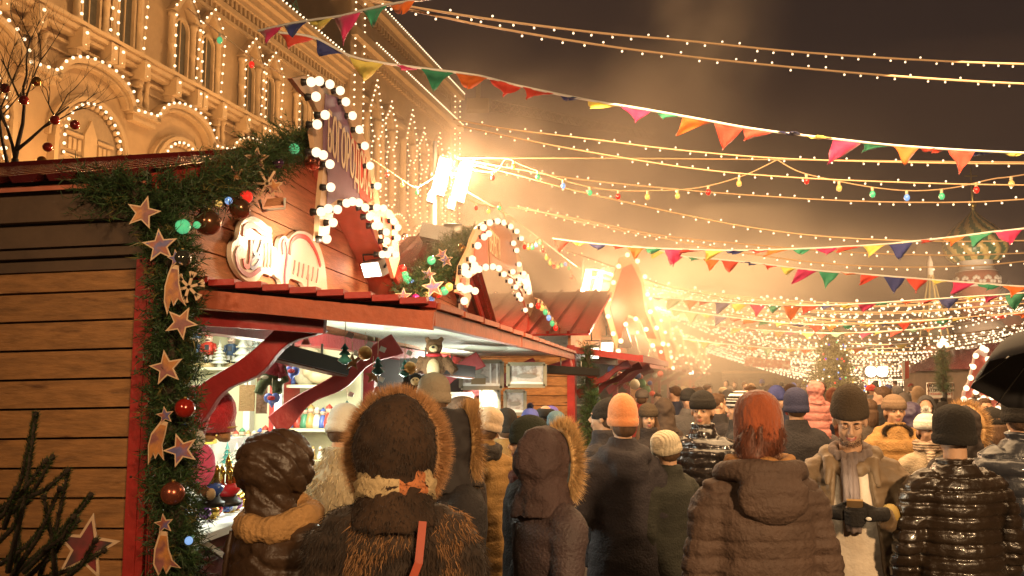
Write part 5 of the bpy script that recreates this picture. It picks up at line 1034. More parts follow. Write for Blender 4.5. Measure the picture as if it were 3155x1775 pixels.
# ================================================================ TREES
def fir(base, h, r, label, n=420, lights=40):
    t = thing('christmas_tree', label, 'christmas tree', base); m = MB(); m.tube([base, base + UP * h], [h * .02, .01], 8); m.build('trunk', MATS['bark'], t); g_ = MB()
    for i in range(n):
        f = random.random() ** .8; z = h * (.1 + .9 * f); rr = r * (1 - f) ** .8 * random.uniform(.45, 1.12) + .05; th = random.uniform(0, 6.28); d = V((math.cos(th), math.sin(th), random.uniform(-.25, .15))); p0 = base + UP * z
        for j in range(14):
            q = p0 + d * rr * (.2 + .8 * j / 14); g_.blade(q, (d * .5 + V((random.uniform(-1, 1), random.uniform(-1, 1), random.uniform(-.8, .8)))), h * .04 * random.uniform(.6, 1.3), h * .012)
    g_.build('crown', mat('lit_fir', (.15, .13, .035), .6, island=.5), t); light('tree_fill_light', 'POINT', base + V((-1.5, -2.5, h * .7)), 260, (1, .72, .38), .4)  # unseen point light added in front to brighten the tree
    cs_ = list(LEDC)
    for c in cs_ + ['w', 'w', 'w', 'w']:
        m = MB(); m.sphere((0, 0, 0), h * .0085, 6, 4); me_ = m.mesh('bulb', [BULB if c == 'w' else LEDC[c]]); fixn(me_)
        for i in range(lights // 9):
            f = random.random(); th = random.uniform(3.3, 6.1); rr = r * (1 - f) ** .8 * 1.03; o = bpy.data.objects.new('bulb', me_); COL.objects.link(o); o.location = base + V((math.cos(th) * rr, math.sin(th) * rr, h * (.1 + .88 * f))); o.parent = t; o.matrix_parent_inverse = worldm(t).inverted()
    return t
b = P(834, 378, 27); fir(V((b.x, 27, 0)), P(834, 322, 27).z, 1.35, 'tall lit christmas tree in the middle of the far crowd', 900, 90)
t = thing('tree_star', 'orange topper on the tall christmas tree', 'tree topper', P(835, 320, 27)); m = MB(); m.lathe(P(835, 326, 27), [(.08, 0), (.12, .2), (.03, .3), (.001, .8)], 8); m.build('spire', FLAG['orange'], t)
# bare tree with baubles top left
bt = thing('bare_tree', 'dark leafless tree with small baubles behind the first roof', 'tree', PD(60, 430, 8.5).xy.to_3d()); m = MB(); tips = []
def limb(p, d, l, r, k):
    q = [p]; 
    for i in range(4): d = (d + V((random.uniform(-.2, .2), random.uniform(-.2, .2), random.uniform(-.05, .16)))).normalized(); q.append(q[-1] + d * l / 4)
    m.tube(q, [r, r * .85, r * .7, r * .6, r * .45], 5)
    if k > 0:
        for i in range(3 if k > 1 else 4): limb(q[random.choice((2, 3, 4))], (d + V((random.uniform(-1, 1), random.uniform(-.5, .5), random.uniform(-.3, .6)))).normalized(), l * .68, r * .48, k - 1)
    else: tips.append(q[-1])
b0 = PD(40, 430, 8.5); b0.z = 0; m.tube([b0, PD(38, 400, 8.5)], [.06, .035], 8); limb(PD(38, 400, 8.5), V((.2, 0, 1)).normalized(), .75, .026, 4); limb(PD(38, 400, 8.5), V((-.4, 0, 1)).normalized(), .6, .020, 4); limb(PD(40, 380, 8.5), V((.8, 0, .7)).normalized(), .7, .020, 4); limb(PD(20, 420, 8.5), V((-.2, 0, 1)).normalized(), .7, .02, 4)
m.build('trunk_and_branches', mat('dark_bark', (.02, .014, .01), .9), bt)
for i, (x, y) in enumerate(((12, 222), (60, 252), (92, 205), (138, 302), (188, 314), (120, 370), (105, 405))):
    p = PD(x, y, 8.4); t = thing('bauble', ['dark red', 'red', 'gold', 'red', 'dark red', 'red', 'gold'][i] + ' bauble on the bare tree, number %s from the left' % ['one', 'two', 'three', 'five', 'six', 'four', 'near the roof'][i], 'bauble', p, group='baubles on the bare tree'); m = MB(); m.sphere(p, .05, 10, 8); m.build('glass_ball', BG if i in (2, 6) else BR, t)
for i, (x, y) in enumerate(((70, 185), (160, 275), (75, 345), (110, 340), (155, 325), (150, 440), (180, 430))): pass
# fir branches bottom left foreground
fb = thing('fir_branches', 'dark fir branches poking up in the bottom left corner', 'fir tree', PD(60, 1440, 2.6)); m = MB(); bk = MB()
def sprig(a, b, nl=.024, dens=2600, sub=True, thick=.0085):
    bk.tube([a, a.lerp(b, .5) + V((.01, 0, -.01)), b], [thick, thick * .8, thick * .5], 6); L_ = (b - a).length; d = (b - a).normalized()
    for i in range(int(L_ * dens)):
        f = random.random(); p = a.lerp(b, f) + V((.01, 0, -.01)) * (1 - abs(2 * f - 1)); r_ = V((random.uniform(-1, 1), random.uniform(-1, 1), random.uniform(-1, 1))); r_ = (r_ - d * r_.dot(d)).normalized(); m.blade(p, (d * .9 + r_ * .8), nl * random.uniform(.6, 1.1), .0032)
    bk.sphere(b, thick * 1.1, 6, 5)
for (a, b) in (((20, 1440), (90, 1042)), ((10, 1330), (88, 1045)), ((60, 1440), (228, 1245)), ((30, 1290), (132, 1150)), ((50, 1260), (170, 1184)), ((100, 1449), (170, 1190)), ((-20, 1300), (115, 1160)), ((140, 1460), (110, 1250)), ((20, 1460), (225, 1250)), ((60, 1460), (195, 1310)), ((0, 1420), (120, 1310)), ((120, 1380), (185, 1300)), ((-20, 1380), (70, 1260)), ((90, 1460), (262, 1385)), ((30, 1449), (150, 1230)), ((-30, 1330), (40, 1230)), ((40, 1449), (40, 1280)), ((160, 1460), (240, 1360))):
    Y = random.uniform(2.4, 2.8); sprig(PD(*a, Y + .1), PD(*b, Y))
bk.tube([V((-1.3, 2.7, 0)), PD(20, 1460, 2.6)], [.03, .015], 8)
bk.build('branches', MATS['bark'], fb); m.build('needles', MATS['fir_needle'], fb)
t = thing('wooden_star', 'big red and black painted star leaning behind the fir branches', 'star', PD(215, 1370, 3.2)); MSTAR(PD(215, 1378, 3.2), .20 * .62, t, 'rim', RIM, -8, face=mat('star_red', (.22, .015, .015), .5, var=.3, vs=30, col2=(.03, .02, .02), c2s=5, c2t=.5), nrm=V((.1, -1, .1)))
# small fir behind garland column of stall 3
b = P(592, 440, 10.8); 
t = thing('potted_fir', 'small fir sapling below the red post of the third stall', 'fir tree', V((b.x, 10.8, 0))); m = MB(); m.tube([V((b.x, 10.8, 0)), V((b.x, 10.8, 1.75))], [.03, .01], 6); m.build('trunk', MATS['bark'], t); m = MB()
for i in range(500): z = random.uniform(.4, 1.75); th = random.uniform(0, 6.28); d = V((math.cos(th), math.sin(th), .5)); p = V((b.x, 10.8, z)); rr = .35 * (1.95 - z) / 1.2; [m.blade(p + d * rr * j / 6, d + V((random.uniform(-1, 1), random.uniform(-1, 1), random.uniform(-1, 1))), .07, .012) for j in range(6)]
m.build('crown', MATS['fir_needle'], t)
# ================================================================ RIGHT-HAND SIDE THINGS
# placard
a, b, c, d = P(927, 382.5, 23), P(953.5, 382.5, 23), P(953, 399, 23), P(927, 399, 23)
t = thing('placard', 'white placard on a pole above the crowd advertising a coin attraction', 'sign', V((a.x, 23, 0))); m = MB(); m.hexa([d, c, c + V((0, .03, 0)), d + V((0, .03, 0)), a, b, b + V((0, .03, 0)), a + V((0, .03, 0))]); m.build('board', MATS['white'], t)
m = MB(); [m.beam(p + V((0, -.01, 0)), q + V((0, -.01, 0)), .02, .02, up=V((0, 1, 0))) for p, q in ((a.lerp(c, .05), b.lerp(d, .05)), (b.lerp(d, .05), c.lerp(a, .05)), (c.lerp(a, .05), d.lerp(b, .05)), (d.lerp(b, .05), a.lerp(c, .05)))]; m.build('border', mat('brd', (.3, .15, .1), .6), t)
mm = mat('txt_dark', (.04, .03, .04), .6); cx = (a + b) / 2
put_text('МОНЕТНЫЙ', .125, cx + V((0, -.01, -.09)), V((1, 0, 0)), UP, mm, t, bold=.004); put_text('АТТРАКЦИОН', .105, cx + V((0, -.01, -.21)), V((1, 0, 0)), UP, mm, t, bold=.004); put_text('ЧЕКАНКА МОНЕТ', .07, cx + V((0, -.01, -.31)), V((1, 0, 0)), UP, MATS['txt_red'], t)
m = MB(); m.tube([cx + V((0, .04, -.2)), V((cx.x, 23.04, 0))], .025, 6); m.build('pole', MATS['metal_grey'], t)
# garlanded lamp post
b = P(943, 378, 22); garland([V((b.x, 22, 1.6)), V((b.x, 22, P(943, 349, 22).z))], .22, 420, 'g', 'fir-wrapped column right of the far tree', nlen=.1)
t = thing('globe_lamp', 'cluster of three glowing globes on the fir-wrapped column', 'lamp', P(943, 342, 22)); 
for dx, dy in ((0, 0), (-3, 4), (3, 4)): m = MB(); m.sphere(P(943 + dx, 341 + dy, 22), .08, 10, 8); m.build('globe', BULB, t)
m = MB(); m.tube([V((b.x, 22, 0)), P(943, 345, 22)], .06, 8); m.build('post', MATS['black_plastic'], t)
# right bulb sign
def rsign(pts, Y, label, rr=.05):
    q = [P(x, y, Y) for x, y in pts]; t = thing('bulb_sign', label, 'sign', q[0], group='bulb-edged signs on the right side'); m = MB(); m.prism(q, V((0, .04, 0))); m.build('board', mat('rs_pale', (.55, .42, .42), .5), t)
    cc = sum(q, V()) / len(q); m = MB(); m.prism([cc + (p - cc) * .8 - V((0, .006, 0)) for p in q], V((0, .004, 0))); m.build('painted_panel', mat('rs_red', (.45, .12, .1), .5, var=.3), t)
    bl_ = MB(); bl_.sphere((0, 0, 0), rr, 8, 6); bl_ = bl_.mesh('bulb', [BULB]); fixn(bl_)
    for p in resample(q + [q[0]], .2): o = bpy.data.objects.new('bulb', bl_); COL.objects.link(o); o.location = p - V((0, .05, 0)); o.parent = t; o.matrix_parent_inverse = worldm(t).inverted()
    return cc
rsign([(981, 348), (975, 352), (972, 366), (968, 382), (963, 392), (962, 402), (969, 402), (971, 393), (977, 391), (982, 398), (985, 405), (990, 402), (986, 392), (983, 382), (985, 366), (988, 352)], 15, 'bulb-edged sign standing left of the black umbrella', .05)
rsign([(968, 409), (975, 402), (985, 398), (995, 396), (1003, 400), (1000, 408), (985, 410)], 13, 'low bulb-edged arch sign under the umbrella', .045)
# red and white banner, pink long banner
t = thing('banner', 'small red and white hanging banner above the far crowd', 'banner', P(906, 370, 30)); m = MB(); m.prism([P(902, 362, 30), P(909, 361, 30), P(909, 378, 30), P(903, 380, 30)], V((0, .05, 0))); m.build('cloth', FLAG['red'], t); m = MB(); m.prism([P(902, 362, 29.95), P(905, 361.6, 29.95), P(905, 379, 29.95), P(903, 380, 29.95)], V((0, .03, 0))); m.build('white_stripe', MATS['white'], t)
t = thing('long_banner', 'long pink lettered banner above the far stalls', 'banner', P(770, 360, 38)); m = MB(); m.prism([P(746, 357, 38), P(790, 361, 38), P(790, 369, 38), P(744, 366, 38)], V((0, .05, 0))); m.build('cloth', mat('banner_pink', (.45, .14, .12), .7, var=.3, vs=9, col2=(.6, .5, .45), c2s=5, c2t=.56), t)
# umbrella
def umbrella():
    ax = Matrix.Rotation(R(-22), 3, 'X') @ Matrix.Rotation(R(8), 3, 'Y'); ap = P(1070, 374, 4.0) + ax @ V((0, 0, .22)); t = thing('umbrella', 'black umbrella held up at the right edge', 'umbrella', ap); m = MB(); K = 8; rings = []
    Rd = .42
    for i in range(9):
        f = i / 8; ring = []
        for k in range(48):
            a = 2 * math.pi * k / 48 + .2; sc = 1 - .09 * f * (abs(math.sin(a * K / 2 - .8))) ; r_ = Rd * math.sin(f * 1.25) / math.sin(1.25) * sc; ring.append(ap + ax @ V((r_ * math.cos(a), r_ * math.sin(a), -(1 - math.cos(f * 1.25)) * .36)))
        rings.append(ring)
    m.loft(rings, 0, True, caps=False); o = m.build('canopy', mat('umbrella_black', (.010, .009, .010), .7, var=.2, vs=4), t); o.modifiers.new('s', 'SOLIDIFY').thickness = .004
    m = MB()
    for k in range(8): a = 2 * math.pi * k / 8 + .2 + .2; m.tube([ap + ax @ V((.02, 0, -.02)), ap + ax @ V((Rd * .55 * math.cos(a), Rd * .55 * math.sin(a), -.12)), ap + ax @ V((Rd * .97 * math.cos(a), Rd * .97 * math.sin(a), -.26))], .003, 4)
    m.build('ribs', MATS['metal_grey'], t); m = MB(); m.tube([ap + ax @ V((0, 0, .05)), ap + ax @ V((0, 0, -.85))], .006, 6); m.build('shaft', MATS['metal_grey'], t); m = MB(); m.tube([ap + ax @ V((0, 0, -.72)), ap + ax @ V((0, 0, -.86))], .014, 8); m.build('handle', MATS['black_plastic'], t)
umbrella()
# grey awning far right & far stalls right side
for i, (x, Y) in enumerate(((955, 40), (985, 30), (1030, 24))):
    p = P(x, 378, Y); t = thing('kiosk', 'small red-roofed kiosk in the haze at the right, %s of three' % ['farthest', 'middle', 'nearest'][i], 'kiosk', V((p.x, Y, 0)), group='kiosks at the right'); m = MB(); m.box(V((p.x, Y + 1, 1.1)), (3, 2, 2.2)); m.build('wall', MATS['dark_board'], t); m = MB(); m.prism([V((p.x - 1.8, Y - .2, 2.2)), V((p.x, Y - .2, 3.0)), V((p.x + 1.8, Y - .2, 2.2))], V((0, 2.4, 0))); m.build('roof', MATS['red_metal'], t); m = MB(); m.box(V((p.x, Y - .03, 1.5)), (2.2, .04, .9)); m.build('opening', MATS['cream'], t)
    m = MB(); [m.sphere(q, .045, 6, 4) for q in resample([V((p.x - 1.8, Y - .3, 2.3)), V((p.x, Y - .3, 3.1)), V((p.x + 1.8, Y - .3, 2.3))], .25)]; m.build('light_chain', BULB, t)
# ================================================================ PEOPLE
# local frame of a person: feet at z 0, facing +y, crown of the head at z 1.78
SKIN2 = mat('skin_warm', (.56, .33, .20), .48, var=.1, vs=25, bump=.1, bs=150)
LIPM = mat('lips', (.42, .12, .10), .4); BROW = mat('hair_dark', (.025, .015, .01), .7, var=.3, vs=60); EYEW = mat('eye_white', (.42, .37, .32), .3); EYED = mat('iris_dark', (.03, .018, .012), .15)
HAIRB = mat('hair_brown', (.10, .05, .022), .6, var=.4, vs=30, stretch=(6, 6, .6), bump=.5, bs=60)
def HM(yaw, pit, roll=0, c=V((0, .0, 1.665))):
    return Matrix.Translation(c + V((0, .02, -.11))) @ Matrix.Rotation(R(yaw), 4, 'Z') @ Matrix.Rotation(R(-pit), 4, 'X') @ Matrix.Rotation(R(roll), 4, 'Y') @ Matrix.Translation(V((0, -.02, .11)))
def sph(m, M, c, r): m.sphere(M @ V(c), r, 14, 10, M=M.to_3x3())
def hand(m, w, d, s=1.0, side=1, curl=.5, thick=1.0):
    """w wrist point, d direction of the hand; palm plus five bent fingers"""
    d = d.normalized(); x = d.cross(V((0, 1, 0))).normalized() if abs(d.y) < .9 else V((1, 0, 0)); x = V((0, 1, 0)) - d * d.y if abs(d.y) < .9 else V((1, 0, 0)); x.normalize(); n = d.cross(x) * side
    m.sphere(w + d * .045 * s, (.02, .02, .02)); m.tube([w - d * .02, w + d * .035 * s, w + d * .085 * s], [.024 * s, .030 * s, .028 * s], 8)
    for i, (o, l) in enumerate(((-.03, .062), (-.011, .075), (.009, .072), (.028, .056))):
        p = w + d * .08 * s + x * o * s; q = p + (d - n * curl * .3).normalized() * l * .55 * s; e = q + (d - n * curl * 1.2).normalized() * l * .5 * s; m.tube([p - d * .02, p, q, e], [.0095 * thick] * 3 + [.0075 * thick], 6)
    p = w + d * .03 * s - x * .03 * s; m.tube([w + d * .02, p - x * .012, p - x * .02 + d * .035 * s - n * .015, p - x * .012 + d * .065 * s - n * .02], [.012, .012, .0105, .008], 6)
def bodymesh(HMx, arms, voxel, female=False, hands=True):
    m = MB(); M = HMx
    sph(m, M, (0, -.015, .03), (.075, .094, .088)); sph(m, M, (0, .022, -.03), (.060, .066, .085)); sph(m, M, (0, .052, -.092), (.030, .030, .026)); sph(m, M, (0, .01, -.06), (.057, .06, .05))
    for s in (-1, 1):
        sph(m, M, (s * .033, .048, -.034), (.024, .030, .028)); sph(m, M, (s * .030, .074, .026), (.028, .014, .011)); sph(m, M, (s * .078, -.005, -.012), (.011, .020, .031)); sph(m, M, (s * .0115, .098, -.036), (.009, .011, .009))
    m.tube([M @ V(p) for p in ((0, .080, .018), (0, .096, -.008), (0, .108, -.030))], [.009, .011, .0135], 8)
    sph(m, M, (0, .084, -.060), (.024, .012, .007)); sph(m, M, (0, .082, -.071), (.020, .012, .008))
    m.tube([M @ V((0, -.015, -.05)), V((0, -.01, 1.50)), V((0, -.01, 1.42))], [.056, .058, .075], 12)
    tor = [(0.86, .15, .10), (1.0, .14, .09), (1.15, .14, .095), (1.3, .16, .10), (1.40, .15, .09), (1.45, .09, .07)]
    m.loft([[V((a * math.cos(2 * math.pi * k / 16), b * math.sin(2 * math.pi * k / 16), z)) for k in range(16)] for z, a, b in tor])
    for s in (-1, 1):
        m.tube([V((s * .08, 0, .9)), V((s * .09, .01, .5)), V((s * .09, -.01, .09))], [.085, .055, .04], 10); m.tube([V((s * .09, -.05, .035)), V((s * .09, .13, .03))], [.035, .03], 8)
    for s, A in zip((-1, 1), arms):
        if not A: continue
        sh, el, wr, hd = [V(p) for p in A]; m.tube([V((s * .12, 0, 1.38)), sh, el, wr], [.06, .048, .038, .026], 10)
        if hands: hand(m, wr, hd - wr, 1, s)
    me = remesh(m, voxel, 2, .5)
    Mi = M.inverted()
    def fn(co, n):
        q = Mi @ co
        if q.y > .03 and abs(q.z) < .12:
            for s in (-1, 1):
                d2 = ((q.x - s * .030) / .017) ** 2 + ((q.z - .004) / .012) ** 2
                if d2 < 6: co = co - n * .010 * math.exp(-d2)
            dm = (q.x / .024) ** 2 + ((q.z + .0655) / .0035) ** 2
            if dm < 5: co = co - n * .004 * math.exp(-dm)
        return co
    displace(me, fn); return me
def facebits(t, body, M, closed=False, smile=0, brow=None, lips=LIPM, beard=False, female=False):
    for s in (-1, 1):
        m = MB(); sph(m, M, (s * .030, .0735 - (.0035 if closed else 0), .004), (.0125, .0115, .0115 if not closed else .0085)); e = m.build('eye', SKIN2 if closed else EYEW, body, True)
        m = MB()
        if closed: m.tube([M @ V((s * .030 + a, .0855 - abs(a) * .25, -.001 - .006 + a * a * 30)) for a in (-.013, -.006, 0, .006, .013)], .0018, 5); m.build('eyelash', BROW, e, True)
        else: sph(m, M, (s * .030, .0745, .0105), (.0138, .0118, .0072)); m.build('eyelid', SKIN2, e, True); m = MB(); sph(m, M, (s * .030, .0825, .002), (.0058, .0035, .0062)); m.build('iris', EYED, e, True); m = MB(); m.tube([M @ V((s * .030 + a, .0850 - abs(a) * .3, .0125 - a * a * 30)) for a in (-.014, -.007, 0, .007, .014)], .0022 if female else .0015, 5); m.build('eyelash', BROW, e, True)
        m = MB(); m.tube([M @ V((s * (.014 + a), .0915 - a * .35, .026 + .25 * a - 9 * a * a)) for a in (0, .01, .02, .03)], [.003, .0038, .0035, .0015], 6); m.build('eyebrow', brow or BROW, body, True)
    m = MB(); w = .023 + .006 * smile
    m.tube([M @ V((a * w, .0935 - abs(a) ** 2 * .014, -.061 + smile * .010 * a * a)) for a in (-1, -.6, -.25, 0, .25, .6, 1)], [.001, .003, .0042, .0035, .0042, .003, .001], 6)
    m.tube([M @ V((a * w * .9, .0925 - abs(a) ** 2 * .014, -.0705 + smile * .011 * a * a)) for a in (-1, -.6, 0, .6, 1)], [.001, .004, .005, .004, .001], 6); m.build('lips', lips, body, True)
    if smile > .5: m = MB(); m.tube([M @ V((a * w * .8, .0945 - abs(a) ** 2 * .014, -.0655 + smile * .010 * a * a)) for a in (-1, -.5, 0, .5, 1)], [.001, .0028, .0032, .0028, .001], 6); m.build('teeth', EYEW, body, True)
    if beard:
        g = MB()
        for i in range(1000):
            a = random.uniform(-1.35, 1.35); z = random.uniform(-.115, -.045); 
            if abs(a) < .33 and -.082 < z < -.052: continue
            if abs(a) < .5 and z > -.048: continue
            if z > -.080 + .03 * max(0, abs(a) - .6) and abs(a) > .40: continue
            rr = .072 + .02 * math.cos(a) * max(0, math.cos(a)) ; p = V((math.sin(a) * .058, .022 + math.cos(a) * .066 * (1 if z > -.09 else .95), z)); g.blade(M @ p, (M.to_3x3() @ V((math.sin(a) * .4, math.cos(a) * .3, -1))), .007, .0022)
        g.build('beard', mat('beard_brown', (.05, .028, .015), .7), body, True)
def coatmesh(arms, hem=.62, bulk=1.0, sh=.205, voxel=.014, puff=0, pitch=.075, wr=.006, seed=0, hem_w=.22, waist=.19, collar=.0, hood=False, open_=0, dep=1.0, neck=.085, flat=0, chev=0, diag=0, gather=.006):
    m = MB(); rows = [(hem, hem_w, .155), (hem + .12, hem_w - .004, .155), (1.0, waist + .008, .145), (1.10, waist, .14), (1.25, .200, .15), (1.36, .205, .145), (1.42, .165, .125), (1.47, .105, .10), (1.52, neck, .09)]
    rows = [r for r in rows if r[0] <= hem + .121 or r[0] > hem + .18]
    if open_: rows = rows[:-1]
    m.loft([[V((a * bulk * math.cos(2 * math.pi * k / 24), b * bulk * dep * math.sin(2 * math.pi * k / 24), z)) for k in range(24)] for z, a, b in rows])
    for s, A in zip((-1, 1), arms):
        if not A: continue
        shp, el, w, hd = [V(p) for p in A]; m.tube([V((s * .10, -.0, 1.41)), V((shp.x * .9, 0, shp.z - .0)), shp + (el - shp) * .12, el, el.lerp(w, .5), w], [.085 * bulk, .088 * bulk, .082 * bulk, .068 * bulk, .062 * bulk, .052 * bulk], 12)
    if collar: m.loft([[V((a * math.cos(2 * math.pi * k / 20), a * .95 * math.sin(2 * math.pi * k / 20) - .005, z)) for k in range(20)] for z, a in ((1.42, .12), (1.48, .105), (1.50 + collar, .092))])
    if hood:
        m.tube([V((x, y, z)) for x, y, z in ((-.13, .02, 1.49), (-.11, -.09, 1.47), (0, -.14, 1.44), (.11, -.09, 1.47), (.13, .02, 1.49))], [.05, .06, .065, .06, .05], 10); m.sphere((0, -.135, 1.38), (.12, .05, .10))
    me = remesh(m, voxel, 4, .6)
    off = V((seed * 7.3, seed * 3.1, 0))
    def fn(co, n):
        d = 0
        if puff:
            zz = co.z + .012 * noise.noise(V((co.x * 6, co.y * 6, seed))) + diag * abs(co.x) + chev * abs(math.sin(co.x * 9)); 
            f = abs(math.sin(math.pi * zz / pitch)); sm = math.exp(-(f / .30) ** 2); d += puff * (.14 * f - sm) * (.4 if abs(n.z) > .8 else 1) + gather * math.exp(-(f / .75) ** 2) * noise.noise(V((co.x * 34 + seed, co.y * 34, co.z * 9)))
        p = co + off; d += wr * (noise.noise(V((p.x * 5, p.y * 5, p.z * 9))) + .6 * noise.noise(V((p.x * 13, p.y * 13, p.z * 26))))
        d += wr * .8 * math.exp(-((abs(co.x) - .23) / .09) ** 2) * noise.noise(V((p.x * 9, p.y * 4, p.z * 38)))
        c2 = co + n * d
        if open_ and co.y > 0 and 0.3 < co.z < 1.5:
            w = open_ * (.55 + .75 * (1.45 - co.z)) ; f = max(0, min(1, (w - abs(co.x - .0)) / .02)); c2.y -= .055 * f
        return c2
    displace(me, fn); return me
def down(s, out=.05, fwd=.0, bend=.06, sh=.20): return ((s * sh, 0, 1.37), (s * (sh + out), fwd - .03, 1.09), (s * (sh + out - .01), fwd + bend, .84), (s * (sh + out - .01), fwd + bend + .02, .74))
def bent(s, hx=.06, hy=.30, hz=1.12, out=.08, sh=.20): return ((s * sh, 0, 1.37), (s * (sh + out), .02, 1.10), (s * hx + s * .07, hy - .05, hz), (s * hx, hy + .04, hz + .01))
POCK = lambda s: ((s * .20, 0, 1.37), (s * .27, -.04, 1.11), (s * .20, .12, .98), (s * .16, .16, .94))
def beanie(body_or_t, M, mt, tall=.0, tilt=0, r=1.0, fold=True, pom=None, ribs=60, slouch=0, low=-.01, name='knit_hat', stripes=None):
    m = MB(); rows = []; T = M @ Matrix.Rotation(R(tilt), 4, 'X'); n = 80
    pr = [(.080, low - .004), (.086, low + .004), (.0885, low + .022), (.0875, low + .043), (.083, low + .050), (.085, low + .064), (.081, .078 + tall * .3), (.073, .100 + tall * .5), (.060, .119 + tall * .75), (.043, .133 + tall * .9), (.024, .142 + tall), (.010, .146 + tall), (.002, .147 + tall)]
    if not fold: pr = [(.081, low), (.086, low + .02)] + [(.087, max(low + .035, .045))] + pr[6:]
    for rr, z in pr:
        rows.append([T @ V(((rr * r + .0032 * (k % 2) * (1 if rr > .02 else 0) + .004 * noise.noise(V((math.cos(2 * math.pi * k / n) * 2 + tall * 90, math.sin(2 * math.pi * k / n) * 2, z * 22)))) * math.cos(2 * math.pi * k / n), (rr * r * 1.17 + .0022 * (k % 2)) * math.sin(2 * math.pi * k / n) - .012 - slouch * max(0, z - .03), z)) for k in range(n)])
    mats = [mt]
    m.loft(rows, 0, True)
    if stripes:
        mats.append(stripes)
        for i in range(len(rows) - 1):
            for j in range(n): m.m[i * n + j] = i % 2
    o = m.build(name, mats, body_or_t, True)
    if pom:
        g = MB(); c = T @ V((0, -.012 - slouch * .15, .165 + tall))
        for i in range(500): d = V((random.gauss(0, 1), random.gauss(0, 1), random.gauss(0, 1))).normalized(); g.blade(c, d, .045, .007)
        g.build('pompom', pom, o, True)
    return o
def hoodshell(M, back=1.0, open_=True, voxel=.012, seed=0, puff=.0, r=(.118, .135, .150), wr=.006, peak=0, pitch=.06, base=(.112, .135, .165)):
    m = MB(); m.sphere(M @ V((0, -.03, .015)), r, 24, 16, M=M.to_3x3()); m.tube([M @ V((0, -.04, -.06)), V((0, -.03, 1.50)), V((0, -.02, 1.44))], list(base), 16)
    if peak: m.tube([M @ V((0, -.05, .08)), M @ V((0, -.10, .16)), M @ V((0, -.13, .17))], [.08, .05, .02], 10)
    me = remesh(m, voxel, 4, .6); Mi = M.inverted()
    def fn(co, n):
        q = Mi @ co; p = co + V((seed * 5, 0, 0)); d = wr * (noise.noise(p * 9) + .7 * noise.noise(p * 22)) * 1.3
        if puff: f = abs(math.sin(math.pi * (q.z * .8 + q.y * .6 + .012 * noise.noise(p * 7)) / pitch)); d += puff * (.35 * f - math.exp(-(f / .3) ** 2)) + .006 * math.exp(-(f / .75) ** 2) * noise.noise(V((q.x * 40, q.y * 12, q.z * 12 + seed)))
        c2 = co + n * d
        if open_:
            e = (q.x / .078) ** 2 + ((q.z + .01) / .105) ** 2
            if q.y > -.02 and e < 1.3: f = min(1, (1.3 - e) * 4); c2 = c2.lerp(M @ V((q.x * 1.03, min(q.y, -.02), q.z)), f)
        return c2
    displace(me, fn); return me
def furring(M, mt, r=(.105, .13), y=.07, L=.06, n=2600, c=(0, .0, -.0), back=.4, w=.004, spread=.5, name='fur_trim', par=None, arc=(0, 360)):
    g = MB(); R3 = M.to_3x3()
    for i in range(n):
        a = R(random.uniform(*arc)); rd = V((math.cos(a), 0, math.sin(a))); p = M @ V((c[0] + r[0] * rd.x, y + random.uniform(-.02, .02), c[2] + r[1] * rd.z)); d = R3 @ (rd + V((0, random.uniform(-back, .5), 0)) + V((random.uniform(-1, 1), random.uniform(-1, 1), random.uniform(-1, 1))) * spread * .6); g.blade(p, d, L * random.uniform(.5, 1.1), w)
    k = MB(); k.tube([M @ V((c[0] + r[0] * math.cos(R(arc[0] + (arc[1] - arc[0]) * i / 30)), y, c[2] + r[1] * math.sin(R(arc[0] + (arc[1] - arc[0]) * i / 30)))) for i in range(31)], L * .28, 8); off = len(g.v); g.v += k.v; g.f += [[q + off for q in f] for f in k.f]; g.m += k.m; g.sm += k.sm
    return g.build(name, mt, par, True)
def furcoat(me, mt, par, n, L, w=.005, lay=V((0, 0, -1)), name='fur', zmin=0, mix=None):
    me.update(); ps = [p for p in me.polygons if p.center.z > zmin]; ar = [p.area for p in ps]; g = MB(); cs = random.choices(ps, weights=ar, k=n)
    for p in cs:
        c = p.center + V((random.uniform(-1, 1), random.uniform(-1, 1), random.uniform(-1, 1))) * .006; d = p.normal * .55 + lay * .8 + V((random.uniform(-1, 1), random.uniform(-1, 1), random.uniform(-1, 1))) * .35
        mi = 0
        if mix: mi = 1 if noise.noise(c * mix) > .12 else 0
        g.blade(c, d, L * random.uniform(.5, 1.1), w, mi)
    return g.build(name, mt, par, True)
def trousers(t, mt, shoes):
    m = MB()
    for s in (-1, 1): m.tube([V((s * .085, 0, .95)), V((s * .095, .01, .5)), V((s * .095, -.01, .08))], [.105, .078, .07], 12)
    m.loft([[V((a * math.cos(2 * math.pi * k / 16), b * math.sin(2 * math.pi * k / 16), z)) for k in range(16)] for z, a, b in ((.8, .17, .115), (.95, .172, .12), (1.03, .16, .11))])
    me = remesh(m, .018, 3); displace(me, lambda co, n: co + n * .006 * noise.noise(V((co.x * 8, co.y * 8, co.z * 14)))); setm(me, mt); link('trousers', me, t, True)
    for s in (-1, 1): m = MB(); m.sphere((s * .095, .04, .05), (.052, .145, .05), 12, 8); m.tube([V((s * .095, -.03, .04)), V((s * .095, -.02, .17))], [.058, .06], 10); m.build('boot', shoes, t, True)
JEAN = mat('jeans', (.05, .06, .13), .8, var=.25, vs=14, bump=.2, bs=60); DARKT = mat('dark_trousers', (.02, .02, .025), .8, var=.2); BOOT = mat('boot_leather', (.03, .02, .015), .5)
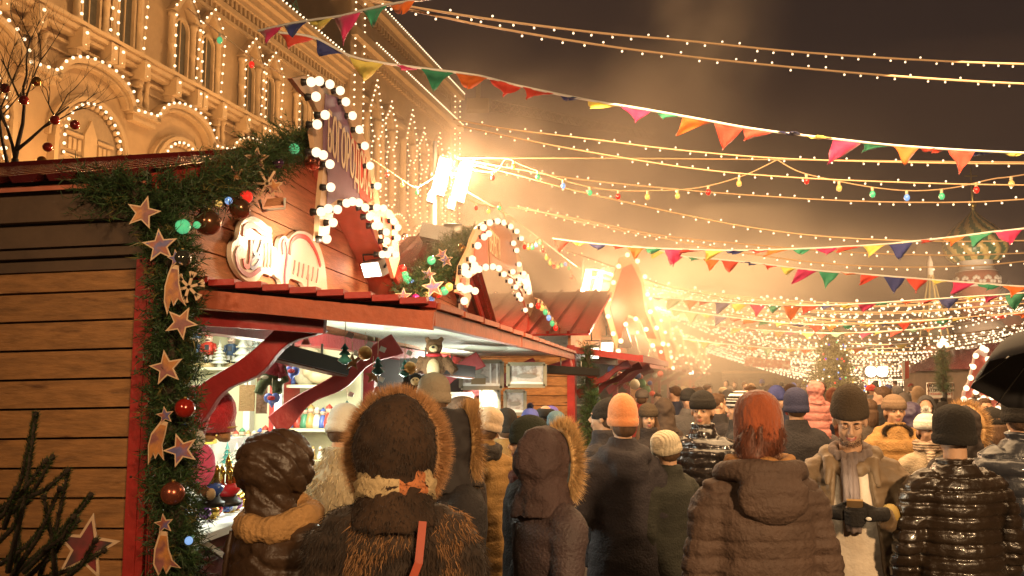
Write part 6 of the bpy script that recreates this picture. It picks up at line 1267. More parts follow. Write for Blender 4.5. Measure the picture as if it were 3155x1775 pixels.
def person(px, topy, Y, yaw, label, crown=1.78, group=None, z_extra=.03, scale=None):
    """root placed so that the crown (+hat) shows at topy"""
    p = P(px, topy, Y); s = scale or p.z / (crown + z_extra)
    t = thing('person', label, 'person', (p.x, Y, 0), R(yaw), group); t.scale = (s, s, s); return t
def add(t, name, me, mt): setm(me, mt); return link(name, me, t, True)
IDM = Matrix.Identity(4)
def fab(name, col, **k):
    d = dict(rough=.85, var=.22, vs=9, bump=.5, bs=70); d.update(k); return mat(name, col, **d)
def scarf(t, mt, z=1.50, r=.095, th=.045, name='scarf', tilt=0, M=None, ends=None):
    m = MB(); m.tube([V((r * 1.05 * math.cos(2 * math.pi * i / 28), r * math.sin(2 * math.pi * i / 28) - .005, z + tilt * math.sin(2 * math.pi * i / 28) + .008 * math.sin(i))) for i in range(29)], [th * (1 + .12 * math.sin(i * 1.9)) for i in range(29)], 10)
    m.tube([V((r * 1.1 * math.cos(2 * math.pi * i / 28), r * 1.05 * math.sin(2 * math.pi * i / 28) - .005, z - .035 + .012 * math.sin(i * 2))) for i in range(29)], [th * .8] * 29, 10)
    for e in ends or []: m.tube([V(p) for p in e], [.035] * len(e), 8)
    me = remesh(m, .010, 3); displace(me, lambda co, n: co + n * .005 * noise.noise(V((co.x * 20, co.y * 20, co.z * 60)))); return add(t, name, me, mt)

# --- 1 brown hooded quilted jacket, beige scarf (front left)
t = person(282, 436, 3.35, -35, 'person in shiny brown quilted jacket with hood up and beige scarf at the counter'); M = HM(-12, 8, -10)
arms = (bent(-1), bent(1)); body = add(t, 'body', bodymesh(M, arms, .014), SKIN2)
qb = mat('quilt_brown', (.062, .033, .017), .42, var=.25, vs=6, bump=.35, bs=30, coat=0)
add(t, 'jacket', coatmesh(arms, .60, 1.10, seed=1, voxel=.012, puff=.016, pitch=.115, wr=.010, chev=.07, gather=.014, collar=.0), qb)
hd = hoodshell(M, r=(.155, .165, .150), seed=1, wr=.008, puff=.013, pitch=.075, voxel=.010, base=(.105, .10, .10)); displace(hd, lambda co, n: co + n * (.006 * (.5 - abs(noise.noise(V((co.x * 9 + co.z * 6, co.y * 9, co.z * 30 + co.x * 12)))) * 2.2) + .0025 * noise.noise(co * 70))); add(t, 'hood', hd, qb)
scarf(t, fab('scarf_beige', (.46, .25, .09), wave=('X', 12, .3)), 1.485, .125, .052, tilt=.025, ends=[[(-.10, .05, 1.44), (-.19, .10, 1.34), (-.2, .13, 1.2)]])
trousers(t, JEAN, BOOT)
m = MB(); m.tube([V((-.12, -.14, 1.44)), V((-.20, -.12, 1.2)), V((-.24, -.0, 1.0)), V((-.26, .02, .8))], .008, 6); m.build('bag_strap', qb, t, True)
# --- 2 fur-hooded woman, centre
t = person(397, 389, 3.05, 4, 'person in brown-black fur coat with big fur-trimmed hood and red bag strap, seen from behind', z_extra=.10); M = HM(0, 4)
arms = (down(-1, .07, .02, .1), down(1, .07, .02, .1)); body = add(t, 'body', bodymesh(M, arms, .014), SKIN2)
fd = mat('fur_dark', (.030, .016, .008), .8, var=.5, vs=9, island=.5, sheen=.2); fl = mat('fur_tan', (.28, .14, .055), .75, island=.45); fg = mat('fur_ginger', (.50, .26, .11), .7, island=.35)
cm = coatmesh(arms, .50, 1.14, seed=2, voxel=.014, wr=.016, hem_w=.25, waist=.21); furcoat(cm, [fd, fl], t, 30000, .040, .0034, zmin=.55, mix=6); add(t, 'coat', cm, fd)
hm = hoodshell(M, r=(.142, .15, .185), seed=2, wr=.010, peak=0); furcoat(hm, [fd], t, 7000, .018, .003, name='hood_fur'); add(t, 'hood', hm, mat('hood_dark', (.045, .022, .010), .9, var=.5, vs=7, bump=.4, bs=30))
furring(M, fg, r=(.150, .185), y=.045, L=.060, n=9000, c=(0, 0, .0), back=.7, w=.0022, par=t, arc=(-50, 230))
m = MB()
sc = []
for j in range(13):
    z = 1.478 + .0105 * j; r_ = .138 - .0006 * (j - 6) ** 2 + .005 * math.sin(j * 1.9); sc.append([V((r_ * 1.02 * math.cos(2 * math.pi * k / 40), r_ * math.sin(2 * math.pi * k / 40) - .02, z + .018 * math.cos(2 * math.pi * k / 40 * 1) * 0 + .02 * math.sin(2 * math.pi * k / 40) * -1 + .003 * math.sin(k * 2 + j))) * (1 + .02 * noise.noise(V((math.cos(2 * math.pi * k / 40) * 2.5, math.sin(2 * math.pi * k / 40) * 2.5, j * .35)))) for k in range(40)])
m.loft(sc, 0, True)
for i, f in enumerate(m.f):
    if len(f) == 4: k = i % 40; m.m[i] = 0 if k < 31 else (1 if k < 36 else 0)
m.build('scarf', [fab('scarf_cream', (.52, .38, .20), vs=4), fab('scarf_mint', (.42, .36, .22)), fab('scarf_rust', (.50, .17, .06))][0:1] + [MATS['scarf_rust'], MATS['scarf_rust']], t, True)
m = MB(); ps = [V((.10, -.155, 1.45)), V((.09, -.205, 1.33)), V((.02, -.225, 1.15)), V((-.05, -.215, 1.0)), V((-.13, -.195, .88)), V((-.22, -.12, .78))]
for a, b in zip(ps[:-1], ps[1:]): m.beam(a, b + (b - a) * .03, .026, .008, up=V((0, 1, 0)))
m.build('bag_strap', mat('strap_red', (.42, .07, .03), .4, var=.1), t, True); m = MB(); m.box((-.27, -.05, .68), (.08, .26, .2)); o = m.build('bag', MATS['strap_red'], t, True); bv = o.modifiers.new('b', 'BEVEL'); bv.width = .02; bv.segments = 3
trousers(t, DARKT, BOOT)
# generic builder for the others
def simple(px, topy, Y, yaw, label, coat, hat=None, hy=0, hp=0, hr=0, arms=None, hem=.6, bulk=1.0, face=False, tall=.0, pom=None, hood=None, hooddown=False, fur=None, collar=.075, puff=0, pitch=.075, hair=None, skin=None, seed=None, tr=None, legs=DARKT, ze=.02, closed=False, smile=0, female=False, scale=None, fold=True, tilt=0, slouch=0, low=-.01, stripes=None, wr=.008, scarfm=None, hatr=1.0, voxel=.016, furargs=None, shortcut=False, bh=False, hoodr=(.118, .135, .150)):
    t = person(px, topy, Y, yaw, label, z_extra=ze, scale=scale); M = HM(hy, hp, hr); arms = arms or (down(-1), down(1)); sd = seed or random.randint(1, 99)
    body = add(t, 'body', bodymesh(M, arms, .0075 if face else .016, hands=not shortcut), skin or SKIN2)
    if face: facebits(t, body, M, closed, smile, female=female)
    add(t, 'coat', coatmesh(arms, hem, bulk, seed=sd, puff=puff, pitch=pitch, collar=collar, hood=hooddown, voxel=voxel, wr=wr, hem_w=.22 if hem > .55 else .25), coat)
    if hat: beanie(t, M, hat, tall, tilt, hatr, fold, pom, slouch=slouch, low=low, stripes=stripes)
    if hood: add(t, 'hood', hoodshell(M, seed=sd, wr=.013, open_=True, r=hoodr), hood)
    if fur: furring(M, fur, par=t, **(furargs or {}))
    if hair: hairs(t, M, hair)
    elif hat: m = MB(); sph(m, M, (0, -.042, -.030), (.078, .066, .062)); hm_ = remesh(m, .010, 1); displace(hm_, lambda co, n: co + n * .005 * noise.noise(V((co.x * 80, co.y * 80, co.z * 14)))); add(t, 'hair', hm_, HAIRB)
    if scarfm: scarf(t, scarfm)
    trousers(t, legs, BOOT); return t, M, body
def hairs(t, M, kind, mt=None):
    mt = mt or HAIRB; m = MB()
    if kind == 'short': sph(m, M, (0, -.026, .042), (.081, .094, .088)); sph(m, M, (0, .035, .088), (.055, .04, .03)); me = remesh(m, .010, 2); displace(me, lambda co, n: co + n * .006 * noise.noise(co * 55)); return add(t, 'hair', me, mt)
    if kind == 'long':
        sph(m, M, (0, -.03, .03), (.088, .098, .09)); m.tube([M @ V((0, -.06, -.02)), V((0, -.06, 1.53)), V((0, -.07, 1.46))], [.085, .08, .05], 12)
        for s in (-1, 1): m.tube([M @ V((s * .07, -.0, 0)), M @ V((s * .085, 0, -.08)), V((s * .10, .03, 1.45)), V((s * .11, .06, 1.34))], [.022, .026, .028, .012], 8)
    me = remesh(m, .010, 2); displace(me, lambda co, n: co + n * .007 * noise.noise(V((co.x * 70, co.y * 70, co.z * 8)))); return add(t, 'hair', me, mt)
white_knit = mat('knit_white', (.72, .68, .58), .9, bump=.4, bs=70, sheen=.3); grey_knit = mat('knit_grey', (.28, .22, .15), .95, bump=.5, bs=80); black_knit = mat('knit_black', (.014, .011, .008), .95, bump=.4, bs=80); green_knit = mat('knit_green', (.018, .022, .012), .95, bump=.4, bs=80); orange_knit = mat('knit_orange', (.72, .27, .10), .9, bump=.4, bs=60, sheen=.3); beige_knit = mat('knit_beige', (.55, .40, .26), .9, bump=.6, bs=50, sheen=.3); navy_knit = mat('knit_navy', (.030, .032, .075), .95, bump=.4, bs=80); brown_knit = mat('knit_brown', (.060, .040, .022), .95, bump=.5, bs=90); blue_knit = mat('knit_blue', (.10, .12, .42), .9, bump=.4, bs=60)
# --- 3 white knit hat, cream fur coat
t, M, b_ = simple(342, 406, 5.0, -20, 'person in bright white knitted hat and cream fur coat at the counter', mat('coat_cream', (.40, .32, .2), .9, var=.3, vs=20), white_knit, hp=18, tall=.015, hatr=1.16, bulk=1.1, arms=(bent(-1), bent(1)), ze=.03, low=-.03)
cm = [c for c in t.children if c.name.startswith('coat')][0].data; furcoat(cm, [mat('fur_cream', (.52, .42, .26), .85, island=.35)], t, 6000, .05, .007, zmin=.95)
# --- 4 tall grey knit hat
simple(434, 376, 5.4, 0, 'tall person in ribbed grey-brown knitted hat behind the fur hood', fab('coat_dk4', (.06, .045, .04)), grey_knit, hp=4, tall=.01, hatr=1.12, low=-.02, ze=.02, legs=JEAN)
# --- 5 dark hood with golden fur edge
t, M, b_ = simple(456, 407, 4.25, -70, 'person in black coat with hood up and long golden fur edge, turned to the right', fab('coat_black5', (.018, .014, .014)), hood=mat('hood_black5', (.022, .017, .016), .8, bump=.3, bs=20), fur=mat('fur_gold', (.52, .30, .12), .75, island=.35), furargs=dict(r=(.120, .16), y=.07, L=.085, n=7500, w=.0026, back=.2), ze=.07, bulk=1.04, hoodr=(.12, .15, .165))
# --- 6 beige beret, mustard jacket
t, M, b_ = simple(482, 407, 5.9, 20, 'person in slouchy beige knitted hat and mustard jacket', fab('jacket_mustard', (.24, .13, .035)), beige_knit, hr=14, tall=.0, hatr=1.25, slouch=.3, low=-.02, puff=.008, pitch=.1, scarfm=fab('scarf_black', (.02, .015, .012)), ze=.02)
# --- 7 woman profile left, dark green beanie
t, M, b_ = simple(529, 416, 4.7, 78, 'person in dark green knitted hat, face in profile looking left', fab('coat_black7', (.018, .014, .016)), green_knit, hy=14, hp=4, face=True, female=True, hatr=1.13, tall=.005, ze=.03, low=.0)
scarf(t, fab('scarf_red7', (.2, .05, .03), var=.5, vs=40), 1.47, .09, .035)
# --- 8 purple-brown hooded with blonde fur
t, M, b_ = simple(548, 424, 3.95, -62, 'person in purplish brown hooded coat with bright blonde fur edging the hood, walking right', fab('coat_plum', (.060, .038, .038), rough=.6), hood=mat('hood_plum', (.065, .036, .032), .8, var=.2, bump=.5, bs=60), fur=mat('fur_blonde', (.66, .42, .18), .7, island=.3), furargs=dict(r=(.112, .155), y=.085, L=.080, n=8000, w=.0026, back=.1), ze=.07, bulk=1.08, arms=(down(-1, .05, .05, .14), down(1, .05, -.02, .05)), hoodr=(.125, .15, .165))
# --- 9 orange beanie
t, M, b_ = simple(622, 395.5, 5.5, 12, 'person in bright orange knitted hat and long dark hooded coat', fab('coat_navybrown', (.028, .022, .026)), orange_knit, tall=.045, hatr=1.10, hooddown=True, low=-.015, ze=.06, hem=.45, arms=(bent(-1, .14, .2, 1.05), down(1)), bulk=1.06)
MATS['hair_brown']
# --- 10 pale knit hat, dark green coat
simple(668, 427.5, 5.6, 35, 'shorter person in striped pale knitted hat and dark green coat', fab('coat_darkgreen', (.022, .022, .014)), mat('knit_pale', (.55, .46, .32), .9, bump=.4, bs=50, wave=('X', 16, .5)), hr=-16, hatr=1.15, tall=-.01, collar=.05, ze=.02, scale=.90, low=-.02)
# --- 11 woman facing the camera, brown beanie
simple(648, 403, 8.0, 176, 'person in brown knitted hat facing the camera between the orange and the black hats', fab('coat_11', (.03, .022, .02)), brown_knit, hp=4, face=True, female=True, smile=.4, hatr=1.08, hair='long', low=.018, ze=.03)
# --- 12 man black beanie, glossy black jacket
glossb = mat('jacket_glossy', (.018, .014, .012), .2, bump=.4, bs=14, coat=.6)
simple(702, 391.5, 6.6, 155, 'person in black knitted hat and glossy black padded jacket facing left', glossb, black_knit, hy=-2, hp=2, face=True, hatr=1.1, puff=.014, pitch=.07, wr=.014, low=.02, ze=.03, bulk=1.1, tall=.01)
simple(738, 390.5, 7.4, 70, 'person in black and white striped knitted hat in profile looking left', fab('coat_13', (.02, .018, .018)), black_knit, hy=10, face=True, stripes=MATS['white'], hatr=1.1, low=.01, ze=.03)
simple(718, 394, 9.2, -70, 'dark-haired bareheaded young person in profile looking right', fab('coat_14', (.025, .02, .02)), face=True, hair='short', ze=.0, legs=JEAN)
# --- 15 big brown puffer jacket, rust hat
t = person(757, 389, 3.75, 3, 'person in brown puffer jacket with rust-coloured knitted hat and lowered hood, seen from behind', z_extra=.05); M = HM(-4, 2)
arms = (down(-1, .065, .03, .10), down(1, .065, .03, .10)); body = add(t, 'body', bodymesh(M, arms, .016), SKIN2); pj = mat('puffer_brown', (.085, .050, .034), .75, var=.18, vs=5, bump=.5, bs=60)
add(t, 'jacket', coatmesh(arms, .84, 1.12, seed=15, voxel=.010, puff=.008, pitch=.068, wr=.009, gather=.008, hem_w=.205, waist=.195, collar=.0), pj)
m = MB(); m.tube([V((.16 * math.cos(a_), .13 * math.sin(a_) - .01, 1.49 + .018 * math.sin(a_) * -1)) for a_ in [R(i * 12) for i in range(31)]], [.042] * 31, 10); m.sphere((0, -.155, 1.40), (.15, .05, .11), 16, 10); m.sphere((0, -.12, 1.47), (.14, .07, .05))
me = remesh(m, .010, 4); displace(me, lambda co, n: co + n * .010 * noise.noise(V((co.x * 7, co.y * 7, co.z * 24)))); add(t, 'hood', me, pj)
scarf(t, fab('collar_ochre', (.36, .17, .05)), 1.525, .115, .030, name='collar_lining')
rk = mat('knit_rust', (.30, .070, .022), .95, var=.35, vs=10, bump=.6, bs=50, sheen=.4, stretch=(1, 1, .4)); beanie(t, M, rk, .012, -8, 1.14, False, low=-.07, slouch=.10)
m = MB(); sph(m, M, (0, -.045, -.03), (.096, .09, .10)); m.tube([M @ V((-.03, -.05, -.05)), V((-.05, -.08, 1.53))], [.08, .055], 10); me = remesh(m, .01, 2); displace(me, lambda co, n: co + n * .010 * noise.noise(V((co.x * 40, co.y * 40, co.z * 9)))); hr_ = mat('hair_red', (.11, .032, .014), .55, var=.4, vs=40, stretch=(5, 5, .5), island=.4); furcoat(me, hr_, t, 3500, .028, .0016, name='hair_strands'); add(t, 'hair', me, hr_)
tp_ = mat('trousers_ochre', (.30, .15, .055), .75, var=.15, bump=.2); trousers(t, tp_, BOOT)
m = MB(); m.lathe((0, 0, 0), [(.20, .80), (.205, .86)], 30); m.v = [(x, y * .72, z) for x, y, z in m.v]; m.build('waistband', tp_, t, True); m = MB(); m.sphere((-.115, -.128, .835), .008); m.build('button', MATS['metal_grey'], t, True)
# --- 16 navy beanie back view
simple(795, 389.5, 7.2, 0, 'person in navy knitted hat and black coat seen from behind, left of the phone holder', fab('coat_16', (.016, .013, .014)), navy_knit, hatr=1.12, tall=.01, low=-.045, ze=.02, bulk=1.12, collar=.06)
# --- 17 child in pink on shoulders
t, M, b_ = simple(812, 398, 8.2, 0, 'hooded person in grey carrying the pink child', fab('coat_17', (.10, .08, .08)), hood=mat('hood_grey', (.13, .11, .11), .8, bump=.3), ze=.03)
c = person(815, 382, 8.0, 0, 'small child in pink hooded snowsuit riding on an adult', z_extra=.03, scale=.52); pkm = mat('snowsuit_pink', (.50, .20, .17), .7, var=.15, bump=.3, bs=20); pz = P(815, 382, 8).z; c.location.z = pz - .52 * 1.81
M = HM(0, 0); add(c, 'body', bodymesh(M, (bent(-1), bent(1)), .02, hands=False), SKIN2); add(c, 'snowsuit', coatmesh((bent(-1), bent(1)), .8, 1.15, puff=.02, pitch=.14, seed=5, wr=.01, voxel=.018), pkm); add(c, 'hood', hoodshell(M, r=(.15, .16, .16), seed=8, wr=.014), pkm); trousers(c, pkm, BOOT)
# --- 18 phone holder
t = person(848, 387.5, 4.75, 160, 'smiling bearded person in open olive jacket and brown knitted hat looking down at a phone', z_extra=.055); M = HM(2, 25, 0)
armsP = (((-.20, 0, 1.37), (-.33, .03, 1.12), (-.14, .25, 1.19), (-.05, .30, 1.20)), ((.20, 0, 1.37), (.27, .04, 1.12), (.13, .24, 1.21), (.05, .30, 1.22)))
body = add(t, 'body', bodymesh(M, armsP, .006, hands=False), SKIN2); facebits(t, body, M, True, .9, beard=True)
ol = mat('jacket_olive', (.165, .105, .052), .6, var=.14, vs=6, bump=.25, bs=28, sheen=.1)
add(t, 'jacket', coatmesh(armsP, .80, 1.08, seed=18, voxel=.009, wr=.011, hem_w=.225, waist=.205, open_=.15, puff=.003, pitch=.11), ol)
m = MB(); m.tube([V((.125 * math.cos(a_) , .105 * math.sin(a_), 1.475 + .03 * math.cos(a_ * 2) * .5 - .05 * max(0, math.sin(a_)))) for a_ in [R(i * 12) for i in range(31)]], [.040 + .005 * math.sin(i * 2.3) for i in range(31)], 10)
for s in (-1, 1): m.tube([V((s * .11, .08, 1.47)), V((s * .115, .125, 1.40)), V((s * .125, .14, 1.33))], [.034, .026, .014], 8)
me = remesh(m, .009, 3); displace(me, lambda co, n: co + n * .009 * noise.noise(co * 16)); add(t, 'jacket_collar', me, ol)
sw = mat('sweater_white', (.62, .52, .40), .85, var=.1, vs=12, bump=.35, bs=40)
m = MB(); m.loft([[V((a * math.cos(2 * math.pi * k / 24), b * math.sin(2 * math.pi * k / 24) + .012, z)) for k in range(24)] for z, a, b in ((.855, .185, .128), (1.0, .165, .122), (1.2, .165, .125), (1.38, .14, .110), (1.48, .07, .08))]); me = remesh(m, .012, 2); displace(me, lambda co, n: co + n * .008 * noise.noise(V((co.x * 9, co.y * 9, co.z * 7)))); add(t, 'sweater', me, sw)
sg_ = fab('scarf_grey', (.13, .095, .085), wave=('X', 30, .6), wr=0) if False else mat('scarf_grey', (.15, .11, .095), .9, var=.25, vs=14, bump=.4, bs=60, stretch=(5, 1, .6))
m = MB(); m.tube([V((.092 * math.cos(a_), .082 * math.sin(a_) + .008, 1.495 - .028 * math.sin(a_))) for a_ in [R(i * 12) for i in range(31)]], [.034 + .006 * math.sin(i * 1.7) for i in range(31)], 10); m.tube([V((.02, .11, 1.46)), V((.02, .145, 1.38)), V((.005, .150, 1.25)), V((0, .152, 1.10))], [.04, .045, .045, .04], 10)
for v in range(len(m.v)): pass
me = remesh(m, .008, 3); displace(me, lambda co, n: co + n * .006 * math.sin(co.x * 190) * (1 if co.y > .1 else .3)); add(t, 'scarf', me, sg_)
beanie(t, M, brown_knit, .045, 13, 1.10, False, low=.020)
trousers(t, JEAN, BOOT)
# gloved hands closed round a phone
gl = mat('glove_black', (.014, .012, .011), .9, bump=.5, bs=70); pc_ = V((-.01, .345, 1.19))
for s in (-1, 1):
    m = MB(); w = V((s * .115, .27, 1.215)); pal_ = V((s * .045, .325, 1.215)); m.tube([w + V((s * .04, -.04, -.005)), w, w.lerp(pal_, .5), pal_], [.038, .034, .036, .033], 10)
    if s < 0:
        for i in range(4): z = 1.185 + .020 * i; b0 = pal_ + V((.0, .018, z - 1.215)); m.tube([b0, b0 + V((.035, .030, 0)), b0 + V((.066, .020, .0)), b0 + V((.078, -.002, .002))], [.0115, .011, .0105, .0085], 7)
    else:
        for i in range(4): z = 1.178 + .019 * i; b0 = pal_ + V((-.0, .022, z - 1.215)); m.tube([b0, b0 + V((-.028, .034, -.004)), b0 + V((-.060, .034, -.006)), b0 + V((-.082, .018, -.004))], [.0115, .011, .0105, .0085], 7)
    m.tube([w + V((-s * .02, .015, .02)), pal_ + V((s * .012, .0, .042)), pal_ + V((-s * .012, .012, .060)), pal_ + V((-s * .034, .022, .058))], [.016, .0145, .012, .0095], 8)
    add(t, 'glove', remesh(m, .0055, 2), gl)
m = MB(); m.sphere((-.06, .372, 1.205), (.014, .004, .009)); m.build('glove_badge', MATS['white'], t, True)
m = MB(); m.tube([V((-.175, .235, 1.215)), V((-.160, .248, 1.215))], [.050, .049], 14); m.build('cuff_lining', mat('cuff', (.40, .26, .06), .7), t, True)
light('face_fill_light', 'POINT', t.matrix_basis @ V((0, .30, 1.34)), 1.3, (1, .78, .5), .04); ph = thing('phone', 'phone in a tan case held in black gloves by the smiling person', 'phone', t.matrix_basis @ V((0, .35, 1.2))); mm_ = t.matrix_basis; m = MB(); m.box((0, 0, 0), (.074, .010, .10), Matrix.Rotation(R(-52), 3, 'X')); m.v = [tuple(mm_ @ (V(v) + V((.0, 0.338, 1.262)))) for v in m.v]; m.build('case', mat('phone_case', (.45, .28, .12), .4), ph)  # point light added near the phone to warm the face
m = MB(); m.box((0, 0, 0), (.066, .002, .09), Matrix.Rotation(R(-52), 3, 'X')); m.v = [tuple(mm_ @ (V(v) + V((.0, .338 - .0035, 1.262 + .0055)))) for v in m.v]; m.build('screen', lamp('screen_glow', (.7, .62, .5), .35), ph)
# --- 19 mustard coat
t, M, b_ = simple(894, 394, 7.3, 168, 'person in mustard padded coat with dark fur collar and grey-brown knitted hat', fab('coat_mustard', (.38, .20, .055), rough=.7), mat('knit_taupe', (.20, .13, .08), .95, bump=.4, bs=70), hy=6, face=True, female=True, hatr=1.1, hooddown=True, puff=.008, pitch=.12, low=.018, ze=.03, bulk=1.12, pom=None)
furring(HM(0, 0), mat('fur_brown', (.05, .03, .018), .8, island=.4), r=(.10, .05), y=.07, L=.032, n=5000, w=.002, c=(0, 0, -.17), par=t)
# --- 20 black leather puffer
t = person(951, 404, 4.45, 2, 'person in glossy black leather puffer jacket and black knitted hat, seen from behind', z_extra=.03); M = HM(2, 0)
arms = (down(-1, .075, .02, .09), down(1, .075, .02, .09)); body = add(t, 'body', bodymesh(M, arms, .014), SKIN2); lj = mat('leather_black', (.026, .016, .009), .33, var=.2, vs=8, bump=.35, bs=30, coat=.25)
add(t, 'jacket', coatmesh(arms, .80, 1.10, seed=20, voxel=.009, puff=.016, pitch=.066, wr=.009, gather=.009, hem_w=.205, waist=.195, collar=.035), lj)
beanie(t, M, black_knit, .0, 0, 1.12, True, low=-.055); hairs(t, M @ Matrix.Translation(V((0, 0, -.03))), 'short'); trousers(t, DARKT, BOOT)
for x in (-.09, .03, .11): m = MB(); m.sphere((x, -.135, .80), .007); m.build('stud', MATS['old_gold'], t, True)
# --- 21 white pompom hat and scarf over the mouth
t, M, b_ = simple(927, 411, 6.6, 172, 'person in white pompom hat with striped scarf drawn over the mouth', fab('coat_21', (.42, .33, .22)), white_knit, hy=8, face=True, female=True, hatr=1.1, pom=MATS['white'], low=.015, ze=.07, scale=.93)
scarf(t, mat('scarf_stripe', (.5, .38, .27), .9, wave=('Z', 14, .5), bump=.3, col2=(.2, .12, .08), c2s=12, c2t=.55), 1.555, .088, .032, ends=[[(.02, .1, 1.5), (.03, .17, 1.35), (.03, .18, 1.2)]])
# --- 22 right-edge dark down jacket
simple(1018, 391, 5.2, -8, 'person in dark blue-black down jacket at the right edge under the umbrella', mat('down_black', (.028, .030, .038), .35, bump=.4, bs=16, coat=.3), black_knit, puff=.020, pitch=.11, wr=.012, bulk=1.2, hatr=1.1, arms=(down(-1), bent(1, -.05, .25, 1.35)), ze=.03, low=-.03)
# --- others in the middle distance
simple(463, 396, 6.6, -10, 'person in dark brown fur hat with the framed pictures above', fab('coat_23', (.04, .03, .03)), mat('furhat', (.10, .055, .03), .9, var=.4, vs=20, bump=.8, bs=60), hatr=1.35, tall=-.03, ze=.0, fold=False)
simple(603, 399, 6.4, 60, 'person in dark knitted cap in profile left of the orange hat', fab('coat_24', (.03, .025, .028)), black_knit, hy=10, face=True, slouch=.35, tall=.0, ze=.02, arms=(bent(-1), bent(1)))
simple(530, 409, 8.2, 10, 'person in deep blue knitted hat below the small fir picture', fab('coat_25', (.05, .03, .02)), blue_knit, hatr=1.05, ze=.02, pom=navy_knit)
simple(545, 407.5, 8.8, 20, 'person in flat dark cap beside the blue hats', fab('coat_26', (.03, .03, .035)), black_knit, tall=-.05, hatr=1.2, fold=False, ze=-.02)
simple(551, 406.5, 9.6, -10, 'person in violet-blue knitted hat near the orange plank wall', fab('coat_27', (.04, .05, .07)), mat('knit_violet', (.18, .14, .55), .9, bump=.4), hatr=1.15, ze=.02)
simple(556, 411.5, 8.4, 10, 'person in teal grey knitted hat below the violet hat', fab('coat_28', (.03, .04, .045)), mat('knit_teal', (.10, .17, .20), .9, bump=.4), hatr=1.15, ze=.02)
simple(663, 398, 9.5, 20, 'person with brown hood up behind the face between the hats', fab('coat_29', (.06, .04, .03)), hood=mat('hood_brown29', (.07, .045, .03), .85, bump=.3), ze=.04)
simple(506, 409, 6.4, 15, 'person in yellow-brown jacket with black scarf behind the green hat', MATS['jacket_mustard'], black_knit, ze=.02, low=-.04)
simple(868, 399, 9.5, 0, 'dark-haired person in brown coat between the phone holder and the mustard coat', fab('coat_31', (.07, .05, .035)), hair='long', ze=.0)
simple(911, 403, 8.6, -25, 'person in purple hooded coat right of the mustard coat', fab('coat_32', (.05, .035, .07), rough=.5), hood=mat('hood_purple', (.055, .04, .085), .5, bump=.3), ze=.03)
simple(963, 403, 6.0, -35, 'person with large sandy fur hood beside the black leather jacket', fab('coat_33', (.03, .022, .018)), hood=mat('hood_33', (.03, .02, .016), .8), fur=MATS['fur_gold'], furargs=dict(r=(.12, .155), y=.07, L=.075, n=2600, back=.3), ze=.07)
simple(943, 402, 11, 5, 'person in round dark knitted hat in front of the placard', fab('coat_34', (.03, .028, .03)), black_knit, hatr=1.15, ze=.02, pom=black_knit)
simple(985, 399, 10, 178, 'dark-haired bareheaded person facing the camera near the right edge', fab('coat_35', (.03, .03, .035)), face=True, hair='short', ze=.0)
simple(991, 408, 7.4, 10, 'person in dark fuzzy hat below the bareheaded face', fab('coat_36', (.035, .025, .02)), black_knit, hatr=1.12, ze=.02, hair='long')
# --- far crowd from a few prototypes
protos = []
for i in range(6):
    arms = (down(-1), down(1)) if i % 2 else (POCK(-1), bent(1)); M = HM([0, 20, -25, 5, 40, -10][i], 4)
    protos.append((bodymesh(M, arms, .024, hands=False), coatmesh(arms, .55, 1.02 + .05 * (i % 3), seed=30 + i, voxel=.024, wr=.012, collar=.08, puff=.01 * (i % 2), pitch=.1), M, i))
hatms = []
for i in range(4):
    q = MB(); tt = beanie(None, IDM, black_knit, [0, .03, .01, -.01][i], 0, 1.12, i % 2 == 0, low=0, ribs=20); hatms.append(tt.data); bpy.data.objects.remove(tt)
hairme = None; tt = hairs(None, IDM, 'short'); hairme = tt.data; bpy.data.objects.remove(tt)
m = MB(); m.sphere((0, -.042, -.030), (.078, .066, .062), 12, 8); napeme = m.mesh('hair', [HAIRB]); fixn(napeme)
hoodme = hoodshell(HM(0, 0), voxel=.022, seed=3)
tm_ = MB()
for s in (-1, 1): tm_.tube([V((s * .085, 0, .95)), V((s * .095, .01, .5)), V((s * .095, -.01, .03))], [.10, .075, .06], 10)
trme = tm_.mesh('trousers', [DARKT]); fixn(trme)
ccols = [('black', (.02, .018, .018)), ('brown', (.08, .045, .028)), ('dark blue', (.025, .03, .06)), ('grey', (.10, .09, .085)), ('rust', (.2, .06, .03)), ('olive', (.07, .06, .03)), ('red', (.32, .04, .03)), ('beige', (.3, .2, .12))]
hcols = [('black', (.02, .018, .016)), ('grey', (.16, .13, .11)), ('red', (.4, .04, .03)), ('cream', (.5, .4, .27)), ('brown', (.08, .045, .025)), ('blue', (.05, .06, .2))]
def omat(o, m):
    o.material_slots[0].link = 'OBJECT'; o.material_slots[0].material = m
random.seed(21); used_ = set(); N_c = 0
slots = [(x + random.uniform(-4, 4), Y) for Y, xs in ((10.5, (690, 775, 880, 925, 1012)), (12.5, (640, 672, 712, 750, 815, 862, 905, 940, 975)), (15.5, (655, 685, 700, 730, 765, 790, 830, 852, 888, 918, 950, 998)), (19.5, (690, 708, 726, 748, 772, 800, 822, 850, 872, 896, 922, 946, 968, 990, 1015)), (26, (712, 726, 742, 758, 776, 792, 810, 834, 856, 872, 890, 908, 928, 944, 962, 980, 1000)), (34, (722, 735, 750, 765, 780, 795, 812, 828, 845, 860, 878, 894, 910, 928, 946, 964, 984, 1004))) for x in xs]
ordn = ['nearest', 'second', 'third', 'fourth', 'fifth', 'farthest']
slots = [q for q in slots if not (928 < q[0] < 953 and q[1] < 22)]
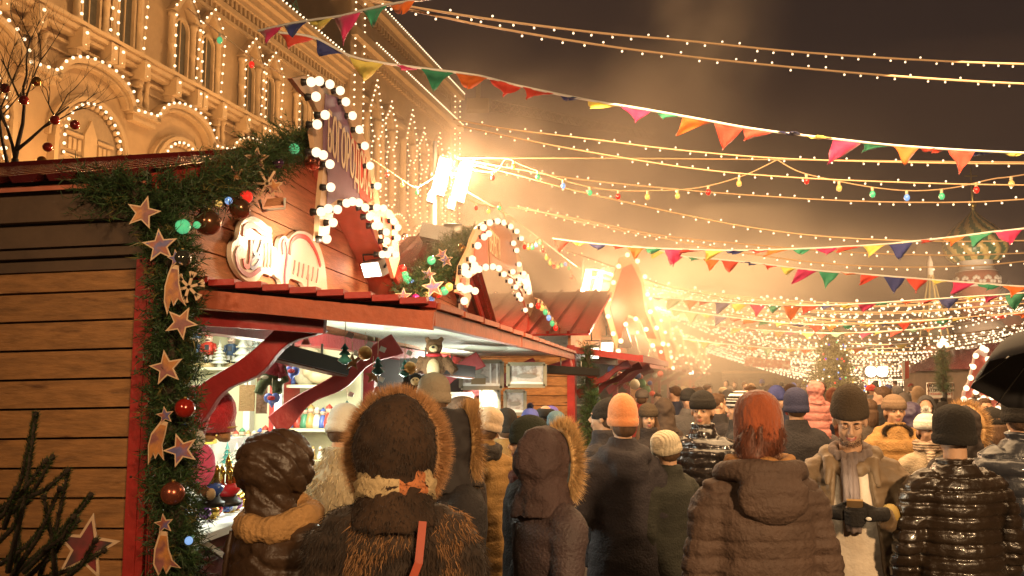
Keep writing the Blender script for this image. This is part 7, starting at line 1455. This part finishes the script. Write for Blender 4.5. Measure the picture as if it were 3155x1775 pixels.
for (x, Y) in slots:
    pb_, pcm, M, i = random.choice(protos); h = random.uniform(1.60, 1.86); yaw = random.choice((0, -25, 40, 155, 180, 200, 90, -90, 120))
    cn, cc = random.choice(ccols); hn, hc = random.choice(hcols); kind = random.choice(('hat', 'hat', 'hat', 'hair', 'hood')); p = P(x, 378, Y); back = 'seen from behind' if abs(yaw) < 40 else ('in profile' if abs(yaw) == 90 else 'facing the camera')
    lb = 'person in %s coat%s, %s in the distant crowd' % (cn, {'hat': ' and %s knitted hat' % hn, 'hair': ', bareheaded', 'hood': ' with hood up'}[kind], back)
    t = thing('person', lb, 'person', (p.x, Y, 0), R(yaw), 'distant crowd, ' + lb[10:].replace(', ', ' ')); s = h / 1.78; t.scale = (s, s, s)
    bo = bpy.data.objects.new('body', pb_); COL.objects.link(bo); bo.parent = t
    if not pb_.materials: pb_.materials.append(SKIN2)
    if not pcm.materials: pcm.materials.append(MATS['coat_31'])
    co = bpy.data.objects.new('coat', pcm); COL.objects.link(co); co.parent = t; omat(co, fab('crowd_' + cn, cc))
    if kind == 'hat':
        na = bpy.data.objects.new('hair', napeme); COL.objects.link(na); na.parent = t; na.matrix_local = M
    if kind == 'hat': ho = bpy.data.objects.new('knit_hat', random.choice(hatms)); COL.objects.link(ho); ho.parent = t; ho.matrix_local = M; omat(ho, fab('crowdhat_' + hn, hc))
    elif kind == 'hair': ho = bpy.data.objects.new('hair', hairme); COL.objects.link(ho); ho.parent = t; ho.matrix_local = M
    else:
        if not hoodme.materials: hoodme.materials.append(MATS['coat_31'])
        ho = bpy.data.objects.new('hood', hoodme); COL.objects.link(ho); ho.parent = t; omat(ho, fab('crowd_' + cn, cc))
    tr = bpy.data.objects.new('trousers', trme); COL.objects.link(tr); tr.parent = t
# ================================================================ LIGHT, AIR
light('counter_tube_light', 'AREA', F(1.5, 2.45, -.9), 70, (.93, 1, .84), 1.3, F(1.7, 0, -.9)); light('shelf_light', 'POINT', F(2.2, 2.15, -.5), 24, (.95, 1, .82), .15)
light('second_stall_light', 'AREA', F(6.0, 2.15, .4), 90, (1, .95, .78), 1.0, F(6.2, 1.4, -1.0))
light('soffit_fill_light', 'POINT', F(1.9, 1.75, .55), 45, (.95, 1, .85), .2)  # point light added under the awning to brighten its soffit
light('picture_fill_light', 'POINT', P(490, 392, 7.0), 9, (1, .93, .78), .15); light('soffit_fill_light', 'POINT', F(5, 1.75, .6), 35, (.95, 1, .85), .2)  # both point lights added, for the pictures and the second soffit
# unseen floodlight posts added behind the viewer for crowd and side wall
def bpole(x, y, z, en, tgt, label, spot=110):
    t = thing('floodlight_pole', label, 'lamp post', (x, y, 0), group='unseen floodlight posts added behind the viewer'); m = MB(); m.tube([(x, y, 0), (x, y, z + .1)], [.06, .04], 10); m.build('post', MATS['metal_grey'], t); m = MB(); m.box((x, y + .1, z), (.5, .1, .25)); m.build('lamp_housing', MATS['metal_grey'], t); m = MB(); m.box((x, y + .155, z), (.46, .01, .21)); m.build('lamp_lens', FLOOD, t)
    light('added_flood', 'SPOT', (x, y + .3, z), en, (1, .64, .33), .3, tgt, spot, .8)
bpole(3.2, -4.5, 4.6, 3600, (1.6, 9.0, 2.1), 'unseen floodlight post added behind the viewer on the right', 62)
bpole(-3.2, -2.5, 4.2, 480, (-2.2, 4.0, .6), 'unseen floodlight post added behind the viewer on the left', 70)
light('string_light_glow', 'AREA', (2.6, 7, 4.6), 560, WARM, 5, (3.2, 9, 0))
light('string_light_glow_far', 'AREA', (8, 20, 5.2), 1300, WARM, 9, (8, 20, 0))
lmh = MB(); a = V((-60, -14, -1.0)); b = V((60, 118, 34)); lmh.box((a + b) / 2, b - a)
hz = lmh.build('haze', []  if False else [bpy.data.materials.new('haze')]); tag(hz, kind='stuff')
m_ = hz.data.materials[0]; m_.use_nodes = True; nt = m_.node_tree; nt.nodes.remove(nt.nodes['Principled BSDF']); pv = nt.nodes.new('ShaderNodeVolumePrincipled'); pv.inputs['Color'].default_value = (1, .80, .66, 1); pv.inputs['Density'].default_value = .0011; pv.inputs['Anisotropy'].default_value = .35
nt.links.new(pv.outputs[0], nt.nodes['Material Output'].inputs['Volume'])
# steam drifting from the food stalls
def smoke(name, c, r, dens, label, sc=.5, rot=0):
    m = MB(); m.sphere((0, 0, 0), r, 20, 12); o = m.build(name, [bpy.data.materials.new(name)]); o.location = c; o.rotation_euler = (0, R(rot), 0); tag(o, kind='stuff'); q = o.data.materials[0]; q.use_nodes = True; nt = q.node_tree; N = nt.nodes; L = nt.links; N.remove(N['Principled BSDF'])
    pv = N.new('ShaderNodeVolumePrincipled'); pv.inputs['Color'].default_value = (1, .84, .68, 1); pv.inputs['Anisotropy'].default_value = .3; tc = N.new('ShaderNodeTexCoord'); nz = N.new('ShaderNodeTexNoise'); nz.inputs['Scale'].default_value = sc; nz.inputs['Detail'].default_value = 3
    L.new(tc.outputs['Object'], nz.inputs[0]); mr = N.new('ShaderNodeMapRange'); mr.inputs[1].default_value = .36; mr.inputs[2].default_value = .70; mr.inputs[4].default_value = dens; L.new(nz.outputs[0], mr.inputs[0])
    vm = N.new('ShaderNodeVectorMath'); vm.operation = 'DIVIDE'; vm.inputs[1].default_value = r; L.new(tc.outputs['Object'], vm.inputs[0]); ln = N.new('ShaderNodeVectorMath'); ln.operation = 'LENGTH'; L.new(vm.outputs[0], ln.inputs[0])
    m2 = N.new('ShaderNodeMapRange'); m2.interpolation_type = 'SMOOTHERSTEP'; m2.inputs[1].default_value = 1; m2.inputs[2].default_value = 0; m2.inputs[3].default_value = 0; m2.inputs[4].default_value = 1; L.new(ln.outputs[1], m2.inputs[0]); mu = N.new('ShaderNodeMath'); mu.operation = 'MULTIPLY'; L.new(mr.outputs[0], mu.inputs[0]); L.new(m2.outputs[0], mu.inputs[1]); L.new(mu.outputs[0], pv.inputs['Density']); L.new(pv.outputs[0], N['Material Output'].inputs['Volume'])
    q.cycles.homogeneous_volume = False
USE_SMOKE = True
if USE_SMOKE:
    smoke('steam', P(575, 240, 14.5), (5.2, 3.6, 4.4), .72, '', .4)
    smoke('steam', P(400, 200, 8.0), (1.9, 1.6, 1.5), .22, '', .8)
    smoke('steam', P(740, 270, 22), (8, 6, 6), .12, '', .3)
    smoke('steam', P(650, 315, 24), (5.5, 5, 4.2), .30, '', .3)
    smoke('steam', P(715, 350, 38), (9, 8, 5.0), .14, '', .2)
    smoke('steam', P(690, 70, 19), (2.6, 2.0, 6.0), .34, '', .5, 12)
scene.view_settings.view_transform = 'Standard'; scene.view_settings.look = 'None'; scene.view_settings.exposure = 0.2; scene.view_settings.gamma = 1
c_ = scene.cycles; scene.render.engine = 'CYCLES'; c_.use_denoising = True; c_.denoiser = 'OPENIMAGEDENOISE'; c_.max_bounces = 5; c_.diffuse_bounces = 2; c_.glossy_bounces = 2; c_.volume_bounces = 0; c_.transparent_max_bounces = 4; c_.sample_clamp_indirect = 3; c_.sample_clamp_direct = 0; c_.use_light_tree = True; c_.volume_step_rate = 4; c_.caustics_reflective = False; c_.caustics_refractive = False
